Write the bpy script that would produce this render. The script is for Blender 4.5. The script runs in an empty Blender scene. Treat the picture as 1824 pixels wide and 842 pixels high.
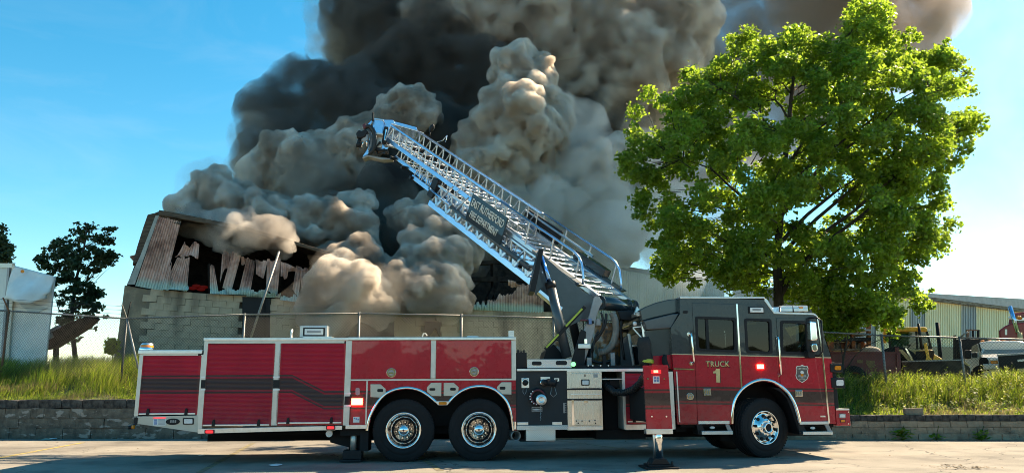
import bpy, bmesh, math, random
import numpy as np
from mathutils import Vector, Matrix, noise, Quaternion
R = math.radians
random.seed(7)
rng = np.random.default_rng(7)
SC = bpy.context.scene
COL = SC.collection

# ------------------------------------------------------------ camera, sky, sun
W_PX, H_PX = 1824.0, 842.0
F_PX = 1336.6
PITCH, ROLL, CAM_H = 0.199796, -0.0056815, 1.2436
cam_d = bpy.data.cameras.new('camera')
cam = bpy.data.objects.new('camera', cam_d)
COL.objects.link(cam)
cr, sr, cp, sp = math.cos(ROLL), math.sin(ROLL), math.cos(PITCH), math.sin(PITCH)
FW = Vector((0, cp, sp)); UP0 = Vector((0, -sp, cp)); RT0 = Vector((1, 0, 0))
RT = RT0 * cr + UP0 * sr; UP = UP0 * cr - RT0 * sr
CAM = Vector((0, 0, CAM_H))
cam.matrix_world = Matrix(((RT.x, UP.x, -FW.x, 0), (RT.y, UP.y, -FW.y, 0), (RT.z, UP.z, -FW.z, CAM_H), (0, 0, 0, 1)))
cam_d.sensor_width = 36.0
cam_d.lens = 36.0 * F_PX / W_PX
cam_d.clip_end = 6000
SC.camera = cam

SUN = Vector((0.91, 0.68, 1.0)).normalized()
world = bpy.data.worlds.new('World'); SC.world = world; world.use_nodes = True
wn = world.node_tree.nodes; wl = world.node_tree.links
bg = wn['Background']
sky = wn.new('ShaderNodeTexSky'); sky.sky_type = 'NISHITA'; sky.sun_disc = False
sky.sun_elevation = math.asin(SUN.z); sky.sun_rotation = math.atan2(SUN.x, SUN.y)
sky.air_density = 1.0; sky.dust_density = 0.2; sky.ozone_density = 3.0; sky.altitude = 0
hs = wn.new('ShaderNodeHueSaturation'); hs.inputs['Hue'].default_value = 0.485; hs.inputs['Saturation'].default_value = 1.42; hs.inputs['Value'].default_value = .84
wl.new(sky.outputs[0], hs.inputs['Color'])
tcw = wn.new('ShaderNodeTexCoord'); mpw = wn.new('ShaderNodeMapping'); mpw.inputs['Scale'].default_value = (1.6, 1.6, 5.5); wl.new(tcw.outputs['Generated'], mpw.inputs[0])
nzw = wn.new('ShaderNodeTexNoise'); nzw.inputs['Scale'].default_value = 2.4; nzw.inputs['Detail'].default_value = 7; nzw.inputs['Roughness'].default_value = .58; nzw.inputs['Distortion'].default_value = .8; wl.new(mpw.outputs[0], nzw.inputs['Vector'])
mrw = wn.new('ShaderNodeMapRange'); wl.new(nzw.outputs[0], mrw.inputs[0]); mrw.inputs[1].default_value = .47; mrw.inputs[2].default_value = .78; mrw.inputs[3].default_value = 0; mrw.inputs[4].default_value = .05
mxw = wn.new('ShaderNodeMix'); mxw.data_type = 'RGBA'; wl.new(mrw.outputs[0], mxw.inputs[0]); wl.new(hs.outputs[0], mxw.inputs[6]); mxw.inputs[7].default_value = (5.2, 5.3, 5.4, 1)
wl.new(mxw.outputs[2], bg.inputs[0])
bg.inputs[1].default_value = 0.092
sun_d = bpy.data.lights.new('sun', 'SUN'); sun_d.energy = 4.1; sun_d.angle = R(0.5); sun_d.color = (1, 0.90, 0.76)
sun = bpy.data.objects.new('sun', sun_d); COL.objects.link(sun)
sun.rotation_euler = SUN.to_track_quat('Z', 'Y').to_euler(); sun.location = (20, 10, 30)
SC.view_settings.view_transform = 'Standard'; SC.view_settings.look = 'None'
SC.view_settings.exposure = 1.80; SC.view_settings.gamma = 1
SC.view_settings.use_white_balance = True; SC.view_settings.white_balance_temperature = 8200; SC.view_settings.white_balance_tint = 10
SC.cycles.volume_step_rate = 0.1; SC.cycles.volume_max_steps = 1024
SC.render.filter_size = 1.0; SC.cycles.filter_width = 0.95
SC.cycles.use_denoising = True
SC.cycles.max_bounces = 10; SC.cycles.volume_bounces = 4; SC.cycles.transparent_max_bounces = 12
SC.cycles.use_adaptive_sampling = True; SC.cycles.adaptive_threshold = 0.02
# ------------------------------------------------------------ helpers
def pix_ray(px, py):
    return FW + RT * ((px - W_PX / 2) / F_PX) - UP * ((py - H_PX / 2) / F_PX)
def at(px, py, y):
    """point of the place seen at a photograph pixel, at depth y (metres north of the camera)"""
    d = pix_ray(px, py)
    return CAM + d * (y / d.y)
def on_ground(px, py, z=0.0):
    d = pix_ray(px, py)
    return CAM + d * ((z - CAM_H) / d.z)

def mat(name):
    m = bpy.data.materials.new(name); m.use_nodes = True
    nt = m.node_tree
    return m, nt, nt.nodes, nt.links, nt.nodes['Principled BSDF']
def setp(b, **k):
    names = dict(base='Base Color', rough='Roughness', metal='Metallic', spec='Specular IOR Level', coat='Coat Weight', coatr='Coat Roughness', em='Emission Color', ems='Emission Strength', trans='Transmission Weight', alpha='Alpha', ior='IOR')
    for a, v in k.items():
        if a in ('base', 'em') and len(v) == 3: v = (*v, 1)
        b.inputs[names[a]].default_value = v
def simple(name, base, rough=0.5, metal=0.0, coat=0.0, var=0.0, scale=3.0, bump=0.0, bscale=60.0, em=None, ems=0.0, spec=0.5):
    """plain material with some soft variation of its own colour and fine relief"""
    m, nt, N, L, b = mat(name)
    setp(b, base=base, rough=rough, metal=metal, coat=coat, spec=spec)
    if em: setp(b, em=em, ems=ems)
    if var or bump:
        tc = N.new('ShaderNodeTexCoord')
    if var:
        n = N.new('ShaderNodeTexNoise'); n.inputs['Scale'].default_value = scale; n.inputs['Detail'].default_value = 6
        n.inputs['Roughness'].default_value = 0.65
        L.new(tc.outputs['Object'], n.inputs['Vector'])
        r = N.new('ShaderNodeValToRGB'); r.color_ramp.elements[0].position = 0.3; r.color_ramp.elements[1].position = 0.7
        r.color_ramp.elements[0].color = (*[c * (1 - var) for c in base], 1)
        r.color_ramp.elements[1].color = (*[min(1, c * (1 + var)) for c in base], 1)
        L.new(n.outputs[0], r.inputs[0]); L.new(r.outputs[0], b.inputs['Base Color'])
        mr = N.new('ShaderNodeMapRange'); mr.inputs[3].default_value = max(0.02, rough - 0.12); mr.inputs[4].default_value = min(1, rough + 0.12)
        L.new(n.outputs[0], mr.inputs[0]); L.new(mr.outputs[0], b.inputs['Roughness'])
    if bump:
        n2 = N.new('ShaderNodeTexNoise'); n2.inputs['Scale'].default_value = bscale; n2.inputs['Detail'].default_value = 5
        L.new(tc.outputs['Object'], n2.inputs['Vector'])
        bp = N.new('ShaderNodeBump'); bp.inputs['Strength'].default_value = bump; bp.inputs['Distance'].default_value = 0.02
        L.new(n2.outputs[0], bp.inputs['Height']); L.new(bp.outputs[0], b.inputs['Normal'])
    return m

class MB:
    """collects shapes, builds ONE mesh object"""
    def __init__(s): s.v = []; s.f = []; s.mi = []; s.sm = []
    def add(s, vs, fs, m=0, smooth=False):
        o = len(s.v); s.v += [tuple(v) for v in vs]
        for f in fs: s.f.append(tuple(i + o for i in f)); s.mi.append(m); s.sm.append(smooth)
        return s
    def box(s, x0, x1, y0, y1, z0, z1, m=0):
        x0, x1 = min(x0, x1), max(x0, x1); y0, y1 = min(y0, y1), max(y0, y1); z0, z1 = min(z0, z1), max(z0, z1)
        v = [(x0, y0, z0), (x1, y0, z0), (x1, y1, z0), (x0, y1, z0), (x0, y0, z1), (x1, y0, z1), (x1, y1, z1), (x0, y1, z1)]
        return s.add(v, [(0, 3, 2, 1), (4, 5, 6, 7), (0, 1, 5, 4), (1, 2, 6, 5), (2, 3, 7, 6), (3, 0, 4, 7)], m)
    def prism(s, poly, y0, y1, m=0, axis='y', smooth=False):
        """polygon given in (x,z) pushed along y (or (x,y) along z, (y,z) along x)"""
        n = len(poly)
        if axis == 'y': a = [(p[0], y0, p[1]) for p in poly]; b = [(p[0], y1, p[1]) for p in poly]
        elif axis == 'z': a = [(p[0], p[1], y0) for p in poly]; b = [(p[0], p[1], y1) for p in poly]
        else: a = [(y0, p[0], p[1]) for p in poly]; b = [(y1, p[0], p[1]) for p in poly]
        s.add(a + b, [tuple(range(n)), tuple(range(2 * n - 1, n - 1, -1))], m)
        o = len(s.v) - 2 * n
        for i in range(n):
            j = (i + 1) % n
            s.f.append((o + i, o + i + n, o + j + n, o + j)); s.mi.append(m); s.sm.append(smooth)
        return s
    def cyl(s, p0, p1, r, n=12, r1=None, m=0, caps=True, smooth=True):
        p0 = Vector(p0); p1 = Vector(p1); r1 = r if r1 is None else r1
        d = (p1 - p0)
        if d.length < 1e-6: return s
        d.normalize(); a = d.orthogonal().normalized(); b = d.cross(a)
        vs = []
        for p, rr in ((p0, r), (p1, r1)):
            for i in range(n):
                t = 2 * math.pi * i / n
                vs.append(p + a * (rr * math.cos(t)) + b * (rr * math.sin(t)))
        s.add(vs, [(i, (i + 1) % n, n + (i + 1) % n, n + i) for i in range(n)], m, smooth)
        if caps: 
            o = len(s.v) - 2 * n
            s.f += [tuple(o + i for i in range(n - 1, -1, -1)), tuple(o + n + i for i in range(n))]; s.mi += [m, m]; s.sm += [False, False]
        return s
    def tube(s, pts, r, n=8, m=0, radii=None, caps=True):
        pts = [Vector(p) for p in pts]; k = len(pts); vs = []
        t0 = (pts[1] - pts[0]).normalized(); a = t0.orthogonal().normalized()
        for i, p in enumerate(pts):
            t = (pts[min(i + 1, k - 1)] - pts[max(i - 1, 0)]).normalized()
            a = (a - t * a.dot(t))
            a = a.normalized() if a.length > 1e-6 else t.orthogonal().normalized()
            b = t.cross(a); rr = radii[i] if radii else r
            for j in range(n):
                q = 2 * math.pi * j / n; vs.append(p + a * (rr * math.cos(q)) + b * (rr * math.sin(q)))
        fs = [(i * n + j, i * n + (j + 1) % n, (i + 1) * n + (j + 1) % n, (i + 1) * n + j) for i in range(k - 1) for j in range(n)]
        s.add(vs, fs, m, True)
        if caps:
            o = len(s.v) - k * n
            s.f += [tuple(o + i for i in range(n - 1, -1, -1)), tuple(o + (k - 1) * n + i for i in range(n))]; s.mi += [m, m]; s.sm += [False, False]
        return s
    def bar(s, p0, p1, w, h, up=(0, 0, 1), m=0):
        """rectangular bar"""
        p0 = Vector(p0); p1 = Vector(p1); d = (p1 - p0).normalized(); up = Vector(up)
        a = d.cross(up)
        a = a.normalized() if a.length > 1e-5 else d.orthogonal().normalized()
        b = a.cross(d).normalized()
        vs = [p + a * (i * w / 2) + b * (j * h / 2) for p in (p0, p1) for i, j in ((-1, -1), (1, -1), (1, 1), (-1, 1))]
        return s.add(vs, [(3, 2, 1, 0), (4, 5, 6, 7), (0, 1, 5, 4), (1, 2, 6, 5), (2, 3, 7, 6), (3, 0, 4, 7)], m)
    def lathe(s, prof, c=(0, 0, 0), axis=(0, -1, 0), n=32, m=0, smooth=True):
        """prof = [(r, along axis)]"""
        c = Vector(c); ax = Vector(axis).normalized(); a = ax.orthogonal().normalized(); b = ax.cross(a); k = len(prof); vs = []
        for r, h in prof:
            for j in range(n):
                q = 2 * math.pi * j / n; vs.append(c + ax * h + a * (r * math.cos(q)) + b * (r * math.sin(q)))
        return s.add(vs, [(i * n + j, i * n + (j + 1) % n, (i + 1) * n + (j + 1) % n, (i + 1) * n + j) for i in range(k - 1) for j in range(n)], m, smooth)
    def sphere(s, c, r, n=12, k=8, m=0, sc=(1, 1, 1)):
        c = Vector(c); vs = [c + Vector((0, 0, -r * sc[2]))]
        for i in range(1, k):
            p = -math.pi / 2 + math.pi * i / k
            for j in range(n):
                t = 2 * math.pi * j / n
                vs.append(c + Vector((r * sc[0] * math.cos(p) * math.cos(t), r * sc[1] * math.cos(p) * math.sin(t), r * sc[2] * math.sin(p))))
        vs.append(c + Vector((0, 0, r * sc[2])))
        fs = [(0, 1 + (j + 1) % n, 1 + j) for j in range(n)]
        for i in range(k - 2):
            for j in range(n):
                a = 1 + i * n; fs.append((a + j, a + (j + 1) % n, a + n + (j + 1) % n, a + n + j))
        a = 1 + (k - 2) * n; fs += [(a + j, a + (j + 1) % n, len(vs) - 1) for j in range(n)]
        return s.add(vs, fs, m, True)
    def mesh(s, name, mats):
        me = bpy.data.meshes.new(name); me.from_pydata([tuple(v) for v in s.v], [], s.f)
        for m in (mats if isinstance(mats, (list, tuple)) else [mats]): me.materials.append(m)
        me.polygons.foreach_set('material_index', s.mi); me.polygons.foreach_set('use_smooth', s.sm)
        me.update()
        return me
    def build(s, name, mats, parent=None, bevel=0.0, seg=2):
        o = bpy.data.objects.new(name, s.mesh(name, mats)); COL.objects.link(o)
        if parent is not None: o.parent = parent
        if bevel:
            md = o.modifiers.new('bevel', 'BEVEL'); md.width = bevel; md.segments = seg; md.limit_method = 'ANGLE'; md.angle_limit = R(40)
        return o
def tag(o, label=None, cat=None, group=None, kind=None):
    if label: o['label'] = label
    if cat: o['category'] = cat
    if group: o['group'] = group
    if kind: o['kind'] = kind
    return o
def empty(name, loc=(0, 0, 0), rz=0.0, label=None, cat=None, group=None):
    o = bpy.data.objects.new(name, None); COL.objects.link(o); o.location = loc; o.rotation_euler = (0, 0, rz)
    return tag(o, label, cat, group)
def inst(name, me, parent=None, loc=(0, 0, 0), rot=(0, 0, 0), scale=(1, 1, 1)):
    o = bpy.data.objects.new(name, me); COL.objects.link(o)
    if parent is not None: o.parent = parent
    o.location = loc; o.rotation_euler = rot; o.scale = scale
    return o
def np_mesh(name, V, F, mats, smooth=False, mi=None):
    """mesh from numpy arrays, F is (n,3) or (n,4)"""
    me = bpy.data.meshes.new(name); k = F.shape[1]
    me.vertices.add(len(V)); me.vertices.foreach_set('co', np.asarray(V, np.float32).ravel())
    me.loops.add(F.size); me.loops.foreach_set('vertex_index', np.asarray(F, np.int32).ravel())
    me.polygons.add(len(F)); me.polygons.foreach_set('loop_start', np.arange(len(F), dtype=np.int32) * k)
    me.update(calc_edges=True)
    for m in (mats if isinstance(mats, (list, tuple)) else [mats]): me.materials.append(m)
    if mi is not None: me.polygons.foreach_set('material_index', np.asarray(mi, np.int32))
    me.polygons.foreach_set('use_smooth', np.full(len(F), smooth))
    me.validate(); me.update()
    return me
# ------------------------------------------------------------ materials of the truck
TRUCK_Y, TRUCK_A = 13.70014, 0.0645404
TU = Vector((math.cos(TRUCK_A), math.sin(TRUCK_A), 0)); TV = Vector((-math.sin(TRUCK_A), math.cos(TRUCK_A), 0)); TO = Vector((0, TRUCK_Y, 0))
def T(px, py, v=0.0):
    """truck coordinates (along, up) of a photograph pixel on the plane v metres behind the near side"""
    d = pix_ray(px, py); s = ((TO - CAM).dot(TV) + v) / d.dot(TV); X = CAM + d * s
    return (X - TO).dot(TU), X.z
def node_math(N, L, op, a, b=None, c=None):
    n = N.new('ShaderNodeMath'); n.operation = op
    for i, x in enumerate((a, b, c)):
        if x is None: continue
        if isinstance(x, (int, float)): n.inputs[i].default_value = x
        else: L.new(x, n.inputs[i])
    return n.outputs[0]
def maprange(N, L, x, a, b, c, d):
    n = N.new('ShaderNodeMapRange'); L.new(x, n.inputs[0])
    for i, q in enumerate((a, b, c, d)): n.inputs[1 + i].default_value = q
    return n.outputs[0]
def mixc(N, L, f, a, b):
    n = N.new('ShaderNodeMix'); n.data_type = 'RGBA'
    if isinstance(f, (int, float)): n.inputs[0].default_value = f
    else: L.new(f, n.inputs[0])
    for i, x in ((6, a), (7, b)):
        if isinstance(x, (tuple, list)): n.inputs[i].default_value = (*x[:3], 1)
        else: L.new(x, n.inputs[i])
    return n.outputs[2]
def paint(name, red, stripe=(0.040, 0.030, 0.026), rough=0.25, coat=0.55, cab=False, dirt=0.25):
    """red vehicle paint carrying the printed dark stripe; the cab's is grey above the belt line. Object space is truck space"""
    m, nt, N, L, b = mat(name)
    tc = N.new('ShaderNodeTexCoord'); sx = N.new('ShaderNodeSeparateXYZ'); L.new(tc.outputs['Object'], sx.inputs[0])
    u, w = sx.outputs[0], sx.outputs[2]
    u1, wa = T(520, 683); u2, wb = T(577, 712)
    if cab: cen = maprange(N, L, u, T(1205, 703)[0], T(1469, 707)[0], T(1205, 703)[1], T(1469, 707)[1])
    else:
        cen = maprange(N, L, u, u1, u2, wa, wb)
    dist = node_math(N, L, 'ABSOLUTE', node_math(N, L, 'SUBTRACT', w, cen))
    band = node_math(N, L, 'LESS_THAN', dist, 0.098)
    thin = node_math(N, L, 'LESS_THAN', node_math(N, L, 'ABSOLUTE', node_math(N, L, 'SUBTRACT', dist, 0.143)), 0.014)
    halo = node_math(N, L, 'MULTIPLY', node_math(N, L, 'LESS_THAN', dist, 0.157), 0.35)
    n = N.new('ShaderNodeTexNoise'); n.inputs['Scale'].default_value = 2.2; n.inputs['Detail'].default_value = 7; L.new(tc.outputs['Object'], n.inputs['Vector'])
    col = mixc(N, L, maprange(N, L, n.outputs[0], .35, .7, 0, 1), [c * (1 - dirt * .5) for c in red], [c * (1 + dirt * .3) for c in red])
    col = mixc(N, L, halo, col, stripe)
    col = mixc(N, L, node_math(N, L, 'MULTIPLY', node_math(N, L, 'MAXIMUM', band, thin), 0.93), col, stripe)
    if cab:
        ub, wbl = T(1197, 630); uc, wc = T(1480, 636.5)
        belt = maprange(N, L, u, ub, uc, wbl, wc)
        up = node_math(N, L, 'GREATER_THAN', w, belt)
        col = mixc(N, L, up, col, (0.030, 0.038, 0.041))
        gold = node_math(N, L, 'LESS_THAN', node_math(N, L, 'ABSOLUTE', node_math(N, L, 'SUBTRACT', w, belt)), 0.009)
        col = mixc(N, L, gold, col, (0.55, 0.45, 0.28))
    # road dust thickens towards the sills
    n2 = N.new('ShaderNodeTexNoise'); n2.inputs['Scale'].default_value = 9; n2.inputs['Detail'].default_value = 8; L.new(tc.outputs['Object'], n2.inputs['Vector'])
    dd = node_math(N, L, 'MULTIPLY', maprange(N, L, w, 1.1, 0.45, 0, 1), maprange(N, L, n2.outputs[0], .4, .75, 0, .30))
    col = mixc(N, L, dd, col, (0.20, 0.17, 0.14))
    L.new(col, b.inputs['Base Color'])
    rr = N.new('ShaderNodeMapRange'); L.new(n2.outputs[0], rr.inputs[0]); rr.inputs[3].default_value = rough - .06; rr.inputs[4].default_value = rough + .12
    L.new(rr.outputs[0], b.inputs['Roughness'])
    wv = N.new('ShaderNodeTexNoise'); wv.inputs['Scale'].default_value = 2.6; wv.inputs['Detail'].default_value = 2; L.new(tc.outputs['Object'], wv.inputs['Vector'])
    bp = N.new('ShaderNodeBump'); bp.inputs['Strength'].default_value = .10; bp.inputs['Distance'].default_value = .05; L.new(wv.outputs[0], bp.inputs['Height']); L.new(bp.outputs[0], b.inputs['Coat Normal'])
    setp(b, coat=coat, coatr=0.03, spec=.3)
    return m
M = {}
RED = (0.47, 0.006, 0.022)
M['red'] = paint('red_paint', RED)
M['shutter'] = paint('red_shutter', (0.42, 0.006, 0.022), rough=0.33, coat=0.25)
M['cab'] = paint('cab_paint', RED, cab=True)
M['grey'] = simple('grey_paint', (0.030, 0.038, 0.041), 0.22, coat=0.6, var=.15)
M['alu'] = simple('aluminium', (0.72, 0.71, 0.69), 0.33, 1.0, var=.12, scale=8)
M['satin'] = simple('satin_frame', (0.62, 0.585, 0.53), 0.42, 0.75, var=.10, scale=5)
M['cream'] = simple('cream_panel', (0.55, 0.50, 0.42), 0.45, 0.35, var=.08, scale=4)
M['chrome'] = simple('chrome', (0.83, 0.83, 0.83), 0.06, 1.0)
M['rim'] = simple('polished_aluminium_rim', (0.86, 0.84, 0.81), 0.17, 1.0, var=.06)
M['black'] = simple('black_paint', (0.014, 0.015, 0.017), 0.45, spec=.22, var=.2)
M['blackpanel'] = simple('black_textured_panel', (0.012, 0.016, 0.019), 0.6, var=.2, bump=.25, bscale=220)
M['dark'] = simple('dark_chassis', (0.010, 0.010, 0.011), 0.7, spec=.22, var=.3, scale=8)
M['rubber'] = simple('rubber', (0.013, 0.013, 0.014), 0.72, spec=.22, var=.35, scale=6, bump=.15, bscale=90)
M['greymetal'] = simple('dull_grey_metal', (0.30, 0.30, 0.30), 0.5, .6, var=.2)
M['pump_red'] = simple('dark_red_fitting', (0.10, 0.01, 0.02), 0.4, var=.2)
M['yellow'] = simple('yellow_webbing', (0.55, 0.42, 0.03), 0.7, var=.3)
M['gold'] = simple('gold_leaf', (0.62, 0.47, 0.22), 0.35, .3, var=.12, scale=30)
M['white'] = simple('white_print', (0.72, 0.72, 0.70), 0.5, var=.08)
M['blueprint'] = simple('blue_print', (0.12, 0.22, 0.42), 0.5, var=.3)
M['amber'] = simple('amber_lens', (0.75, 0.22, 0.01), 0.15, coat=.6, var=.15, scale=60)
M['redlens'] = simple('red_lens', (0.55, 0.01, 0.02), 0.15, coat=.6, em=(1, .03, .05), ems=.35)
M['redlit'] = simple('lit_red_lamp', (0.9, 0.05, 0.04), 0.3, em=(1, .04, .03), ems=9.0)
M['redcore'] = simple('lit_lamp_core', (1, .8, .7), 0.3, em=(1, .62, .50), ems=9.0)
M['clear'] = simple('clear_lens', (0.70, 0.70, 0.68), 0.12, coat=.8, var=.15, scale=60)
M['pink'] = simple('pink_lens', (0.55, 0.28, 0.30), 0.15, coat=.8, var=.15, scale=60)
M['hose'] = simple('black_hose', (0.012, 0.012, 0.013), 0.5, var=.2)
M['fabric'] = simple('black_fabric', (0.025, 0.023, 0.021), 0.85, var=.3, scale=12, bump=.4, bscale=40)
M['lime'] = simple('lime_reflective_band', (0.42, 0.50, 0.06), 0.45, var=.15)
M['green'] = simple('green_lamp', (0.05, 0.7, 0.15), 0.2, em=(.1, 1, .3), ems=.8)
M['ladder'] = simple('ladder_aluminium', (0.54, 0.58, 0.62), 0.32, .85, var=.10, scale=6)
M['laddersky'] = simple('sky_tinted_ladder_rail', (0.44, 0.57, 0.72), 0.22, 1.0, var=.08, scale=4)  # blue put into the metal colour to stand for reflected sky
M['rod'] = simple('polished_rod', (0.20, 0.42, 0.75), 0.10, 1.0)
M['slate'] = simple('slate_grey_paint', (0.055, 0.066, 0.072), 0.35, coat=.3, var=.2, scale=4)
M['sign'] = simple('dark_teal_sign', (0.010, 0.032, 0.044), 0.35, coat=.3, var=.15)
M['tan_hose'] = simple('grey_corrugated_hose', (0.30, 0.27, 0.23), 0.6, var=.2)
def m_diamond():
    m, nt, N, L, b = mat('diamond_plate'); setp(b, base=(.66, .64, .60), rough=.32, metal=.95)
    tc = N.new('ShaderNodeTexCoord'); mp = N.new('ShaderNodeMapping'); mp.inputs['Rotation'].default_value = (0, R(45), 0); mp.inputs['Scale'].default_value = (38, 38, 38)
    L.new(tc.outputs['Object'], mp.inputs[0]); ch = N.new('ShaderNodeTexVoronoi'); ch.inputs['Scale'].default_value = 1.0; ch.inputs['Randomness'].default_value = 0.0
    L.new(mp.outputs[0], ch.inputs['Vector'])
    bp = N.new('ShaderNodeBump'); bp.inputs['Strength'].default_value = .9; bp.inputs['Distance'].default_value = .01; bp.invert = True
    L.new(ch.outputs['Distance'], bp.inputs['Height']); L.new(bp.outputs[0], b.inputs['Normal'])
    return m
M['diamond'] = m_diamond()
def m_brushed():
    m, nt, N, L, b = mat('brushed_stainless'); setp(b, base=(.60, .58, .54), rough=.24, metal=1.0)
    tc = N.new('ShaderNodeTexCoord'); mp = N.new('ShaderNodeMapping'); mp.inputs['Scale'].default_value = (60, 60, .8)
    L.new(tc.outputs['Object'], mp.inputs[0]); n = N.new('ShaderNodeTexNoise'); n.inputs['Scale'].default_value = 3; n.inputs['Detail'].default_value = 4
    L.new(mp.outputs[0], n.inputs['Vector'])
    L.new(maprange(N, L, n.outputs[0], .3, .7, .20, .34), b.inputs['Roughness'])
    n2 = N.new('ShaderNodeTexNoise'); n2.inputs['Scale'].default_value = 2.2; L.new(tc.outputs['Object'], n2.inputs['Vector'])
    bp = N.new('ShaderNodeBump'); bp.inputs['Strength'].default_value = .06; bp.inputs['Distance'].default_value = .05
    L.new(n2.outputs[0], bp.inputs['Height']); L.new(bp.outputs[0], b.inputs['Normal'])
    return m
M['stainless'] = m_brushed()
def m_rust():
    m, nt, N, L, b = mat('rusty_tank_paint')
    tc = N.new('ShaderNodeTexCoord'); n = N.new('ShaderNodeTexNoise'); n.inputs['Scale'].default_value = 7; n.inputs['Detail'].default_value = 9
    L.new(tc.outputs['Object'], n.inputs['Vector'])
    r = N.new('ShaderNodeValToRGB'); e = r.color_ramp.elements
    e[0].position = .38; e[0].color = (.42, .40, .36, 1); e[1].position = .62; e[1].color = (.05, .045, .04, 1)
    k = r.color_ramp.elements.new(.5); k.color = (.33, .13, .03, 1)
    L.new(n.outputs[0], r.inputs[0]); L.new(r.outputs[0], b.inputs['Base Color']); setp(b, rough=.6)
    return m
M['rust'] = m_rust()
def glass(name, tint, rough=0.0, alpha_mix=0.85, spec=.5):
    """window glass: a glossy coat over clear tinted glass"""
    m = bpy.data.materials.new(name); m.use_nodes = True; N = m.node_tree.nodes; L = m.node_tree.links
    N.remove(N['Principled BSDF'])
    tr = N.new('ShaderNodeBsdfTransparent'); tr.inputs[0].default_value = (*tint, 1)
    gl = N.new('ShaderNodeBsdfGlossy'); gl.inputs['Roughness'].default_value = 0.02; gl.inputs[0].default_value = (.9, .9, .9, 1)
    fr = N.new('ShaderNodeFresnel'); fr.inputs[0].default_value = 1.5
    mx = N.new('ShaderNodeMixShader'); L.new(fr.outputs[0], mx.inputs[0]); L.new(tr.outputs[0], mx.inputs[1]); L.new(gl.outputs[0], mx.inputs[2])
    L.new(mx.outputs[0], N['Material Output'].inputs[0])
    return m
M['glass'] = glass('clear_glass', (.72, .80, .76))
M['tint'] = glass('tinted_glass', (.05, .06, .06))
def rect(xl, yt, xr, yb, v=0.0):
    ym, xm = (yt + yb) / 2, (xl + xr) / 2
    return T(xl, ym, v)[0], T(xr, ym, v)[0], T(xm, yb, v)[1], T(xm, yt, v)[1]      # u0,u1,w0,w1
def pbox(mb, xl, yt, xr, yb, v0, v1, m=0):
    u0, u1, w0, w1 = rect(xl, yt, xr, yb, v0); return mb.box(u0, u1, v0, v1, w0, w1, m)
def part(name, px, v0, v1, m, parent=None, bevel=0.004, label=None):
    """box part from photograph pixels (left, top, right, bottom) on the plane v0, reaching back to v1"""
    o = pbox(MB(), *px, v0, v1).build(name, m, parent if parent is not None else truck, bevel)
    if label: o['label'] = label
    return o
def ppart(name, pts, v0, v1, m, parent=None, bevel=0.004, vp=None, label=None):
    """prism part from photograph pixels"""
    vp = v0 if vp is None else vp
    poly = [T(x, y, vp) for x, y in pts]
    a = sum(poly[i][0] * poly[(i + 1) % len(poly)][1] - poly[(i + 1) % len(poly)][0] * poly[i][1] for i in range(len(poly)))
    if a < 0: poly = poly[::-1]
    o = MB().prism(poly, v0, v1).build(name, m, parent if parent is not None else truck, bevel)
    if label: o['label'] = label
    return o
def apply_mods(o):
    ev = o.evaluated_get(bpy.context.evaluated_depsgraph_get()); me = bpy.data.meshes.new_from_object(ev)
    o.modifiers.clear(); o.data = me; return o
def cut(o, cutters):
    for c in cutters:
        md = o.modifiers.new('cut', 'BOOLEAN'); md.operation = 'DIFFERENCE'; md.solver = 'EXACT'; md.object = c
    apply_mods(o)
    for c in cutters: bpy.data.objects.remove(c)
    return o
def rounded(poly, r, n=4):
    out = []; k = len(poly)
    for i in range(k):
        p = Vector(poly[i]).to_2d() if len(poly[i]) == 2 else Vector(poly[i]); a = Vector(poly[i - 1]); b = Vector(poly[(i + 1) % k])
        da = (a - p); db = (b - p); rr = min(r, da.length * .45, db.length * .45)
        pa = p + da.normalized() * rr; pb = p + db.normalized() * rr
        for j in range(n + 1):
            t = j / n; q = pa * (1 - t) ** 2 + p * 2 * t * (1 - t) + pb * t * t; out.append((q.x, q.y))
    return out
def ccw(poly):
    a = sum(poly[i][0] * poly[(i + 1) % len(poly)][1] - poly[(i + 1) % len(poly)][0] * poly[i][1] for i in range(len(poly)))
    return poly if a > 0 else poly[::-1]
def pround(name, pts, r, v0, v1, m, parent=None, vp=None, bevel=0.0, n=4):
    vp = v0 if vp is None else vp
    poly = ccw(rounded([T(x, y, vp) for x, y in pts], r, n))
    return MB().prism(poly, v0, v1).build(name, m, parent if parent is not None else truck, bevel)
def q(xl, yt, xr, yb): return [(xl, yt), (xr, yt), (xr, yb), (xl, yb)]

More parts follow.
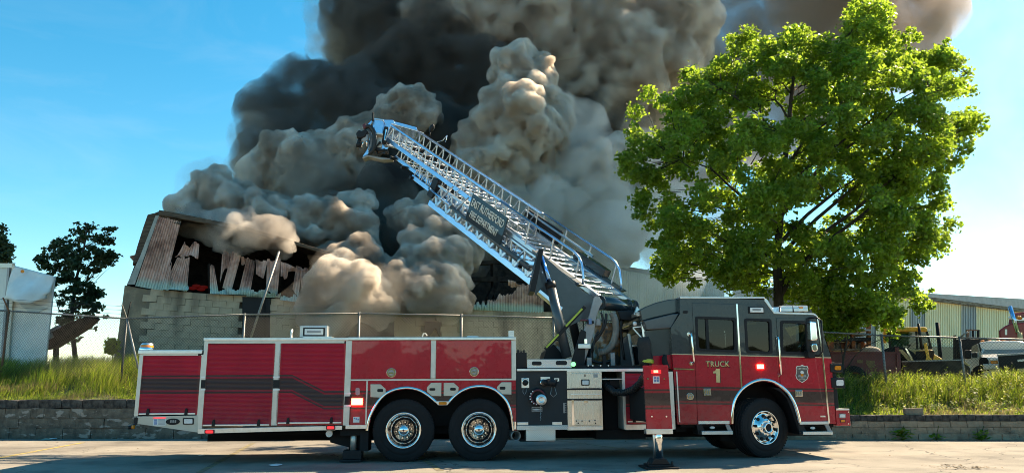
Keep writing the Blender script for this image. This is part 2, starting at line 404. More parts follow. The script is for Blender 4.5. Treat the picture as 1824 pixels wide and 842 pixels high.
# ------------------------------------------------------------ ground, wall, bank
def noise_color(name, c1, c2, scale, rough=.9, detail=8, c3=None, p=(.35, .65), bump=.0, bscale=80, extra=None, stretch=None):
    m, nt, N, L, b = mat(name); tc = N.new('ShaderNodeTexCoord'); src = tc.outputs['Object']
    if stretch:
        mp = N.new('ShaderNodeMapping'); mp.inputs['Scale'].default_value = stretch; L.new(src, mp.inputs[0]); src = mp.outputs[0]
    n = N.new('ShaderNodeTexNoise'); n.inputs['Scale'].default_value = scale; n.inputs['Detail'].default_value = detail; n.inputs['Roughness'].default_value = .62; L.new(src, n.inputs['Vector'])
    r = N.new('ShaderNodeValToRGB'); e = r.color_ramp.elements; e[0].position, e[1].position = p; e[0].color = (*c1, 1); e[1].color = (*c2, 1)
    if c3: k = e.new((p[0] + p[1]) / 2); k.color = (*c3, 1)
    L.new(n.outputs[0], r.inputs[0]); col = r.outputs[0]
    if extra: col = extra(N, L, tc, col)
    L.new(col, b.inputs['Base Color']); setp(b, rough=rough, spec=.3)
    if bump:
        n2 = N.new('ShaderNodeTexNoise'); n2.inputs['Scale'].default_value = bscale; n2.inputs['Detail'].default_value = 6; L.new(tc.outputs['Object'], n2.inputs['Vector'])
        bp = N.new('ShaderNodeBump'); bp.inputs['Strength'].default_value = bump; bp.inputs['Distance'].default_value = .03; L.new(n2.outputs[0], bp.inputs['Height']); L.new(bp.outputs[0], b.inputs['Normal'])
    return m
def asphalt_extra(N, L, tc, col):
    g = N.new('ShaderNodeTexNoise'); g.inputs['Scale'].default_value = 180; g.inputs['Detail'].default_value = 3; L.new(tc.outputs['Object'], g.inputs['Vector'])
    col = mixc(N, L, maprange(N, L, g.outputs[0], .42, .70, 0, .7), col, (.33, .30, .26))
    v = N.new('ShaderNodeTexVoronoi'); v.feature = 'DISTANCE_TO_EDGE'; v.inputs['Scale'].default_value = .22
    w = N.new('ShaderNodeTexNoise'); w.inputs['Scale'].default_value = 1.2; w.inputs['Detail'].default_value = 6; L.new(tc.outputs['Object'], w.inputs['Vector'])
    mx = N.new('ShaderNodeVectorMath'); mx.operation = 'MULTIPLY_ADD'; L.new(w.outputs['Color'], mx.inputs[0]); mx.inputs[1].default_value = (1.4, 1.4, 0); L.new(tc.outputs['Object'], mx.inputs[2]); L.new(mx.outputs[0], v.inputs['Vector'])
    col = mixc(N, L, node_math(N, L, 'MULTIPLY', node_math(N, L, 'LESS_THAN', v.outputs['Distance'], .0022), .75), col, (.02, .02, .02))
    s = N.new('ShaderNodeTexNoise'); s.inputs['Scale'].default_value = .9; s.inputs['Detail'].default_value = 5; L.new(tc.outputs['Object'], s.inputs['Vector'])
    return mixc(N, L, maprange(N, L, s.outputs[0], .52, .70, 0, .55), col, (.06, .055, .05))
M['asphalt'] = noise_color('asphalt', (.125, .11, .09), (.265, .235, .195), .5, .88, 9, bump=.35, bscale=140, extra=asphalt_extra)
o = inst('ground', np_mesh('ground', np.array([(-900, -900, 0), (900, -900, 0), (900, 2500, 0), (-900, 2500, 0)], float), np.array([[0, 1, 2, 3]]), M['asphalt'])); tag(o, kind='structure')
M['line'] = noise_color('worn_yellow_paint', (.13, .115, .085), (.46, .33, .09), 5.5, .8, 8, p=(.38, .56))
M['line_faint'] = noise_color('faint_yellow_paint', (.11, .10, .085), (.30, .24, .10), 5.5, .8, 8, p=(.42, .66))
def line(a, b, w, m):
    p, q_ = on_ground(*a), on_ground(*b); d = (q_ - p).normalized(); n = Vector((-d.y, d.x, 0)) * w / 2
    mb = MB().add([p - n + Vector((0, 0, .004)), q_ - n + Vector((0, 0, .004)), q_ + n + Vector((0, 0, .004)), p + n + Vector((0, 0, .004))], [(0, 1, 2, 3)])
    tag(mb.build('parking_line', m), kind='structure')
line((-40, 822), (148, 787.5), .12, M['line']); line((355, 841), (452, 788), .11, M['line_faint']); line((785, 838), (722, 795), .11, M['line_faint']); line((985, 783), (1120, 800), .11, M['line_faint'])
def yw(x): return 19.55 - .111 * x
WD = Vector((1, -.111, 0)).normalized(); WN = Vector((-.111, -1, 0)).normalized()       # along the wall, out of the wall
ZL = at(120, 711, yw(-12.3)).z; ZR = at(1640, 738, yw(9.9)).z
wall = empty('retaining_wall', (0, yw(0), 0), 0, 'low stained block retaining wall along the back of the lot', 'wall')
def wall_extra(N, L, tc, col):
    oi = N.new('ShaderNodeObjectInfo')
    col2 = mixc(N, L, maprange(N, L, oi.outputs['Random'], 0, 1, 0, .3), col, (.09, .075, .06))
    n = N.new('ShaderNodeTexNoise'); n.inputs['Scale'].default_value = 2.6; n.inputs['Detail'].default_value = 7
    ge = N.new('ShaderNodeNewGeometry'); L.new(ge.outputs['Position'], n.inputs['Vector'])
    return mixc(N, L, maprange(N, L, n.outputs[0], .52, .74, 0, .75), col2, (.04, .035, .03))
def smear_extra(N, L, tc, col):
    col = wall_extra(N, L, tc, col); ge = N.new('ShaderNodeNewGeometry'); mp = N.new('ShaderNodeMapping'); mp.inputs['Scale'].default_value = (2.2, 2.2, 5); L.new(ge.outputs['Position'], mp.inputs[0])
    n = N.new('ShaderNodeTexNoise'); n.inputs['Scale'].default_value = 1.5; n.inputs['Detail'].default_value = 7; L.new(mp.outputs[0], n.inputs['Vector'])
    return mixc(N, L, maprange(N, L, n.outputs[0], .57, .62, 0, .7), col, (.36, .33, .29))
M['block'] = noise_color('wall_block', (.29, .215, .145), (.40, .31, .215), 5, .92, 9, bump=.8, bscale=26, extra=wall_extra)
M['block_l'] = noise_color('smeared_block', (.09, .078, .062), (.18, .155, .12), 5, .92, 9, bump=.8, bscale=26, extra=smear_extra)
M['cap'] = noise_color('sooty_cap', (.020, .019, .018), (.105, .095, .082), 6, .95, 9, bump=1.0, bscale=18)
M['core'] = simple('mortar', (.17, .135, .10), .95, var=.3)
def rough_block(w, h, d, seed, j, taper=0.0):
    rr = random.Random(seed); bm = bmesh.new(); bmesh.ops.create_cube(bm, size=1)
    bmesh.ops.bevel(bm, geom=bm.edges[:], offset=.035, segments=1, affect='EDGES') if False else None
    for v in bm.verts:
        v.co = Vector((v.co.x * w + rr.uniform(-j, j) + (taper * v.co.z if v.co.x > 0 else -taper * v.co.z), v.co.y * d + rr.uniform(-j, j), v.co.z * h + rr.uniform(-j, j)))
    bmesh.ops.subdivide_edges(bm, edges=bm.edges[:], cuts=1, use_grid_fill=True)
    for v in bm.verts: v.co += Vector((rr.uniform(-j, j), rr.uniform(-j, j), rr.uniform(-j, j))) * .6
    me = bpy.data.meshes.new('block'); bm.to_mesh(me); bm.free(); return me
def lay(xa, xb, z0, hs, lens, mats, depth, jit, name='block', parent=None, jmesh=.006, gap=.006):
    z = z0
    for row, h in enumerate(hs):
        mt = mats[row]; x = xa - (row % 2) * lens[row] * .45; var = []
        for k in range(4):
            me = rough_block(1.0 * lens[row] - gap, h - gap, depth, row * 17 + k, jmesh); me.materials.append(mt); var.append(me)
        k = 0
        while x < xb:
            Lr = lens[row] * random.choice((1, 1, 1, .52, 1.0)) if lens[row] > .45 else lens[row]
            c = Vector((x + Lr / 2, yw(x + Lr / 2), z + h / 2)) + WN * random.uniform(-jit, jit)
            o = inst(name, var[random.randrange(4)], parent); o.location = c - Vector((0, yw(0), 0)); o.rotation_euler = (random.uniform(-.01, .01) , random.uniform(-.006, .006), math.atan2(WD.y, WD.x) + random.uniform(-.012, .012)); o.scale = (Lr / lens[row], 1, 1)
            x += Lr
        z += h
XS = -5.2
hl = (ZL - .0) / 4
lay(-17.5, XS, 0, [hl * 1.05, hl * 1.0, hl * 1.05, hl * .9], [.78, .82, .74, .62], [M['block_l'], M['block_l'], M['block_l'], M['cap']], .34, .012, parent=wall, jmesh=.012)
hr = ZR / 4
lay(XS, 14.6, 0, [hr] * 4, [.37, .37, .37, .37], [M['block'], M['block'], M['block'], M['cap']], .30, .006, parent=wall)
mb = MB(); 
for xa, xb, zt in ((-18, XS, ZL - hl * .95), (XS, 15, ZR - .06)):
    a, b = Vector((xa, yw(xa) - yw(0), 0)), Vector((xb, yw(xb) - yw(0), 0)); mb.bar(a + Vector((0, 0, zt / 2)) - WN * .06, b + Vector((0, 0, zt / 2)) - WN * .06, .36, zt)
mb.build('wall_core', M['core'], wall)
p = at(141, 770, yw(-12)); MB().cyl(p - Vector((0, yw(0), 0)) + WN * .19, p - Vector((0, yw(0), 0)) - WN * .1, .055, 16).build('weep_hole', M['dark'], wall)
def sst(a, b, x): t = np.clip((x - a) / (b - a), 0, 1); return t * t * (3 - 2 * t)
def bank_z(x, y):
    x = np.asarray(x, float); y = np.asarray(y, float)
    zw = ZL - .04 + (ZR - ZL) * sst(-6, -4.5, x); zp = 1.72 + (1.12 - 1.72) * sst(-6, 6, x)
    d = y - yw(x); return zw + (zp - zw) * sst(0.1, 3.6, d) + .05 * np.sin(x * 1.7 + y) * sst(.3, 2, d)
xs = np.concatenate([np.linspace(-400, -22, 12), np.linspace(-20, 18, 96), np.linspace(20, 400, 12)]); ds = np.concatenate([np.linspace(.05, 6, 26), np.linspace(8, 60, 14), np.array([100, 200, 500, 1200, 2400.])])
X, D_ = np.meshgrid(xs, ds); Y = yw(X) * (np.abs(X) < 30) + (np.abs(X) >= 30) * (19.55 - np.sign(X) * 3.3) + D_; Z = bank_z(X, Y); Z[np.abs(X) >= 30] = np.where(X < 0, 1.72, 1.12)[np.abs(X) >= 30]
Vv = np.stack([X, Y, Z], -1).reshape(-1, 3); nx = len(xs); ny = len(ds)
I = np.arange(nx * ny).reshape(ny, nx); Fq = np.stack([I[:-1, :-1], I[:-1, 1:], I[1:, 1:], I[1:, :-1]], -1).reshape(-1, 4)
M['soil'] = noise_color('grassy_soil', (.075, .085, .025), (.15, .125, .065), 2.2, .95, 8, c3=(.09, .12, .03), bump=.8, bscale=20)
tag(inst('bank', np_mesh('bank', Vv, Fq, M['soil'], True)), kind='structure')
# ------------------------------------------------------------ grass
def leafmat(name, base, trans, k=.5, rough=.55):
    m = bpy.data.materials.new(name); m.use_nodes = True; N = m.node_tree.nodes; L = m.node_tree.links; b = N['Principled BSDF']
    tc = N.new('ShaderNodeNewGeometry'); n = N.new('ShaderNodeTexNoise'); n.inputs['Scale'].default_value = 1.6; n.inputs['Detail'].default_value = 5; L.new(tc.outputs['Position'], n.inputs['Vector'])
    f = maprange(N, L, n.outputs[0], .3, .7, 0, 1)
    rnd = maprange(N, L, tc.outputs['Random Per Island'], 0, 1, .72, 1.28)
    def scaled(c):
        mx = N.new('ShaderNodeVectorMath'); mx.operation = 'SCALE'; L.new(mixc(N, L, f, [x * .8 for x in c], [x * 1.18 for x in c]), mx.inputs[0]); L.new(rnd, mx.inputs['Scale']); return mx.outputs[0]
    L.new(scaled(base), b.inputs['Base Color']); setp(b, rough=rough, spec=.35)
    t = N.new('ShaderNodeBsdfTranslucent'); L.new(scaled(trans), t.inputs[0])
    ms = N.new('ShaderNodeMixShader'); ms.inputs[0].default_value = k; L.new(b.outputs[0], ms.inputs[1]); L.new(t.outputs[0], ms.inputs[2]); L.new(ms.outputs[0], N['Material Output'].inputs[0])
    return m
M['grass'] = leafmat('grass_blade', (.11, .175, .022), (.33, .45, .04)); M['grass2'] = leafmat('yellow_grass_blade', (.19, .225, .045), (.44, .48, .08)); M['straw'] = leafmat('straw', (.24, .19, .09), (.32, .26, .12)); M['grassd'] = leafmat('dark_grass_blade', (.035, .070, .015), (.10, .17, .02))
def blades(x, y, h, wid, lean, mi, seg=3):
    n = len(x); z = bank_z(x, y); ang = rng.uniform(0, 2 * np.pi, n); dx, dy = np.cos(ang) * wid / 2, np.sin(ang) * wid / 2
    la = rng.normal(.2, 1.3, n); lx, ly = np.cos(la) * lean * h, np.sin(la) * lean * h * .7
    Vs = []
    for t, ww in ((0, 1), (.5, .8), (.85, .45), (1.0, .04)):
        ox, oy, oz = lx * t * t, ly * t * t, h * t * (1 - .18 * t * lean)
        Vs += [np.stack([x + ox - dx * ww, y + oy - dy * ww, z + oz - .02], 1), np.stack([x + ox + dx * ww, y + oy + dy * ww, z + oz - .02], 1)]
    V = np.stack(Vs, 1).reshape(-1, 3); b = np.arange(n)[:, None] * 8
    F = np.concatenate([b + np.array([[k, k + 1, k + 3, k + 2]]) for k in (0, 2, 4)], 1).reshape(-1, 4)
    return V, F, np.repeat(mi, 3)
def grass_patch(name, xa, xb, n, hfun, label, probs):
    x = rng.uniform(xa, xb, n); d = rng.uniform(.12, 4.6, n) ** 1.0; y = yw(x) + d
    cl = np.array([noise.noise(Vector((a * 1.1, b * 1.1, 3.0))) for a, b in zip(x, y)]); cl2 = np.array([noise.noise(Vector((a * .35, b * .5, 9.0))) for a, b in zip(x, y)])
    keep = rng.uniform(0, 1, n) < np.clip(.72 + cl * .9, .12, 1); x, y, d, cl, cl2 = x[keep], y[keep], d[keep], cl[keep], cl2[keep]; n = len(x)
    h = hfun(x, d) * rng.uniform(.45, 1.15, n) * (1 + .45 * cl); mi = rng.choice(4, n, p=probs); mi = np.where((cl2 < -.18) & (d < 1.6) & (rng.uniform(0, 1, n) < .6), 2, mi)
    V, F, m = blades(x, y, h, rng.uniform(.008, .02, n), rng.uniform(.1, .75, n), mi)
    tag(inst(name, np_mesh(name, V, F, [M['grass'], M['grass2'], M['straw'], M['grassd']], False, m)), label, 'grass', None, 'stuff')
grass_patch('grass', -18, -8.5, 42000, lambda x, d: .14 + .50 * sst(.5, 2.6, d), 'tall wind combed grass on the left bank', (.45, .35, .08, .12))
grass_patch('grass', 6.4, 15.5, 38000, lambda x, d: .12 + .40 * sst(.4, 3.0, d), 'weedy green grass on the right bank', (.42, .27, .07, .24))
def weeds(name, xa, xb, n, hmax, label, mats):
    """leafy weeds: stems with many small leaves"""
    V, F, mi, o = [], [], [], 0
    for i in range(n):
        x = random.uniform(xa, xb); d = random.uniform(.3, 4.2); y = yw(x) + d; z = float(bank_z(x, y)); h = random.uniform(.35, 1.0) * hmax * (.5 + .5 * float(sst(.3, 2.6, d))); lx, ly = random.gauss(0, .12), random.gauss(0, .12); m = random.randrange(len(mats)); k = int(h * 34) + 5
        for j in range(k):
            t = (j + random.random()) / k; c = Vector((x + lx * t, y + ly * t, z + h * t)); a = random.uniform(0, 6.28); L_ = random.uniform(.05, .11) * (1.15 - .5 * t); dr = Vector((math.cos(a), math.sin(a), random.uniform(-.2, .7))).normalized(); sd = dr.cross(Vector((0, 0, 1))).normalized() * L_ * .3
            V += [c, c + dr * L_ * .5 + sd, c + dr * L_, c + dr * L_ * .5 - sd]; F.append((o, o + 1, o + 2, o + 3)); o += 4; mi.append(m)
    tag(inst(name, np_mesh(name, np.array([tuple(v) for v in V]), np.array(F), mats, False, mi)), label, 'weeds', None, 'stuff')
weeds('weeds', 6.6, 15, 620, .75, 'leafy weeds mixed through the right bank grass', [M['grass'], M['grassd'], M['grass2']]); weeds('weeds', -17.5, -8.6, 260, .45, 'low leafy weeds at the foot of the left bank grass', [M['grass'], M['grass2']])
# plants and things on and by the wall
def small_plant(name, px, py, y, n, spread, label):
    c = at(px, py, y); V, F = [], []
    for i in range(n):
        a = random.uniform(0, 6.28); L_ = random.uniform(.07, .14); base = c + Vector((random.gauss(0, spread), random.uniform(-.12, .02), random.uniform(.02, spread * 2.4))); dr = Vector((math.cos(a), math.sin(a) * .7 - .3, random.uniform(-.3, .6))).normalized(); sd = dr.cross(Vector((0, .4, 1))).normalized() * L_ * .38; o = len(V)
        V += [base, base + dr * L_ * .45 + sd, base + dr * L_, base + dr * L_ * .45 - sd]; F.append((o, o + 1, o + 2, o + 3))
    mp_ = MB(); 
    pl = empty(name, c, 0, label, 'plant'); o = inst('foliage', np_mesh('foliage', np.array([tuple(Vector(v) - c) for v in V]), np.array(F), M['grass']), pl); mp_.tube([(0, 0, -.02), (.02, -.04, .2), (.05, -.08, .34)], .008, 5); mp_.build('stem', M['grassd'], pl)
small_plant('weed', 1606, 783, yw(9.0) - .22, 90, .10, 'bright leafy weed growing at the foot of the right wall'); small_plant('weed', 1668, 783.5, yw(9.9) - .22, 22, .05, 'tiny dark weed at the foot of the wall, right of the bright one'); small_plant('weed', 1748, 784, yw(11) - .22, 60, .09, 'low creeping weed at the foot of the wall near the right edge')
c = at(1627, 736, yw(9.6) + .05); c.z = ZR + .002
cbk = empty('cinder_block', c, R(-12), 'loose grey two-hole concrete block lying on top of the right wall', 'concrete block')
mb = MB(); mb.box(-.2, .2, -.1, -.06, 0, .15).box(-.2, .2, .06, .1, 0, .15).box(-.2, -.15, -.06, .06, 0, .15).box(.15, .2, -.06, .06, 0, .15).box(-.025, .025, -.06, .06, 0, .15); mb.build('block_shell', M['block'], cbk, .006)
def litter(name, px, py, s, m, label, cat):
    p = on_ground(px, py); mb = MB(); k = 6; vs = [(p.x + s * random.uniform(.5, 1) * math.cos(t), p.y + s * random.uniform(.5, 1) * math.sin(t) * 1.6, random.uniform(.006, .03)) for t in [i * 2 * math.pi / k for i in range(k)]] + [(p.x, p.y, .05 * s * 6)]
    mb.add(vs, [(i, (i + 1) % k, k) for i in range(k)] + [tuple(range(k - 1, -1, -1))]); tag(mb.build(name, m), label, cat)
litter('paper_scrap', 492, 829, .13, M['white'], 'crumpled white paper lying in the truck shadow', 'litter'); litter('paper_scrap', 360, 811, .09, M['white'], 'small white scrap behind the truck on the asphalt', 'litter'); litter('paper_scrap', 93, 781.5, .12, M['white'], 'white scrap at the foot of the left wall', 'litter')
M['teal'] = simple('teal_plastic', (.12, .33, .28), .5, var=.2); litter('plastic_scrap', 82, 783, .16, M['teal'], 'flat teal plastic scrap at the foot of the left wall', 'litter')
M['dry'] = simple('dry_leaf_litter', (.16, .11, .06), .9, var=.4, scale=20)
def leaf_litter(name, spots, label):
    V, F = [], []
    for px, py, n, sx, sy in spots:
        c = on_ground(px, py)
        for i in range(n):
            p = c + Vector((random.gauss(0, sx), random.gauss(0, sy), .006)); a = random.uniform(0, 6.28); L_ = random.uniform(.02, .07); d = Vector((math.cos(a), math.sin(a), random.uniform(-.1, .4))) * L_; s = Vector((-math.sin(a), math.cos(a), 0)) * L_ * .3; o = len(V)
            p.z += .01; V += [p, p + d * .5 + s, p + d, p + d * .5 - s]; F.append((o, o + 1, o + 2, o + 3))
    tag(inst(name, np_mesh(name, np.array([tuple(v) for v in V]), np.array(F), [M['dry']])), label, 'debris', None, 'stuff')
leaf_litter('dry_leaves', [(60, 783, 70, .5, .12), (115, 779, 50, .3, .1), (250, 781, 60, .8, .12), (330, 780, 60, .8, .1), (520, 780, 90, .9, .12), (1030, 778, 120, 1.0, .15), (1100, 775, 80, .8, .12), (1720, 834, 130, .25, .05), (1690, 830, 50, .2, .04), (1540, 784, 40, .8, .06), (1780, 785, 40, .8, .06), (300, 800, 30, 1.5, .5), (900, 790, 40, 2, .5), (1500, 815, 30, 2, .5)], 'dry leaf and twig litter scattered along the wall foot')
# ------------------------------------------------------------ fence
M['galv'] = simple('galvanised_steel', (.22, .225, .22), .55, .6, var=.2, scale=6); M['rustpost'] = simple('rusty_post', (.17, .085, .05), .8, var=.35, scale=9); M['wire'] = simple('fence_wire', (.045, .045, .042), .5, .6, var=.2)
ftop = [at(-160, 545, 24.4), at(16, 553.5, 23.6), at(226, 567, 22.8), at(436, 560, 22.6), at(640, 558, 22.4), at(822, 561.5, 22.2), at(986, 566, 22.0), at(1180, 575, 21.7), at(1380, 586, 21.4), at(1570, 597, 21.1), at(1709, 601, 20.8), at(1850, 605, 20.5), at(2020, 611, 20.2)]
def fence(pts, name, label, barb, rusty):
    f = empty(name, (pts[0].x, pts[0].y, float(bank_z(pts[0].x, pts[0].y))), 0, label, 'fence'); o0 = Vector(f.location)
    wires = MB()
    for i in range(len(pts) - 1):
        a, b = pts[i], pts[i + 1]; MB().cyl(a - o0, b - o0, .024, 8).build('top_rail', M['galv'], f)
        za, zb = float(bank_z(a.x, a.y)), float(bank_z(b.x, b.y)); Lx = math.hypot(b.x - a.x, b.y - a.y); H_ = (a.z - za + b.z - zb) / 2; P_ = .088; n = int((Lx + H_) / P_)
        for k in range(n + 1):
            for sgn in (1, -1):
                s0 = k * P_ - (H_ if sgn > 0 else 0); t0, t1 = 0.0, 1.0
                s1 = s0 + H_ * sgn
                lo, hi = (s0, s1)
                if sgn < 0: s0 = k * P_; s1 = s0 - H_
                # clip to the panel
                def cl(s_, e_):
                    ta, tb = 0.0, 1.0
                    dlt = e_ - s_
                    for bnd, sg_ in ((0, 1), (Lx, -1)):
                        fa, fb = (s_ - bnd) * sg_, (e_ - bnd) * sg_
                        if fa < 0 and fb < 0: return None
                        if fa < 0: ta = max(ta, fa / (fa - fb))
                        if fb < 0: tb = min(tb, fa / (fa - fb))
                    return (ta, tb) if tb > ta else None
                c_ = cl(s0, s1)
                if not c_: continue
                P = []
                for t in c_:
                    s_ = s0 + (s1 - s0) * t; u_ = min(max(s_ / Lx, 0), 1); top = a.lerp(b, u_); zz = (za + (zb - za) * u_); P.append(Vector((top.x, top.y - .03 * (1 if sgn > 0 else 1.25), zz + (top.z + .03 - zz) * t)) - o0)
                wires.cyl(P[0], P[1], .0033, 3, caps=False, smooth=False)
        if barb:
            for q_ in range(3):
                wires.cyl(a - o0 + Vector((0, -.1 * (q_ + 1), .12 + .11 * q_)), b - o0 + Vector((0, -.1 * (q_ + 1), .12 + .11 * q_)), .006, 4, caps=False)
    w_ = wires.build('chain_link', M['wire'], f); w_['kind'] = 'stuff'
    for i, p in enumerate(pts):
        zb = float(bank_z(p.x, p.y)); MB().cyl(Vector((p.x, p.y, zb - .1)) - o0, p - o0 + Vector((0, 0, .04)), .032, 10).build('post', M['rustpost'] if i in rusty else M['galv'], f)
        if barb: MB().bar(p - o0, p - o0 + Vector((0, -.36, .38)), .03, .03).build('barb_arm', M['rustpost'] if i in rusty else M['galv'], f)
    return f
f1 = fence(ftop[:3], 'chain_link_fence', 'chain link fence with barbed wire behind the left bank grass', True, (0, 1)); f2 = fence(ftop[2:9], 'chain_link_fence', 'chain link fence in front of the burned building wall', False, ()); f3 = fence(ftop[8:], 'chain_link_fence', 'chain link fence in front of the yellow backhoe and white pickup', False, ())
p = ftop[2]; q_ = at(246, 655, 22.2); MB().cyl(p - Vector(f1.location), q_ - Vector(f1.location), .03, 8).build('stay_post', M['galv'], f1); MB().cyl(p - Vector(f1.location), at(233, 537, 22.7) - Vector(f1.location), .016, 6).build('barb_arm', M['dark'], f1)
p = ftop[10]; MB().cyl(p - Vector(f3.location), at(1724, 590.5, 20.6) - Vector(f3.location), .022, 8).build('barb_arm', M['galv'], f3)
# ------------------------------------------------------------ burned building
FA = at(222, 510, 26.0); FA.z = 0; FE = Vector((15.2, 7.0, 0)).normalized(); FN = Vector((FE.y, -FE.x, 0))   # along, towards the camera
def onF(px, py, off=0.0, A=None, N_=None):
    A = FA if A is None else A; N_ = FN if N_ is None else N_
    d = pix_ray(px, py); s = ((A - CAM).dot(N_) + off) / d.dot(N_); return CAM + d * s
bb = empty('burned_warehouse', (FA.x, FA.y, 1.7), math.atan2(FE.y, FE.x), 'burning block warehouse with torn metal cladding and smoke pouring out', 'building')
bpy.context.view_layer.update()
BI = (Matrix.Translation((FA.x, FA.y, 1.7)) @ Matrix.Rotation(math.atan2(FE.y, FE.x), 4, 'Z')).inverted()
def FL(px, py, off=0.0):
    """building coordinates: x along the front, y into the building (minus = proud), z up from its ground"""
    return BI @ onF(px, py, off)
def fprism(name, pts, off, depth, m, bevel=0.0):
    P = [FL(x, y, off) for x, y in pts]; poly = ccw([(p.x, p.z) for p in P]); return MB().prism(poly, -off, -off + depth).build(name, m, bb, bevel)
M['cmu_core'] = simple('charred_wall_core', (.15, .125, .095), .95, var=.3)
def cmu_extra(N, L, tc, col):
    oi = N.new('ShaderNodeObjectInfo'); ge = N.new('ShaderNodeNewGeometry'); col = mixc(N, L, maprange(N, L, oi.outputs['Random'], 0, 1, 0, .12), col, (.27, .21, .145))
    mp = N.new('ShaderNodeMapping'); mp.inputs['Scale'].default_value = (1.2, 1.2, .25); L.new(ge.outputs['Position'], mp.inputs[0])
    n = N.new('ShaderNodeTexNoise'); n.inputs['Scale'].default_value = 1.1; n.inputs['Detail'].default_value = 8; L.new(mp.outputs[0], n.inputs['Vector'])
    return mixc(N, L, maprange(N, L, n.outputs[0], .50, .72, 0, .9), col, (.045, .037, .03))
M['cmu'] = noise_color('warehouse_block', (.36, .285, .20), (.48, .39, .285), 1.4, .92, 9, bump=.5, bscale=30, extra=cmu_extra)
M['conc'] = noise_color('stained_concrete', (.20, .155, .105), (.33, .26, .18), 1.2, .92, 9, c3=(.19, .155, .115), bump=.4, bscale=20)
top_px = [(222, 508), (262, 514.5), (330, 521), (440, 527.5), (560, 540), (700, 548), (820, 551), (990, 556)]
def top_at(x): return float(np.interp(x, [p[0] for p in top_px], [p[1] for p in top_px]))
fprism('wall_core', top_px + [(990, 690), (190, 690), (207, 622)], -.10, .3, M['cmu_core'])
fprism('corner_pier', [(222.5, 509), (266, 515.5), (247, 690), (190, 690), (207, 620)], .06, .4, M['conc'], .02)
fprism('pier_edge', [(264, 515), (268.5, 516), (250, 690), (246, 690)], .09, .2, M['cmu_core'])
fprism('side_wall', [(222, 508), (232, 509), (222, 690), (190, 690), (207, 622)], -.05, 9, M['conc'])
bl = []
for k in range(3):
    me = rough_block(.46 - .007, .235 - .007, .2, 300 + k, .003); me.materials.append(M['cmu']); bl.append(me)
for row in range(12):
    for seg in ((266, 432), (482, 612), (700, 756), (786, 990)):
        a, b = FL(seg[0], 540).x, FL(seg[1], 540).x; x = a - (.23 if row % 2 else 0)
        while x < b - .2:
            px_ = seg[0] + (x - a) / (b - a) * (seg[1] - seg[0]); zt = FL(px_, top_at(px_)).z; z = zt - (row + .5) * .235
            lean = .0
            if z > .55:
                o = inst('block', random.choice(bl), bb); o.location = (x + .23, .0 + random.uniform(-.006, .006), z); o.rotation_euler = (0, math.radians(2.0) if px_ < 440 else .01, 0)
            x += .46
fprism('door_opening', [(432, 528), (481, 532), (481, 690), (430, 690)], .12, .1, M['black']); fprism('door_post', [(470, 532), (474, 532), (474, 690), (470, 690)], .16, .06, M['dark'])
fprism('burnt_opening', [(612, 562), (702, 564), (702, 690), (612, 690)], .12, .1, M['black']); fprism('burnt_patch', [(757, 572), (786, 573), (783, 600), (776, 584), (764, 600), (755, 596)], .115, .05, M['dark'])
# dark interior and roof
M['char'] = noise_color('charred_timber', (.006, .005, .005), (.03, .025, .022), 4, .95, 8, bump=.6, bscale=20); M['wood'] = noise_color('weathered_fascia', (.035, .028, .022), (.12, .095, .07), 3, .9, 8, stretch=(1, 1, 12), bump=.5, bscale=30)
fprism('inner_wall', [(262, 395), (470, 412), (640, 462), (830, 470), (1000, 470), (1000, 640), (820, 640), (225, 640)], -3.4, .3, M['char'])
fprism('loft_floor', [(226, 509), (560, 541), (990, 556), (990, 560), (560, 546), (226, 514)], -.15, 3.3, M['char'])
RP = [(283, 374), (300, 376.5), (440, 404), (456, 409), (600, 452), (600, 458), (455, 415), (438, 411), (283, 382.5)]
fprism('roof_edge', RP, .25, .12, M['wood'], .02); fprism('roof_deck', RP, .12, 4.2, M['char'])
fprism('gable_board', [(263, 382), (276, 379), (283, 376), (282, 388), (264, 428), (252, 452), (243, 468), (236, 470), (244, 440), (255, 405)], .15, .5, M['wood'], .02); fprism('gable_board', [(231, 456), (246, 452), (240, 466)], .1, .3, M['rustpost']); fprism('gable_wall', [(270, 384), (284, 384), (240, 508), (226, 508), (252, 440)], -.2, 7, M['char'])
for pts in ([(600, 500), (606, 452), (612, 452), (607, 505)], [(878, 470), (886, 470), (888, 530), (880, 530)], [(826, 466), (905, 462), (905, 468), (826, 473)], [(826, 493), (965, 492), (965, 502), (826, 500)], [(905, 463), (965, 474), (965, 480), (905, 470)], [(884, 498), (892, 498), (874, 535), (868, 532)], [(560, 480), (640, 500), (640, 507), (560, 488)], [(500, 430), (506, 430), (500, 505), (495, 505)], [(370, 470), (376, 470), (378, 522), (372, 522)]):
    fprism('charred_beam', pts, -.3, .3, M['char'])
for k in range(14): x = 770 + k * 12; fprism('charred_rubble', [(x - 8, 552), (x - 3, 544 + random.uniform(-4, 3)), (x + 5, 546 + random.uniform(-3, 2)), (x + 9, 552)], .05, .5, M['char'])
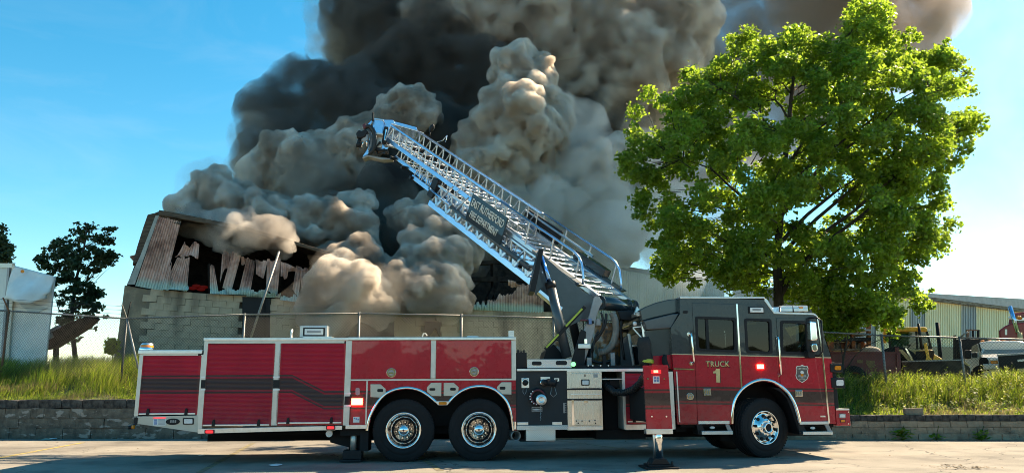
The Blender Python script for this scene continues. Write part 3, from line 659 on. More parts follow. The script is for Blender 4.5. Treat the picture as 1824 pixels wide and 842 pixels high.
# corrugated cladding, ribs modelled
def clad_extra(N, L, tc, col):
    ge = N.new('ShaderNodeNewGeometry'); sx = N.new('ShaderNodeSeparateXYZ'); L.new(tc.outputs['Object'], sx.inputs[0])
    n = N.new('ShaderNodeTexNoise'); n.inputs['Scale'].default_value = 1.3; n.inputs['Detail'].default_value = 8; L.new(tc.outputs['Object'], n.inputs['Vector'])
    low = node_math(N, L, 'ADD', sx.outputs[2], node_math(N, L, 'MULTIPLY', n.outputs[0], .35)); zlow = FL(330, 512).z
    xs_ = maprange(N, L, sx.outputs[0], FL(240, 510).x, FL(620, 540).x, FL(240, 505).z + .12, FL(620, 535).z + .12)
    teal = maprange(N, L, node_math(N, L, 'SUBTRACT', low, xs_), .28, .06, 0, .9)
    col = mixc(N, L, teal, col, (.34, .52, .48))
    return mixc(N, L, maprange(N, L, n.outputs[0], .56, .72, 0, .85), col, (.07, .045, .04))
M['clad'] = noise_color('scorched_cladding', (.21, .11, .09), (.58, .41, .36), 1.6, .55, 8, c3=(.45, .275, .225), extra=clad_extra); M['clad_trim'] = noise_color('bent_trim', (.22, .26, .25), (.42, .45, .42), 2, .5, 7)
def interp(pl, x): return float(np.interp(x, [p[0] for p in pl], [p[1] for p in pl]))
def clad(top, bot, rib=4.9, off=.12, jag=0.0, jagb=0.0, lean=0.0, m=None, name='cladding_sheet', seed=0, amp=.035, fn=None, parent=None, conv=None):
    """one torn sheet: ribs run from the upper line to the lower line (both in photograph pixels)"""
    rr = random.Random(seed); fn = fn or FL; xa, xb = bot[0][0], bot[-1][0]; n = max(2, int((xb - xa) / rib)); V, F = [], []; rows = 5
    ta, tb_ = top[0][0], top[-1][0]
    for i in range(n + 1):
        f = i / n; jt = rr.uniform(-jag, jag); jb = rr.uniform(-jagb, jagb)
        for s in range(4):
            ff = min(1.0, f + s / 4 / n); xb_ = xa + (xb - xa) * ff; xt_ = ta + (tb_ - ta) * ff; yt = interp(top, xt_) + jt; yb = interp(bot, xb_) + jb; o_ = off + (amp if s in (0, 1) else 0)
            for r in range(rows):
                t = r / (rows - 1); V.append(fn(xt_ + (xb_ - xt_) * t, yt + (yb - yt) * t, o_ + .06 * math.sin(t * 3 + seed + ff * 2)))
    V = np.array([tuple(v) for v in V]); k = (n + 1) * 4; I_ = np.arange(k * rows).reshape(k, rows); F = np.stack([I_[:-4, :-1], I_[1:-3, :-1], I_[1:-3, 1:], I_[:-4, 1:]], -1).reshape(-1, 4)
    o = inst(name, np_mesh(name, V, F, m or M['clad']), parent or bb); md = o.modifiers.new('s', 'SOLIDIFY'); md.thickness = .012; return o
clad([(283, 386), (305, 390), (322, 396)], [(241, 509), (268, 514), (291, 517)], seed=1, jag=1)
clad([(284, 383), (323, 392)], [(282, 390), (321, 400)], seed=21, off=.16, m=M['wood'])
clad([(322, 448), (330, 432), (338, 440), (345, 430), (355, 432)], [(311, 456), (325, 457), (340, 455), (353, 460)], seed=2, jag=4, jagb=1.5, off=.1); clad([(316, 460), (338, 457)], [(291, 512), (333, 519)], seed=3, jag=3, off=.14); clad([(300, 480), (306, 470)], [(289, 515), (300, 517)], seed=4, jag=4, off=.17)
fprism('corner_trim', [(277, 384), (283, 384), (240, 506), (226, 506), (250, 455)], .16, .06, M['clad_trim'])
for k, (a, b, c, d) in enumerate((((396, 452), (425, 452), (392, 505), (401, 468)), ((398, 450), (414, 452), (400, 482), (412, 478)), ((414, 450), (430, 455), (396, 515), (412, 519)), ((430, 456), (446, 460), (430, 470), (444, 476)), ((440, 458), (456, 462), (425, 519), (446, 522)), ((456, 462), (476, 466), (456, 486), (470, 492)), ((476, 462), (500, 462), (474, 512), (494, 524)), ((500, 465), (516, 470), (500, 496), (512, 492)), ((514, 470), (530, 476), (514, 484), (526, 484)), ((528, 475), (538, 478), (521, 516), (531, 530)), ((536, 478), (556, 482), (537, 514), (553, 522)), ((374, 474), (381, 472), (374, 516), (389, 520)))):
    clad([a, b], [c, d], seed=30 + k, jag=3.2, jagb=4.5, off=.06 + .05 * (k % 3), rib=4.4)
for xa, xb, ya, yb in ((292, 336, 505, 509), (375, 440, 513, 517), (440, 500, 518, 522), (500, 532, 524, 530)): clad([(xa, ya), (xb, yb)], [(xa - 1, ya + 10), (xb - 1, yb + 8)], seed=int(xa), jag=5, rib=4.2, off=.2)
clad([(520, 478), (585, 488)], [(520, 482), (585, 491)], seed=77, off=.12, rib=9, amp=.01)
clad([(835, 545), (880, 535), (890, 520), (900, 528), (918, 515), (935, 505), (968, 504)], [(835, 551), (968, 557)], seed=50, jag=5, rib=4.6); clad([(905, 500), (935, 506)], [(905, 508), (935, 514)], seed=51, jag=3, jagb=4)
M['flame'] = simple('glowing_ember', (.02, .003, .002), .9, em=(1, .03, .015), ems=.014)
for k, (x, y) in enumerate(((343, 513), (350, 509), (358, 515), (363, 511))):
    p = FL(x, y, -.6); MB().sphere(p, .11, 8, 6, 0, (1.4, .6, .6)).build('ember', M['flame'], bb)
pole = MB().cyl(at(497, 448, 26.2), at(447, 600, 25.2), .042, 8); tag(pole.build('fallen_pole', M['galv']), 'long grey pipe leaning across the burned wall', 'pole')
# ------------------------------------------------------------ sheds
def shed(name, pa, ya, pb, yb, top, label, panels, mwall, trim_m, zlow=1.2, depth=8.0, rib=4.0, low=None):
    A = at(*pa, ya); B = at(*pb, yb); E_ = Vector((B.x - A.x, B.y - A.y, 0)).normalized(); N_ = Vector((E_.y, -E_.x, 0)); r = empty(name, (A.x, A.y, zlow), math.atan2(E_.y, E_.x), label, 'building'); inv = (Matrix.Translation((A.x, A.y, zlow)) @ Matrix.Rotation(math.atan2(E_.y, E_.x), 4, 'Z')).inverted()
    A0 = Vector((A.x, A.y, 0)); fn = lambda x, y, o=0.0: inv @ onF(x, y, o, A0, N_)
    for k, (x0, x1, m) in enumerate(panels): clad([(x0, interp(top, x0) + 2), (x1, interp(top, x1) + 2)], [(x0, 690), (x1, 690)], rib=rib, m=m, name='wall_panel', seed=k, fn=fn, parent=r, off=.0 + .012 * (k % 2), amp=.05)
    P0, P1 = fn(top[0][0], top[0][1]), fn(top[-1][0], top[-1][1])
    MB().bar(P0 + Vector((0, -.16, -.08)), P1 + Vector((0, -.16, -.08)), .12, .22).build('roof_trim', trim_m, r)
    if low: 
        q0, q1 = fn(low[0], low[1]), fn(low[2], low[3]); MB().box(q0.x, q1.x, -.2, -.1, 0, q0.z).build('base_wall', mwall, r)
    MB().prism([(0.3, 0), (depth, 0), (depth, P0.z + .9), (.3, P0.z - .05)], P0.x + .05, P1.x, axis='x').build('roof_body', M['greymetal'], r); return r, fn
M['cream_clad'] = noise_color('cream_cladding', (.78, .68, .45), (.88, .78, .55), 1.0, .6, 6, stretch=(1, 1, .2)); M['grey_clad'] = noise_color('grey_cladding', (.28, .30, .31), (.42, .44, .45), 1.2, .5, 6, stretch=(1, 1, .2)); M['mint_clad'] = noise_color('pale_green_cladding', (.34, .42, .38), (.50, .56, .51), .8, .6, 7, stretch=(1, 1, .15)); M['tan_wall'] = simple('tan_block_wall', (.30, .25, .17), .9, var=.15); M['rusttrim'] = noise_color('rusty_trim', (.09, .05, .035), (.30, .24, .18), 3, .8, 7, stretch=(1, 1, 6))
shed('grey_shed', (1040, 464), 40, (1290, 502), 46, [(1040, 464), (1290, 506)], 'pale green metal shed behind the ladder foot in thin smoke', [(1040, 1120, M['mint_clad']), (1120, 1200, M['mint_clad']), (1200, 1290, M['mint_clad'])], M['tan_wall'], M['wood'])
sh, shf = shed('cream_shed', (1470, 508), 42, (1900, 562), 50, [(1470, 508), (1640, 527.5), (1900, 561)], 'long cream metal shed with grey strips behind the backhoe and pickup', [(1470, 1560, M['grey_clad']), (1560, 1622, M['cream_clad']), (1622, 1648, M['grey_clad']), (1648, 1712, M['cream_clad']), (1712, 1739, M['grey_clad']), (1739, 1820, M['cream_clad']), (1820, 1900, M['cream_clad'])], M['tan_wall'], M['rusttrim'], low=(1600, 616, 1760, 620))
# ------------------------------------------------------------ vehicles beyond the fence
def at_y(y): return lambda px, py, dy=0.0: at(px, py, y + dy)
CUR = [None, 0.0]
def vehicle(name, px, Y, z, label, cat):
    """Empty under a vehicle that faces the camera; its own axes run across, away and up"""
    b = at(px, 690, Y); b.z = z; a = math.atan2(b.x, b.y); e = empty(name, b, -a, label, cat)
    CUR[0] = (Matrix.Translation(b) @ Matrix.Rotation(-a, 4, 'Z')).inverted(); CUR[1] = Y; return e
def vp(px, py, y):
    """point in the current vehicle's axes seen at a photograph pixel, y - Y metres behind its front plane"""
    c = CUR[0] @ CAM; d = (CUR[0].to_3x3() @ pix_ray(px, py)); return c + d * ((y - CUR[1] - c.y) / d.y)
def plate(name, pts, y, depth, m, parent, o0, bevel=0.0):
    P = [vp(px, py, y) for px, py in pts] if CUR[0] is not None else [at(px, py, y) - o0 for px, py in pts]
    poly = ccw([(p.x, p.z) for p in P]); y0 = P[0].y
    return MB().prism(poly, y0, y0 + depth).build(name, m, parent, bevel)
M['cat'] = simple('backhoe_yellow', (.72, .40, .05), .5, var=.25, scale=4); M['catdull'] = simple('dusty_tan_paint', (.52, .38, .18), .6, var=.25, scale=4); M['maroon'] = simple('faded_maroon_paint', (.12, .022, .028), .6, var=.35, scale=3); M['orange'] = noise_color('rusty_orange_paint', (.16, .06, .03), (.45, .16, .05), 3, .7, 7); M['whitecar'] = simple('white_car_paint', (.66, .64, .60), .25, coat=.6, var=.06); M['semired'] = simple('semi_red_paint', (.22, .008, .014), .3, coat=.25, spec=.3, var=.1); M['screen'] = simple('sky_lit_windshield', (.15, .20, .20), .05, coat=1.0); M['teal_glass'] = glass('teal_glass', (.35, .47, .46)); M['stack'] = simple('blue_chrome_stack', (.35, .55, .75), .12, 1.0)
def wheel_thing(parent, c, r, w, name='wheel', axis=(0, 1, 0)):
    ax = Vector(axis); return MB().lathe([(r * .5, -w / 2), (r * .95, -w / 2), (r, -w * .35), (r, w * .35), (r * .95, w / 2), (r * .55, w / 2), (r * .5, w * .3), (0, w * .3)], c, ax, 24).build(name, M['rubber'], parent)
# backhoe
Y = 27.0; b0 = None; bh = vehicle('backhoe', 1640, Y, 1.15, 'yellow backhoe loader with a wide dark front bucket behind the fence', 'backhoe')
plate('cab_roof', [(1578, 584), (1592, 583), (1648, 582), (1652, 585), (1652, 589), (1580, 590)], Y, 1.6, M['cat'], bh, b0, .03); plate('work_lamp', [(1652, 584), (1659, 585), (1659, 589), (1652, 589)], Y, .15, M['clear'], bh, b0)
for pts in ([(1579, 590), (1583, 590), (1591, 640), (1587, 640)], [(1630, 590), (1634, 590), (1636, 622), (1632, 622)], [(1649, 590), (1653, 590), (1661, 622), (1657, 622)]): plate('cab_post', pts, Y, .1, M['black'], bh, b0)
for dy in (0.08, 1.4): plate('cab_pane', [(1583, 590.5), (1630, 590.5), (1632, 622), (1589, 630)], Y + dy, .02, M['teal_glass'], bh, b0); plate('cab_pane', [(1634, 590.5), (1650, 590.5), (1658, 621), (1636, 621)], Y + dy, .02, M['teal_glass'], bh, b0)
plate('engine_hood', [(1612, 624), (1620, 621.5), (1662, 622), (1666, 644), (1630, 646), (1612, 640)], Y - .2, 1.2, M['catdull'], bh, b0, .05); plate('grille', [(1631, 625), (1663, 624), (1668, 645), (1630, 645)], Y - .25, .1, M['black'], bh, b0)
sv = vp(1634, 612, Y + .4); plate('seat_back', [(1622, 611), (1632, 609.5), (1634, 616), (1622, 617)], Y + .3, .3, M['catdull'], bh, b0, .03); MB().lathe([(.16, -.015), (.18, 0), (.16, .015)], vp(1617, 617, Y + .2), (-.7, -.2, .7), 20).build('steering_wheel', M['black'], bh)
MB().cyl(vp(1636, 576, Y - .1), vp(1642, 622, Y - .1), .045, 10).build('exhaust_stack', M['black'], bh); plate('lift_arm', [(1645, 611), (1651, 610), (1656, 636), (1660, 639), (1660, 643), (1648, 643), (1650, 636)], Y - .5, .15, M['cat'], bh, b0, .02); plate('lift_arm', [(1664, 630), (1679, 639), (1678, 643), (1662, 642)], Y - .5, .15, M['cat'], bh, b0, .02); plate('lift_arm', [(1600, 622), (1608, 622), (1626, 642), (1618, 643)], Y - .45, .12, M['catdull'], bh, b0); plate('lift_arm', [(1612, 620), (1615, 620), (1628, 642), (1624, 642)], Y - .5, .08, M['chrome'], bh, b0)
M['bucket'] = noise_color('dark_bucket', (.02, .018, .018), (.07, .055, .045), 3, .7, 7)
plate('bucket', [(1606, 643.5), (1713, 641), (1729, 655), (1727, 672), (1610, 672)], Y - 1.4, .9, M['bucket'], bh, b0, .03); plate('bucket_edge', [(1606, 642), (1713, 639.4), (1713, 641.6), (1606, 644.4)], Y - 1.42, .95, M['greymetal'], bh, b0); plate('bucket_cheek', [(1713, 639.6), (1728, 650), (1724, 651), (1712, 643)], Y - 1.43, .1, M['catdull'], bh, b0)
plate('boom', [(1574, 575), (1580, 566), (1586, 568), (1584, 590), (1578, 610), (1572, 610)], Y + 1.3, .4, M['cat'], bh, b0, .03); plate('boom_ram', [(1587, 570), (1589, 570), (1592, 584), (1590, 584)], Y + 1.2, .08, M['rod'], bh, b0)
for xx, r in ((1600, .75), (1650, .5)): c = vp(xx, 660, Y - .1); c.z = r; wheel_thing(bh, c, r, .4)
# maroon trailer with rusty orange rack standing on it
CUR[0] = None
Y = 25.2; b0 = at(1540, 690, Y); b0.z = 1.12; tr = empty('dump_trailer', b0, 0, 'faded maroon steel trailer box with a cutout under the tree', 'trailer')
bx_ = [(1481, 627.5), (1604, 628.5), (1606, 664), (1600, 668), (1481, 664)]
o = plate('trailer_box', bx_, Y, 2.0, M['maroon'], tr, b0, .02); plate('box_rim', [(1480, 625.5), (1605, 626.5), (1605, 629), (1480, 628)], Y - .05, 2.1, M['maroon'], tr, b0); plate('side_opening', [(1527, 640), (1537, 640.5), (1537, 646), (1527, 646)], Y - .02, .1, M['dry'], tr, b0); plate('side_opening', [(1543, 641), (1558, 642), (1558, 655), (1548, 655), (1543, 646)], Y - .02, .1, M['dry'], tr, b0); plate('corner_post', [(1597, 618), (1601, 618), (1602, 664), (1598, 664)], Y - .05, .1, M['maroon'], tr, b0)
c = at(1520, 668, Y) - b0; c.z = .4; wheel_thing(tr, c, .4, .3)
bo_ = at(1551, 625, Y + .6); mb = MB(); mb.sphere((0, 0, 0), .27, 12, 8, 0, (1.3, .8, .62)); bo = mb.build('boulder', simple('pale_stone', (.24, .22, .18), .9, var=.2, bump=.6, bscale=8)); bo.location = (bo_.x, bo_.y, bo_.z + .0); tag(bo, 'pale rounded boulder lying in the maroon trailer', 'boulder')
Y = 28.5; b0 = at(1515, 690, Y); b0.z = 1.12; rk = empty('steel_rack', b0, 0, 'rusty orange steel rack of parts behind the maroon trailer', 'rack')
for x0, x1 in ((1478, 1484), (1508, 1512), (1517, 1523), (1546, 1551)): plate('upright', [(x0, 560), (x1, 560), (x1 + 2, 680), (x0 + 1, 680)], Y, .15, M['orange'], rk, b0)
for y0, y1, m in ((585, 588, 'greymetal'), (592, 595, 'rusttrim'), (600, 606, 'black'), (620, 624, 'rusttrim')): plate('shelf', [(1474, y0), (1552, y0 + 1), (1552, y1 + 1), (1474, y1)], Y - .1, 1.2, M[m], rk, b0)
for k in range(9): x = 1482 + k * 7.5; plate('stored_part', [(x, 610 + random.uniform(-3, 5)), (x + 6, 609), (x + 6.5, 621), (x, 621)], Y + .2, .5, M[random.choice(['rusttrim', 'greymetal', 'orange', 'conc'])], rk, b0, .02)
plate('tilted_arm', [(1470, 645), (1476, 600), (1482, 575), (1486, 577), (1483, 610), (1478, 648)], Y - .3, .3, M['orange'], rk, b0)
# white pickup
Y = 27.5; pk = vehicle('pickup_truck', 1790, Y, 1.12, 'white pickup truck with a black snow plow on its nose at the right edge', 'pickup truck')
cabp = [(1729, 632), (1731, 621), (1735, 615), (1744, 609.5), (1760, 607), (1815, 606.5), (1836, 612), (1850, 622), (1856, 634), (1745, 634)]
co_ = plate('cab', [(1726, 640), (1729, 624), (1736, 614.5), (1746, 609), (1760, 606.8), (1815, 606.3), (1838, 612), (1852, 630), (1852, 650), (1726, 650)], Y + 1.3, 1.7, M['whitecar'], pk, b0, .06)
ws = [vp(x, y, Y + dy) for x, y, dy in ((1748, 629, 1.0), (1846, 627, 1.0), (1826, 609, 1.9), (1758, 609.5, 1.9))]
o = MB().add(ws, [(0, 1, 2, 3)]).build('windshield', M['screen'], pk); o.modifiers.new('s', 'SOLIDIFY').thickness = .02
MB().tube([ws[0], ws[3]], .04, 6).build('window_post', M['whitecar'], pk)
plate('windshield_frame', [(1742, 610.5), (1744.5, 610), (1750, 629), (1747, 629)], Y + 1.18, .1, M['black'], pk, b0); plate('side_window', [(1731, 616), (1741, 611.5), (1743, 626), (1730, 626)], Y + 1.25, .06, M['tint'], pk, b0)
hd = MB(); pa = [vp(x, y, Y + 1.2) for x, y in ((1746, 629), (1850, 626))]; pf = [vp(x, y, Y - .3) for x, y in ((1748, 636), (1856, 633))]
hd.add([pa[0], pa[1], pf[1], pf[0], pa[0] - Vector((0, 0, .7)), pa[1] - Vector((0, 0, .7)), pf[1] - Vector((0, 0, .75)), pf[0] - Vector((0, 0, .75))], [(3, 2, 1, 0), (0, 4, 7, 3), (3, 7, 6, 2), (2, 6, 5, 1), (0, 1, 5, 4), (4, 5, 6, 7)]); hd.build('hood', M['whitecar'], pk, .06)
plate('headlight', [(1763, 639), (1777, 637.5), (1779, 646), (1765, 647)], Y - .42, .12, M['clear'], pk, b0, .02); plate('turn_lamp', [(1764, 642), (1777, 641), (1778, 647), (1766, 648)], Y - .44, .12, M['amber'], pk, b0, .02); plate('front_bumper', [(1750, 648), (1778, 647), (1778, 657), (1752, 658)], Y - .5, .3, M['whitecar'], pk, b0, .03)
plow = plate('snow_plow', [(1777, 632), (1860, 627), (1862, 668), (1782, 668)], Y - 1.1, .35, M['black'], pk, b0, .04); plate('plow_edge', [(1776, 631), (1862, 626), (1862, 628.5), (1776, 634)], Y - 1.15, .3, M['greymetal'], pk, b0); plate('number_plate', [(1812, 656), (1830, 655), (1830, 663), (1812, 664)], Y - 1.16, .03, M['catdull'], pk, b0); plate('plow_lamp', [(1812, 640), (1824, 639), (1824, 643), (1813, 644)], Y - 1.2, .08, M['clear'], pk, b0)
for x in (1750, 1763, 1778, 1788, 1806): MB().sphere(vp(x, 606.5, Y + 1.5), .06, 8, 6, 0, (1.2, .8, .6)).build('roof_marker', M['amber'], pk)
c = vp(1752, 655, Y + .2); c.z = .45; wheel_thing(pk, c, .45, .3); plate('arch_gap', [(1744, 640), (1748, 636), (1757, 636), (1761, 642), (1762, 660), (1744, 660)], Y - .32, .4, M['dark'], pk, b0)
plate('mirror', [(1718, 623.5), (1730, 623), (1730, 638), (1718, 638)], Y + .9, .2, M['black'], pk, b0, .03); plate('mirror', [(1730, 628), (1741, 627), (1741, 636), (1731, 636)], Y + .7, .2, M['black'], pk, b0, .03)
plate('load_body', [(1702, 603.5), (1760, 603), (1766, 608), (1766, 660), (1702, 660)], Y + 3.2, 2.0, M['black'], pk, b0, .03); plate('load_post', [(1697.5, 597), (1703, 596), (1704, 660), (1698, 660)], Y + 3.1, .2, M['black'], pk, b0); plate('side_door', [(1718, 634), (1745, 634), (1745, 662), (1720, 662)], Y + 1.2, .1, M['whitecar'], pk, b0, .02)
# red semi tractor
Y = 34.0; sm = vehicle('semi_tractor', 1820, Y, 1.12, 'dark red semi tractor hood and sleeper at the right edge behind the pickup', 'truck tractor')
plate('hood', [(1779, 588), (1790, 580), (1800, 575.5), (1824, 574), (1860, 574), (1860, 625), (1781, 620)], Y, 2.0, M['semired'], sm, b0, .06); plate('sleeper', [(1796, 576), (1799, 560), (1806, 556.5), (1870, 553), (1870, 590), (1800, 585)], Y + .5, 2.2, M['semired'], sm, b0, .06); plate('visor', [(1806, 567), (1870, 561), (1870, 566), (1808, 571)], Y + .4, .2, M['alu'], sm, b0); plate('window', [(1813, 571), (1870, 568), (1870, 582), (1816, 582)], Y + .42, .1, M['tint'], sm, b0); plate('hood_lamp', [(1790, 586), (1794, 586), (1794, 596), (1790, 596)], Y - .04, .06, M['clear'], sm, b0)
for x, y in ((1800, 566), (1814, 565), (1817, 565.5)): MB().sphere(vp(x, y, Y + .35), .09, 8, 6).build('cab_lamp', M['amber'] if x > 1805 else M['clear'], sm)
st_ = MB().cyl(vp(1798.5, 545, Y - .5), vp(1813, 592, Y - .5), .085, 14).build('exhaust_stack', M['stack'], sm); MB().cyl(vp(1816, 592, Y - .5), vp(1820, 620, Y - .5), .10, 12).build('stack_guard', M['catdull'], sm)
c = vp(1800, 660, Y); c.z = .5; wheel_thing(sm, c, .5, .35)
CUR[0] = None
Y = 31.0; b0 = at(1734, 690, Y); b0.z = 1.12; wf_ = empty('window_frame', b0, 0, 'small brown framed cab window standing above the dump body', 'frame')
for pts in ([(1723, 586), (1727, 586), (1727, 660), (1723, 660)], [(1742, 587), (1745, 587), (1745, 660), (1742, 660)], [(1727, 586), (1742, 586.5), (1742, 588.5), (1727, 588)], [(1733, 588), (1735, 588), (1735, 600), (1733, 600)], [(1727, 600), (1742, 600), (1742, 603), (1727, 603)]): plate('frame_bar', pts, Y, .08, M['rustpost'] if pts[0][0] < 1730 else M['dark'], wf_, b0)
mb = MB(); mb.cyl(at(1669.5, 574, 33), at(1674, 640, 33) - Vector((0, 0, 1.5)), .08, 10); tag(mb.build('dark_post', M['dark']), 'thin dark post between the backhoe and the cream shed', 'post')
mb = MB(); p = at(1668, 636, 30); dirt = noise_color('dirt_heap', (.10, .08, .055), (.22, .18, .12), 3, .95, 8, bump=1, bscale=10); mb.sphere((p.x, p.y, 1.0), 1.0, 16, 10, 0, (1.3, .8, 1.25)); tag(mb.build('dirt_pile', dirt), 'tan dirt pile behind the backhoe bucket', 'dirt pile')
# ------------------------------------------------------------ left side: trailer, tilted bed
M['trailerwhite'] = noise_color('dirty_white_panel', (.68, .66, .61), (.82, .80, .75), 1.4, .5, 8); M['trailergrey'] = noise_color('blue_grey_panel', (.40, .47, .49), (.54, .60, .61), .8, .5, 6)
Y = 27.0; b0 = at(60, 690, Y); b0.z = 1.6; bt = empty('box_trailer', b0, 0, 'white box trailer with a torn bulging front skin at the left edge', 'trailer')
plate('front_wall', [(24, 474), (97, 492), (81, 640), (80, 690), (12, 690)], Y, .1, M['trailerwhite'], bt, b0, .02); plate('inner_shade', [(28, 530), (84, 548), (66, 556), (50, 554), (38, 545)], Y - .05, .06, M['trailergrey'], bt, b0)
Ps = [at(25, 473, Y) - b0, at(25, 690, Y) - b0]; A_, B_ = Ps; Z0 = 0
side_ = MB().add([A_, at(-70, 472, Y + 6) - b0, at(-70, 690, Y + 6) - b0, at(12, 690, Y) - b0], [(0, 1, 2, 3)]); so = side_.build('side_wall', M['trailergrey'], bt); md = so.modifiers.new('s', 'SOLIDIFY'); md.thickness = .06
MB().bar(at(26, 474, Y - .05) - b0, at(10, 690, Y - .05) - b0, .12, .12).build('corner_post', M['cream'], bt); MB().bar(at(24, 473, Y) - b0, at(-70, 471, Y + 6) - b0, .1, .16).build('top_rail', M['cream'], bt); MB().bar(at(17, 477, Y - .04) - b0, at(1, 690, Y - .04) - b0, .14, .08).build('corner_post', M['greymetal'], bt)
n_, m_ = 18, 12; Vb = []
for j in range(m_ + 1):
    for i in range(n_ + 1):
        s, t = i / n_, j / m_; x = 26 + (97 - 26) * s; yt = 473 + 19 * s; yb = 530 + 16 * s - 14 * max(0, s - .72) / .28; y = yt + (yb - yt) * t; P = at(x - 5 * t * (1 - s) - 6 * t * s * s * (t > .8), y, Y); bulge = .75 * math.sin(math.pi * min(1, t * 1.0) * .62) * math.sin(math.pi * (.12 + .80 * s)) * (0.25 + t) + .05 * math.sin(s * 17 + t * 5); Vb.append(P - b0 + Vector((0, -.03 - bulge, -.10 * t * bulge)))
Ib = np.arange((n_ + 1) * (m_ + 1)).reshape(m_ + 1, n_ + 1); Fb = np.stack([Ib[:-1, :-1], Ib[:-1, 1:], Ib[1:, 1:], Ib[1:, :-1]], -1).reshape(-1, 4); o = inst('torn_skin', np_mesh('torn_skin', np.array([tuple(v) for v in Vb]), Fb, M['trailerwhite'], True), bt); md = o.modifiers.new('s', 'SOLIDIFY'); md.thickness = .02
MB().cyl(at(40, 483, Y - .2) - b0, at(40, 483, Y - .3) - b0, .06, 12).build('marker_lamp', M['amber'], bt)
Y = 30.0; b0 = at(120, 690, Y); b0.z = 1.65; db = empty('tilted_bed', b0, 0, 'dark dump bed tipped up beside the white trailer in front of the wind swept tree', 'dump bed')
plate('bed_side', [(73, 612), (76, 596), (104, 582), (160, 560), (168, 566), (150, 583), (96, 617), (74, 622)], Y, .5, M['char'], db, b0, .03); plate('bed_rail', [(76, 592), (103, 579), (106, 582), (78, 597)], Y - .1, .3, M['greymetal'], db, b0); plate('bed_rib', [(82, 597), (92, 592), (94, 600), (84, 606)], Y - .06, .1, M['greymetal'], db, b0); plate('bed_prop', [(95, 610), (101, 607), (98, 680), (92, 680)], Y + .4, .2, M['black'], db, b0)
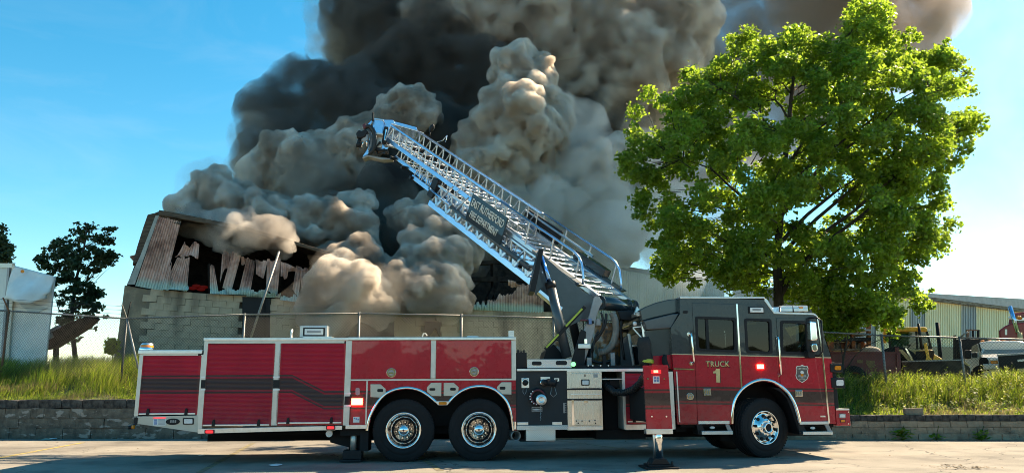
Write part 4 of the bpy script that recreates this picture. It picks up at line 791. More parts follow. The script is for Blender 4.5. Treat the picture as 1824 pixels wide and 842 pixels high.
# ------------------------------------------------------------ trees
M['bark'] = noise_color('bark', (.030, .024, .019), (.085, .07, .055), 6, .95, 8, stretch=(1, 1, .25), bump=1, bscale=30)
M['leaf'] = leafmat('poplar_leaf', (.095, .165, .022), (.34, .50, .05), .55, .38); M['leafdark'] = leafmat('dusky_leaf', (.034, .060, .026), (.07, .11, .035), .35, .5)
def in_poly(poly, x, y):
    c = False; n = len(poly)
    for i in range(n):
        x1, y1 = poly[i]; x2, y2 = poly[i - 1]
        if (y1 > y) != (y2 > y) and x < (x2 - x1) * (y - y1) / (y2 - y1) + x1: c = not c
    return c
def tree(name, trunk_px, Y, outline, ncl, nleaf, lsize, label, leafm, seed, rad=(.35, .75), thick=.8, wind=(0, 0), limbs=16, trunk_r=.16, gap=0.0, clear=False):
    rr = random.Random(seed); r_ = np.random.default_rng(seed); base = at(*trunk_px[0], Y); base.z = float(bank_z(base.x, base.y)) - .05; t = empty(name, base, 0, label, 'tree')
    O = [(at(x, y, Y).x, at(x, y, Y).z) for x, y in outline]; xs_ = [p[0] for p in O]; zs_ = [p[1] for p in O]; cx = sum(xs_) / len(O); hwid = (max(xs_) - min(xs_)) / 2
    cl = []
    rng_d = lambda x, z: min(math.hypot(x - (a[0] + (b[0] - a[0]) * u), z - (a[1] + (b[1] - a[1]) * u)) for a, b in zip(O, O[1:] + O[:1]) for u in [max(0, min(1, ((x - a[0]) * (b[0] - a[0]) + (z - a[1]) * (b[1] - a[1])) / max(1e-6, (b[0] - a[0]) ** 2 + (b[1] - a[1]) ** 2)))])
    tries = 0
    while len(cl) < ncl and tries < 60000:
        tries += 1; x = rr.uniform(min(xs_), max(xs_)); z = rr.uniform(min(zs_), max(zs_))
        if not in_poly(O, x, z): continue
        de = rng_d(x, z); R0 = rr.uniform(*rad)
        if de < R0 * .62: 
            if rr.random() < .75: continue
            R0 = max(rad[0] * .6, de * 1.25)
        dep = thick * math.sqrt(max(.02, min(1, de / (hwid * .75)) * (2 - min(1, de / (hwid * .75))))) * hwid; y = Y + rr.uniform(-1, 1) * dep
        if gap and noise.noise(Vector((x * .55, y * .55, z * .55 + seed))) < -gap: continue
        if clear and abs(x - base.x) < .45 and y < Y and z < base.z + 4.2: continue
        # keep the traced outline true for clumps nearer or farther than the trunk
        P = Vector((x * (y / Y), y, CAM_H + (z - CAM_H) * (y / Y)))
        cl.append((P, R0))
    tp = [at(px, py, Y) for px, py in trunk_px]; tp[0] = base.copy(); tk = MB(); n = len(tp)
    tk.tube([p - base for p in tp], .1, 10, radii=[trunk_r * (1 - .78 * i / (n - 1)) for i in range(n)]); 
    anchors = []
    for i in range(limbs):
        f = .18 + .80 * i / limbs; seg = f * (n - 1); k = min(int(seg), n - 2); st_ = tp[k].lerp(tp[k + 1], seg - k); c = rr.choice(cl)[0]
        best = min(rr.sample(cl, min(24, len(cl))), key=lambda q_: abs((q_[0] - st_).normalized().z - .55) + rr.random() * .3); c = best[0]; mid_ = st_.lerp(c, .5) + Vector((rr.gauss(0, .15), rr.gauss(0, .15), rr.uniform(.0, .4))); pts = [st_, st_.lerp(mid_, .5) + Vector((0, 0, .1)), mid_, mid_.lerp(c, .6) + Vector((rr.gauss(0, .1), 0, .12)), c]; r0 = trunk_r * (1 - .75 * f) * .55
        tk.tube([p - base for p in pts], .05, 7, radii=[r0, r0 * .8, r0 * .6, r0 * .4, r0 * .15], caps=False); anchors += pts[1:]
    anchors += tp[n // 2:]
    for P, R0 in cl:
        if rr.random() < .35: continue
        a = min(anchors, key=lambda q_: (q_ - P).length + max(0, q_.z - P.z) * 1.5); a = a if (a - P).length < 1.6 else P + (a - P).normalized() * 1.2; m1 = a.lerp(P, .5) + Vector((rr.gauss(0, .08), rr.gauss(0, .08), rr.gauss(.06, .06))); tk.tube([a - base, m1 - base, P - base], .01, 4, radii=[.016, .010, .004], caps=False)
    tk.build('trunk', M['bark'], t)
    C_ = np.array([tuple(p - base) for p, _ in cl]); Rr = np.array([r for _, r in cl]); wgt = Rr ** 2.2; idx = r_.choice(len(cl), nleaf, p=wgt / wgt.sum())
    off = r_.normal(0, 1, (nleaf, 3)); off /= np.linalg.norm(off, axis=1)[:, None]; rad_ = r_.uniform(.15, 1, nleaf) ** .55
    rag = np.array([noise.noise(Vector((float(a) * 2.2 + i_ * 3.1, float(b) * 2.2, float(c) * 2.2))) for (a, b, c), i_ in zip(off, idx)]); rad_ *= (1 + .55 * rag)
    P = C_[idx] + off * (Rr[idx] * rad_)[:, None] * np.array([1, 1, .85]) + np.array([wind[0], 0, wind[1]]) * (Rr[idx] * r_.uniform(0, 1, nleaf))[:, None]
    nrm = r_.normal(0, 1, (nleaf, 3)) + off * .5 + np.array([0, 0, .35]); nrm /= np.linalg.norm(nrm, axis=1)[:, None]; a = np.cross(nrm, r_.normal(0, 1, (nleaf, 3))); a /= np.linalg.norm(a, axis=1)[:, None]; b = np.cross(nrm, a); s = lsize * r_.uniform(.65, 1.25, nleaf)
    droop = nrm * (s * .18)[:, None]; V = np.stack([P - a * s[:, None] * .5, P + b * (s * .42)[:, None] - droop, P + a * (s * .55)[:, None] - droop * .3, P - b * (s * .42)[:, None] - droop], 1).reshape(-1, 3); F = np.arange(nleaf * 4).reshape(-1, 4)
    o = inst('crown', np_mesh('crown', V, F, leafm, False), t); return t
BIG = [(1200, 525), (1128, 465), (1160, 420), (1100, 357), (1140, 335), (1070, 292), (1118, 268), (1088, 205), (1150, 150), (1205, 152), (1228, 97), (1268, 122), (1290, 55), (1335, 36), (1385, 64), (1420, 30), (1450, 62), (1482, 62), (1505, 12), (1550, -22), (1590, 4), (1604, 52), (1646, 40), (1640, 92), (1690, 66), (1724, 118), (1757, 140), (1735, 185), (1757, 215), (1735, 262), (1744, 300), (1690, 325), (1700, 370), (1730, 412), (1690, 425), (1700, 455), (1650, 470), (1670, 560), (1640, 582), (1615, 530), (1592, 602), (1520, 592), (1480, 562), (1440, 556), (1410, 540), (1380, 560), (1330, 530), (1260, 527)]
tree('large_poplar', [(1387, 690), (1387, 540), (1384, 450), (1392, 360), (1400, 270), (1410, 170), (1420, 90)], 22.8, BIG, 1000, 128000, .128, 'large bright green poplar behind the cab of the fire truck', M['leaf'], 11, (.17, .48), .62, limbs=18, trunk_r=.17, gap=.25, clear=True)
WT = [(75, 612), (100, 560), (70, 480), (50, 462), (80, 430), (110, 420), (140, 390), (165, 405), (207, 403), (195, 430), (203, 470), (195, 500), (180, 480), (160, 500), (185, 520), (170, 560), (196, 555), (160, 600), (150, 615)]
tree('windswept_tree', [(137, 690), (130, 600), (128, 560), (135, 500), (150, 440), (155, 400)], 34, WT, 250, 6200, .17, 'dark wind swept tree between the white trailer and the burned building', M['leafdark'], 12, (.07, .24), .4, (1.6, .5), 10, .12)
LT = [(-60, 470), (-40, 420), (-10, 398), (10, 404), (14, 430), (22, 455), (18, 470), (0, 480)]
tree('dark_tree', [(-20, 690), (-18, 560), (-20, 480), (-15, 430)], 36, LT, 40, 2600, .19, 'dark tree top cut off by the left edge above the trailer', M['leafdark'], 13, (.25, .5), .5, (.4, .1), 6, .12)
BS = [(188, 630), (185, 612), (195, 600), (206, 604), (214, 618), (215, 632)]
tree('bush', [(200, 690), (200, 640), (200, 615)], 25.0, BS, 16, 1100, .09, 'small green bush at the foot of the burned building corner', M['grass'], 14, (.12, .25), .6, limbs=4, trunk_r=.03)
SK = [(1440, 600), (1440, 555), (1470, 545), (1520, 560), (1560, 565), (1600, 570), (1600, 600), (1570, 610), (1520, 618), (1490, 622)]
tree('sapling', [(1500, 690), (1502, 640), (1510, 600), (1515, 570)], 22.0, SK, 40, 3600, .12, 'low leafy branches hanging in front of the rusty orange rack', M['leaf'], 15, (.18, .36), .4, limbs=6, trunk_r=.04, gap=.1)
# wooded rise across the road behind the camera, seen in the paint and chrome
xs2 = np.linspace(-160, 160, 400); hs_ = []
Vh = []
for x in xs2:
    h = 5.2 + 2.4 * noise.noise(Vector((x * .06, 1, 2))) + 2.8 * noise.noise(Vector((x * .19, 5, 2))) + 2.0 * noise.noise(Vector((x * .6, 7, 1)))
    for k, (d, f) in enumerate(((0, 0), (1.5, .55), (3.5, .85), (7, 1.0), (16, .9), (30, .3), (40, 0))): Vh.append((x, -38 - d - x * x * .0 + 2.0 * noise.noise(Vector((x * .3, k, 0))), h * f))
Ih = np.arange(400 * 7).reshape(400, 7); Fh = np.stack([Ih[:-1, :-1], Ih[1:, :-1], Ih[1:, 1:], Ih[:-1, 1:]], -1).reshape(-1, 4)
M['woods'] = noise_color('distant_woods', (.006, .011, .004), (.026, .036, .012), .9, .95, 9, bump=1, bscale=3)
tag(inst('wooded_hill', np_mesh('wooded_hill', np.array(Vh), Fh, M['woods'], True)), kind='structure')
# ------------------------------------------------------------ the fire truck
truck = empty('fire_truck', TO, TRUCK_A, 'long red and grey ladder fire truck parked on the lot, ladder raised to the smoke', 'fire truck')
# --- rear low body
BW = 2.46
part('body_shell', (247, 628, 356, 738), 0.03, BW, M['red'])
part('body_frame', (243.5, 630, 250.5, 741), 0.0, BW, M['satin'])
part('body_frame', (353, 631, 359.2, 768), 0.002, .5, M['satin'])
part('body_frame', (250.5, 628.5, 353, 633), 0.003, .4, M['satin'])
part('roof_rail', (246, 622.5, 360, 629.5), -0.02, BW, M['alu'], bevel=.008)
ppart('body_skirt', [(244, 741), (243.5, 754), (352, 769.5), (353, 739)], 0.0, .06, M['cream'])
ppart('rear_bumper', [(243, 742), (243, 753), (352, 768.5), (352, 740)], 0.08, BW, M['dark'])
def shutter(px, bar_h=.04):
    xl, yt, xr, yb = px; u0, u1, w0, w1 = rect(xl, yt, xr, yb, .012); mb = MB(); n = max(8, int((w1 - w0) / .022)); p = (w1 - w0) / n
    prof = []
    for i in range(n):
        z = w0 + i * p; prof += [(0.0115, z), (0.008, z + p * .22), (0.0078, z + p * .6), (0.011, z + p * .97)]
    vs = [(u0, a, z) for a, z in prof] + [(u1, a, z) for a, z in prof]; k = len(prof)
    mb.add(vs, [(i, i + k, i + k + 1, i + 1) for i in range(k - 1)], 0)
    d = mb.build('roller_door', M['shutter'], truck)
    [MB().box(a, b, .001, .05, w0 - .02, w1).build('side_guide', M['shutter'], d) for a, b in ((u0 - .035, u0 + .004), (u1 - .004, u1 + .035))]
    b = MB().box(u0, u1, -.012, .03, w0 - .022, w0 + .006).build('lift_bar', M['alu'], d, .004)
    MB().box(u0 - .03, u1 + .03, .004, .05, w1 - .004, w1 + .035).build('drum_gap', M['black'], d)
    for f in (.16, .84):
        c = u0 + (u1 - u0) * f
        MB().prism([(c - .028, w0 - .02), (c + .028, w0 - .02), (c + .022, w0 + .05), (c + .012, w0 + .085), (c - .012, w0 + .085), (c - .022, w0 + .05)], -.022, .01).build('latch', M['black'], d, .004)
    return d
shutter((252.5, 633, 352, 735.5)); shutter((367, 612, 484, 755.5)); shutter((499, 611.4, 611, 751.5))
# --- high rear body
part('body_shell', (362, 604, 650, 757), 0.03, BW, M['red'])
part('body_shell', (650, 604, 916, 684), 0.031, BW, M['red'])
part('roof_rail', (362.5, 600.8, 620, 606), -0.02, BW, M['alu'], bevel=.008)
part('body_frame', (358, 606, 365, 771), 0.0, BW, M['satin'])
part('body_frame', (486, 606, 497.5, 757), 0.001, .4, M['satin'])
part('body_frame', (613.5, 606, 624.5, 757), 0.0, .4, M['satin'])
part('body_frame', (365, 606.3, 613.5, 611), 0.003, .4, M['satin'])
for xa in (358, 486.5, 613.5):                                        # the stripe runs over the frame posts between bright bars
    for yy in (672, 694):
        yo = 29 if xa > 600 else 0
        part('stripe_bar', (xa - .3, yy - 2.4 + yo, xa + 11.5 if xa > 400 else xa + 7.5, yy + yo + .6), -0.006, .02, M['white'], bevel=0)
    yo = 29 if xa > 600 else 0
    part('stripe_patch', (xa - .1, 676 + yo, xa + 11.2 if xa > 400 else xa + 7.3, 691 + yo), -0.004, .02, M['black'], bevel=0)
ppart('sill_rail', [(352.5, 762.8), (352.5, 771.8), (609, 764.8), (609, 757.3)], -0.015, .35, M['alu'])
def small_lamp(name, px, m, rim=M['black'], proud=.02, v=0.0, pr=None):
    xl, yt, xr, yb = px
    o = pround(name, q(xl, yt, xr, yb), .02, v - proud * .6, v + .02, rim, pr)
    dx, dy = (xr - xl) * .12, (yb - yt) * .16
    pround('lens', q(xl + dx, yt + dy, xr - dx, yb - dy), .015, v - proud, v, m, o)
    return o
small_lamp('marker_lamp', (364, 764.5, 381.5, 772), M['redlens'], M['pump_red'], v=-.02)
small_lamp('marker_lamp', (580.5, 757.3, 597, 764.6), M['redlens'], M['pump_red'], v=-.02)
def disc(name, px, py, r_px, v0, v1, m, parent=None, n=20, bev=0.0, sx=1.0):
    u, w = T(px, py, v0); r = r_px * (TRUCK_Y / F_PX)
    return MB().cyl((u, v0, w), (u, v1, w), r, n).build(name, m, parent if parent is not None else truck, bev)
disc('work_lamp', 586, 771.7, 5.6, 0.1, .2, M['clear'])
# beacon on the low roof
u, w = T(261, 622.5, .25)
bc = MB().lathe([(.118, 0), (.118, .035), (.112, .04)], (u, .25, w), (0, 0, 1), 24).build('beacon', M['chrome'], truck)
MB().lathe([(.112, .03), (.108, .075), (.10, .085)], (u, .25, w), (0, 0, 1), 24).build('amber_dome', M['amber'], bc)
MB().lathe([(.103, .07), (.10, .10), (.085, .116), (0, .12)], (u + .004, .25, w), (0, 0, 1), 24).build('beacon_cap', M['alu'], bc)
# lamp hung off the rear corner
mb = MB(); a = T(242, 743, .0); b = T(243, 755, 0); c = T(233, 760.5, -.06)
mb.box(a[0] - .02, a[0] + .035, -.02, .05, b[1], a[1]); mb.bar((b[0], 0, b[1] + .02), (c[0], -.06, c[1]), .03, .04); lampo = mb.build('corner_lamp_arm', M['black'], truck, .005)
MB().cyl((c[0] - .035, -.06, c[1]), (c[0] + .02, -.06, c[1] + .005), .035, 10).build('lamp_housing', M['black'], lampo)
MB().cyl((c[0] + .02, -.06, c[1] + .005), (c[0] + .055, -.06, c[1] + .01), .033, 10).build('amber_lens', M['amber'], lampo)
# skirt fittings: warning plate, black oval, white lamp
lb = part('warning_label', (272.7, 742.3, 295.3, 757), -.004, .01, M['white'], bevel=0)
part('label_print', (272.9, 742.5, 295.1, 744.5), -.0065, .0, M['redlens'], lb, 0)
for k in range(5): part('label_print', (282, 746 + k * 2, 294, 747 + k * 2), -.0065, 0, M['greymetal'], lb, 0)
for k in range(3): part('label_print', (274.5, 746 + k * 3.4, 279.5, 748.4 + k * 3.4), -.0065, 0, M['blueprint'], lb, 0)
uo, wo = T(308, 750.2); ov = MB().prism([(uo + .118 * math.cos(t), wo + .054 * math.sin(t)) for t in [2 * math.pi * i / 24 for i in range(24)]], -.012, .01).build('oval_grille', M['black'], truck, .004)
for i in range(3): part('grille_bar', (303 + i * 4, 747.5, 305.6 + i * 4, 752), -.018, -.005, M['greymetal'], ov, 0)
small_lamp('scene_lamp', (325.5, 743.6, 345, 755.4), M['clear'], M['black'])
# flood light on the roof rail
fl = part('flood_light', (534, 579.7, 583.3, 600), .15, .33, M['diamond'], bevel=.01)
part('lamp_bezel', (539.6, 583, 578.5, 598), .13, .2, M['black'], fl)
part('lamp_rim', (542.5, 585.3, 575.6, 596), .118, .15, M['clear'], fl)
part('lamp_tube', (546.5, 588.2, 571.5, 592.3), .108, .14, M['greymetal'], fl)
part('flood_foot', (540, 598.5, 591, 602), .15, .4, M['alu'], fl)
u, w = T(518.7, 600, .3); MB().cyl((u, .3, w - .02), (u, .3, w + .14), .018, 10).build('roof_post', M['alu'], truck)
# --- body over the rear wheels
part('roof_rail', (620, 599.8, 919, 605.2), -0.025, BW, M['alu'], bevel=.008)
part('body_frame', (911, 605.2, 919.2, 674), 0.0, BW, M['satin'])
part('body_frame', (767.3, 605.2, 776.3, 673.5), 0.0, .3, M['satin'])
part('body_frame', (624.5, 674.2, 919, 677.4), -0.004, .3, M['satin'], bevel=.002)
for px, lx, ly in (((626, 606.3, 766.8, 673.8), 697, 663.2), ((776.8, 606, 910.6, 673.2), 844.6, 661.3)):
    d = part('locker_door', px, -.012, .04, M['red'], bevel=.008)
    o = disc('door_latch', lx, ly, 8.2, -.022, 0, M['chrome'], d, 24, .004)
    disc('latch_ring', lx, ly, 5.2, -.028, -.01, M['greymetal'], o, 20, .002); part('latch_paddle', (lx - 4, ly - 1.2, lx + 4, ly + 2), -.036, -.01, M['chrome'], o, .002)
br = part('roof_lamp', (906, 588.5, 915.7, 600), .0, .12, M['alu'], bevel=.006); part('lamp_face', (908.5, 590.5, 914, 595.5), -.006, .02, M['clear'], br, .002)
u, w = T(756, 597.5, .2); MB().tube([(u - .04, .2, w - .02), (u - .02, .2, w + .04), (u + .02, .2, w + .045), (u + .05, .2, w)], .012, 6).build('roof_handle', M['white'], truck)
part('roof_plate', (832, 597.7, 852, 600.2), .2, .5, M['white'])
# lower side with arches
A1 = [(656.5, 766), (657.6, 757), (661, 742), (668.9, 726), (677, 714), (688, 703), (704, 695.5), (722.8, 692.3), (735, 693.6), (747.8, 697.3), (762, 706), (775.2, 717.2)]
A2 = [(801.3, 717.2), (810, 707.5), (822.8, 698), (838, 691.6), (855.6, 689.4), (869, 691.3), (880.6, 696), (891, 704.5), (899.8, 714.6), (905.5, 727), (909.4, 743.5), (912, 766)]
side = [(625, 677.5), (625, 756.5), (652, 756.5)] + [(655.5, 766)] + A1[1:] + A2[:-1] + [(912.8, 766), (919.8, 766), (918.6, 676.5)]
ppart('wheel_panel', side, -.006, .05, M['red'], bevel=.003)
def arch(pts, wpx, v0, v1, name='arch_trim', m=None):
    P = [T(x, y) for x, y in pts]; mb = MB(); k = len(P); outer = []
    for i in range(k):
        a = Vector(P[max(i - 1, 0)]); b = Vector(P[min(i + 1, k - 1)]); t = (b - a).normalized(); nrm = Vector((-t.y, t.x)); outer.append(Vector(P[i]) + nrm * wpx)
    vs = []
    for i in range(k):
        vs += [(P[i][0], v0 + .012, P[i][1]), (outer[i].x * .5 + P[i][0] * .5, v0, outer[i].y * .5 + P[i][1] * .5), (outer[i].x, v0 + .02, outer[i].y), (P[i][0], v1, P[i][1])]
    fs = []
    for i in range(k - 1):
        o = i * 4; fs += [(o, o + 4, o + 5, o + 1), (o + 1, o + 5, o + 6, o + 2), (o + 3, o + 7, o + 4, o)]
    mb.add(vs, fs, 0, True)
    return mb.build(name, m or M['chrome'], truck)
def dense(pts, n=4):
    out = []
    for i in range(len(pts) - 1):
        p0 = pts[max(i - 1, 0)]; p1 = pts[i]; p2 = pts[i + 1]; p3 = pts[min(i + 2, len(pts) - 1)]
        for j in range(n):
            t = j / n
            out.append(tuple(.5 * (2 * p1[k] + (p2[k] - p0[k]) * t + (2 * p0[k] - 5 * p1[k] + 4 * p2[k] - p3[k]) * t * t + (-p0[k] + 3 * p1[k] - 3 * p2[k] + p3[k]) * t ** 3) for k in range(2)))
    out.append(pts[-1]); return out
arch(dense(A1), .045, -.03, .35); arch(dense(A2), .045, -.03, .35)
inner = [(655, 770)] + A1[2:-1] + A2[1:-2] + [(913, 770)]
part('wheel_well', (655, 690, 914, 758), .62, BW - .62, M['dark'], bevel=0)
part('well_roof', (652, 684, 918, 690), .05, BW - .05, M['dark'], bevel=0)
part('well_wall', (648, 690, 656, 756), .05, BW - .05, M['dark'], bevel=0); part('well_wall', (914, 690, 919, 764), .05, BW - .05, M['dark'], bevel=0)
br = ppart('arch_bracket', [(774.5, 713.8), (802.3, 713.8), (797, 721), (780, 721)], -.03, .05, M['alu'])
small_lamp('side_lamp', (781.3, 715, 795.8, 720), M['amber'], M['amber'], v=-.03, pr=br)
for pts, sl in (([(659.8, 683.6), (677.5, 683.6), (687, 692), (687, 700), (680, 707.6), (659.8, 706.5)], (672, 692, 682.5, 697.5)),
                ([(768, 681), (786.3, 681), (786, 705), (769.5, 704.6), (760.3, 697), (760.3, 689)], (764.8, 690.5, 775.5, 695)),
                ([(790.3, 681), (808, 681), (817, 689), (816.4, 697), (808, 704.6), (790.3, 704.6)], (801.7, 690, 812, 694.8)),
                ([(893.5, 680), (911, 680), (911, 702.2), (895, 701.4), (885.6, 693), (885.6, 688)], (890, 688, 900.3, 693.2))):
    o = ppart('access_plate', pts, -.02, .02, M['cream'], bevel=.006); pround('finger_slot', q(*sl), .02, -.0225, -.01, M['black'], o)
# left lower column with the lit lamp
part('side_door', (625.5, 679, 651.5, 754.5), -.012, .02, M['red'], bevel=.003)
part('door_edge', (651.5, 678, 654, 755), -.016, .02, M['satin'], bevel=.001)
pround('reflector', q(633.2, 690, 640.8, 703), .03, -.03, .0, M['pink'])
rl = part('warning_light', (625.4, 708.5, 646, 720.8), -.035, .0, M['redlit'], bevel=.008); part('light_core', (627.6, 710.6, 643.4, 718.8), -.0385, -.02, M['redcore'], rl, .004)
lb = part('notice_label', (629, 741.5, 640.2, 751.6), -.018, 0, M['white'], bevel=0)
for k in range(3): part('label_print', (630.2 + k * 3.3, 743 + k, 632.6 + k * 3.3, 745.5 + k), -.02, 0, M['blueprint'], lb, 0)
part('sill_rail', (615.5, 756, 656, 763.3), -.02, .35, M['alu'])
# --- pump panel
part('pump_panel', (919, 659, 1011, 757), .02, .12, M['blackpanel'], bevel=0)
part('pump_house', (919, 656, 1150, 760), .7, BW, M['dark'], bevel=0)
part('panel_rail', (921, 656.2, 1011, 660.2), -.01, .35, M['alu'])
part('side_step', (920.5, 757, 1011.5, 765), -.06, .5, M['diamond'], bevel=.004)
part('toe_box', (937, 765, 989.5, 784), -.04, .3, M['diamond'], bevel=.004)
part('shelf_strip', (921.5, 751.2, 941, 756.6), -.02, .02, M['alu']); part('shelf_strip', (984, 750.8, 1001, 756.2), -.02, .02, M['alu'])
part('hinge_post', (916.5, 750, 919.5, 764), -.02, .1, M['chrome'])
def ring(name, px, py, r_px, prof, m, parent=None, v=0.0, n=24):
    u, w = T(px, py, v); s = TRUCK_Y / F_PX * r_px
    return MB().lathe([(r * s, h * s) for r, h in prof], (u, v, w), (0, -1, 0), n).build(name, m, parent if parent is not None else truck)
iv = ring('intake_valve', 957.5, 706.5, 15.5, [(1, -.2), (1, .35), (.92, .5), (.72, .55), (.66, .3), (0, .3)], M['black'])
ring('intake_ring', 957.5, 706.5, 14, [(.95, .3), (.98, .62), (.86, .72), (.74, .62)], M['pump_red'], iv)
for k in range(9):
    t = R(130 + k * 22); part('ring_mark', (957.5 + 13.2 * math.cos(t) - 1, 706.5 - 13.2 * math.sin(t) - 1, 957.5 + 13.2 * math.cos(t) + 1, 706.5 - 13.2 * math.sin(t) + 1), -.112, -.06, M['white'], iv, 0)
ring('intake_cap', 963, 711.2, 9.6, [(1, .2), (1, 1.25), (.9, 1.4), (.78, 1.34), (.74, 1.42), (.45, 1.45), (.4, 1.36), (.2, 1.4), (0, 1.42)], M['alu'], iv)
ch = MB()
for k in range(12): ch.sphere((T(963, 721 + k * 2.4, -.08)[0] + .003 * (-1) ** k, -.08, T(963, 721 + k * 2.4, -.08)[1]), .011, 6, 4)
ch.build('cap_chain', M['greymetal'], iv)
dv = part('drain_valve', (929, 672.7, 942.6, 690.4), .0, .03, M['alu'], bevel=.003); ring('valve_cap', 935.6, 681, 5, [(1, 0), (1, .9), (.8, 1.3), (.5, 1.6), (0, 1.6)], M['black'], dv); ring('valve_neck', 935.6, 679, 5.6, [(1.05, 0), (1.05, .35), (.9, .4)], M['chrome'], dv)
u, w = T(934, 690, -.03); MB().tube([(u - .02, -.03, w), (u - .03, -.05, w - .07), (u, -.06, w - .125), (u + .03, -.05, w - .07), (u + .035, -.03, w)], .005, 5).build('tether', M['greymetal'], dv)
dp = part('discharge_plate', (963, 670.5, 980, 676.5), .0, .03, M['alu'], bevel=.003)
u, w = T(970, 681, 0); MB().cyl((u - .03, .0, w), (u + .06, -.12, w + .01), .055, 16).cyl((u + .05, -.11, w + .01), (u + .19, -.16, w - .015), .062, 16).build('discharge_elbow', M['black'], dp); MB().cyl((u - .045, .0, w), (u - .02, -.05, w), .062, 16).build('elbow_ring', M['chrome'], dp)
MB().tube([(u + .12, -.1, w - .07), (u + .09, -.12, w - .2), (u + .14, -.12, w - .25), (u + .2, -.12, w - .2), (u + .16, -.1, w - .05)], .005, 5).build('tether', M['greymetal'], dp)
lb = part('panel_label', (987, 673, 996, 678.3), .01, .03, M['alu'], bevel=0); part('label_print', (989, 674.6, 994, 676.8), .007, .02, M['black'], lb, 0)
lb = part('name_plate', (947.2, 724.2, 966, 732.8), .004, .03, M['greymetal'], bevel=0); part('plate_field', (948.2, 725.4, 965, 731.6), .002, .02, M['black'], lb, 0)
for k in range(8): part('plate_letter', (949 + k * 2, 727, 950.3 + k * 2, 730), -.0005, .01, M['white'], lb, 0)
sc_ = part('level_gauge', (1003.5, 717, 1006, 735), .012, .03, M['greymetal'], bevel=0)
for k in range(6): part('gauge_tick', (1005.5, 717 + k * 3.3, 1009, 718 + k * 3.3), .01, .03, M['greymetal'], sc_, 0)
wb = MB(); 
for (px, py, rr, sx) in ((957, 752, .07, 1.5), (965, 750.5, .075, 1.3), (971, 752.5, .06, .8), (978, 753.5, .06, .8)):
    u, w = T(px, py, -.03); wb.sphere((u, -.03, w), rr, 12, 8, 0, (sx, .8, .75))
tag(wb.build('hose_strap', M['yellow']), 'bundle of yellow webbing lying on the pump panel step', 'strap').matrix_world = truck.matrix_world
u, w = T(917, 775, .1); ex = MB().lathe([(.088, -.6), (.088, .08), (.078, .085), (.07, .06), (.068, -.3), (0, -.3)], (u, .1, w), (.25, -1, 0), 18).build('exhaust_pipe', M['greymetal'], truck)
MB().lathe([(.066, -.2), (0, -.2)], (u, .1, w), (.25, -1, 0), 18).build('pipe_bore', M['dark'], ex)
part('exhaust_guard', (926, 781, 972, 785.5), .1, .4, M['dark'])
# hose tray on top
tr_ = MB(); pbox(tr_, 939, 639.3, 1018, 655, .03, .06)
tro = tr_.build('hose_tray', M['diamond'], truck, .004)
for px in ((947.5, 643, 964.8, 650), (990, 642, 1010, 649.5)): pround('tray_slot', q(*px), .035, .025, .05, M['black'], tro, n=5)
part('tray_floor', (930, 652, 1150, 657.4), .06, 2.3, M['dark'])
u0, w0 = T(942, 635, .3); u1_, _ = T(980, 635, .3)
rb = MB().cyl((u0, .3, w0), (u1_, .3, w0), .075, 16).build('rolled_hose', M['slate'], None); tag(rb, 'rolled blue grey hose lying in the tray above the pump panel', 'hose'); rb.matrix_world = truck.matrix_world
rb2 = MB().cyl((u1_, .3, w0), (u1_ + .14, .3, w0 - .005), .082, 16).build('hose_coupling', M['pump_red'], rb)
bx = MB(); pbox(bx, 919.5, 627, 938.5, 657, .1, .6); 
for k in range(3): pbox(bx, 922 + k * 5, 622.5 + (k % 2) * 2, 925 + k * 5, 628, .15, .3)
bx.build('control_box', M['black'], truck, .01)
disc('green_lamp', 1021.5, 648, 4, .02, .08, M['green']); disc('lamp_shell', 1022.5, 647.5, 6.5, .05, .15, M['black'])
# --- stainless cabinet
cb = part('stainless_cabinet', (1010.5, 659, 1073, 764.5), 0.0, .68, M['stainless'], bevel=.004)
part('top_rail', (1010, 655.8, 1145, 661.2), -.02, .7, M['alu'])
o = part('cabinet_door', (1018, 664, 1068, 691), -.018, .01, M['stainless'], cb, .005)
small_lamp('door_lamp', (1035.4, 675, 1050.3, 686), M['clear'], M['black'], v=-.018, pr=cb)
lb = part('door_label', (1057, 665.5, 1064.6, 671.6), -.022, 0, M['greymetal'], cb, 0)
part('key_hole', (1041, 666, 1043, 670), -.022, 0, M['black'], cb, .001)
for ya, yb in ((691, 693.8), (709.4, 712.4)): part('stripe_bar', (1010.3, ya, 1073.6, yb), -.024, 0, M['black'], cb, 0)
part('cabinet_strip', (1017, 701, 1069, 702.6), -.03, 0, M['alu'], cb, .002)
o = part('cabinet_door', (1019.5, 713, 1069.5, 757), -.018, .01, M['stainless'], cb, .005)
part('hinge_strip', (1022, 747.5, 1067, 756), -.024, 0, M['stainless'], cb, .002)
part('door_edge', (1018.5, 711, 1023, 757), -.03, 0, M['chrome'], cb, .003)
for bx_, by in ((1030, 753), (1061, 753), (1027, 749), (1037, 749), (1050, 749), (1060, 748)): disc('bolt', bx_, by, 1.2, -.034, -.01, M['black'], cb, 8)
part('latch_tab', (1040, 712, 1047, 717), -.03, 0, M['chrome'], cb, .002)
part('sill_rail', (1011.5, 759.3, 1073.5, 765.5), -.03, .3, M['alu'])
part('inset_panel', (1075.5, 662, 1110, 768), .6, .75, M['dark'], bevel=0)
part('hose_box', (1085, 675.5, 1104, 690), .25, .6, M['black'], bevel=.01)
part('hose_box', (1109, 676, 1130, 688.5), .02, .3, M['black'], bevel=.01)
part('cross_tube', (1073, 673.5, 1145, 675.6), .03, .07, M['satin'])
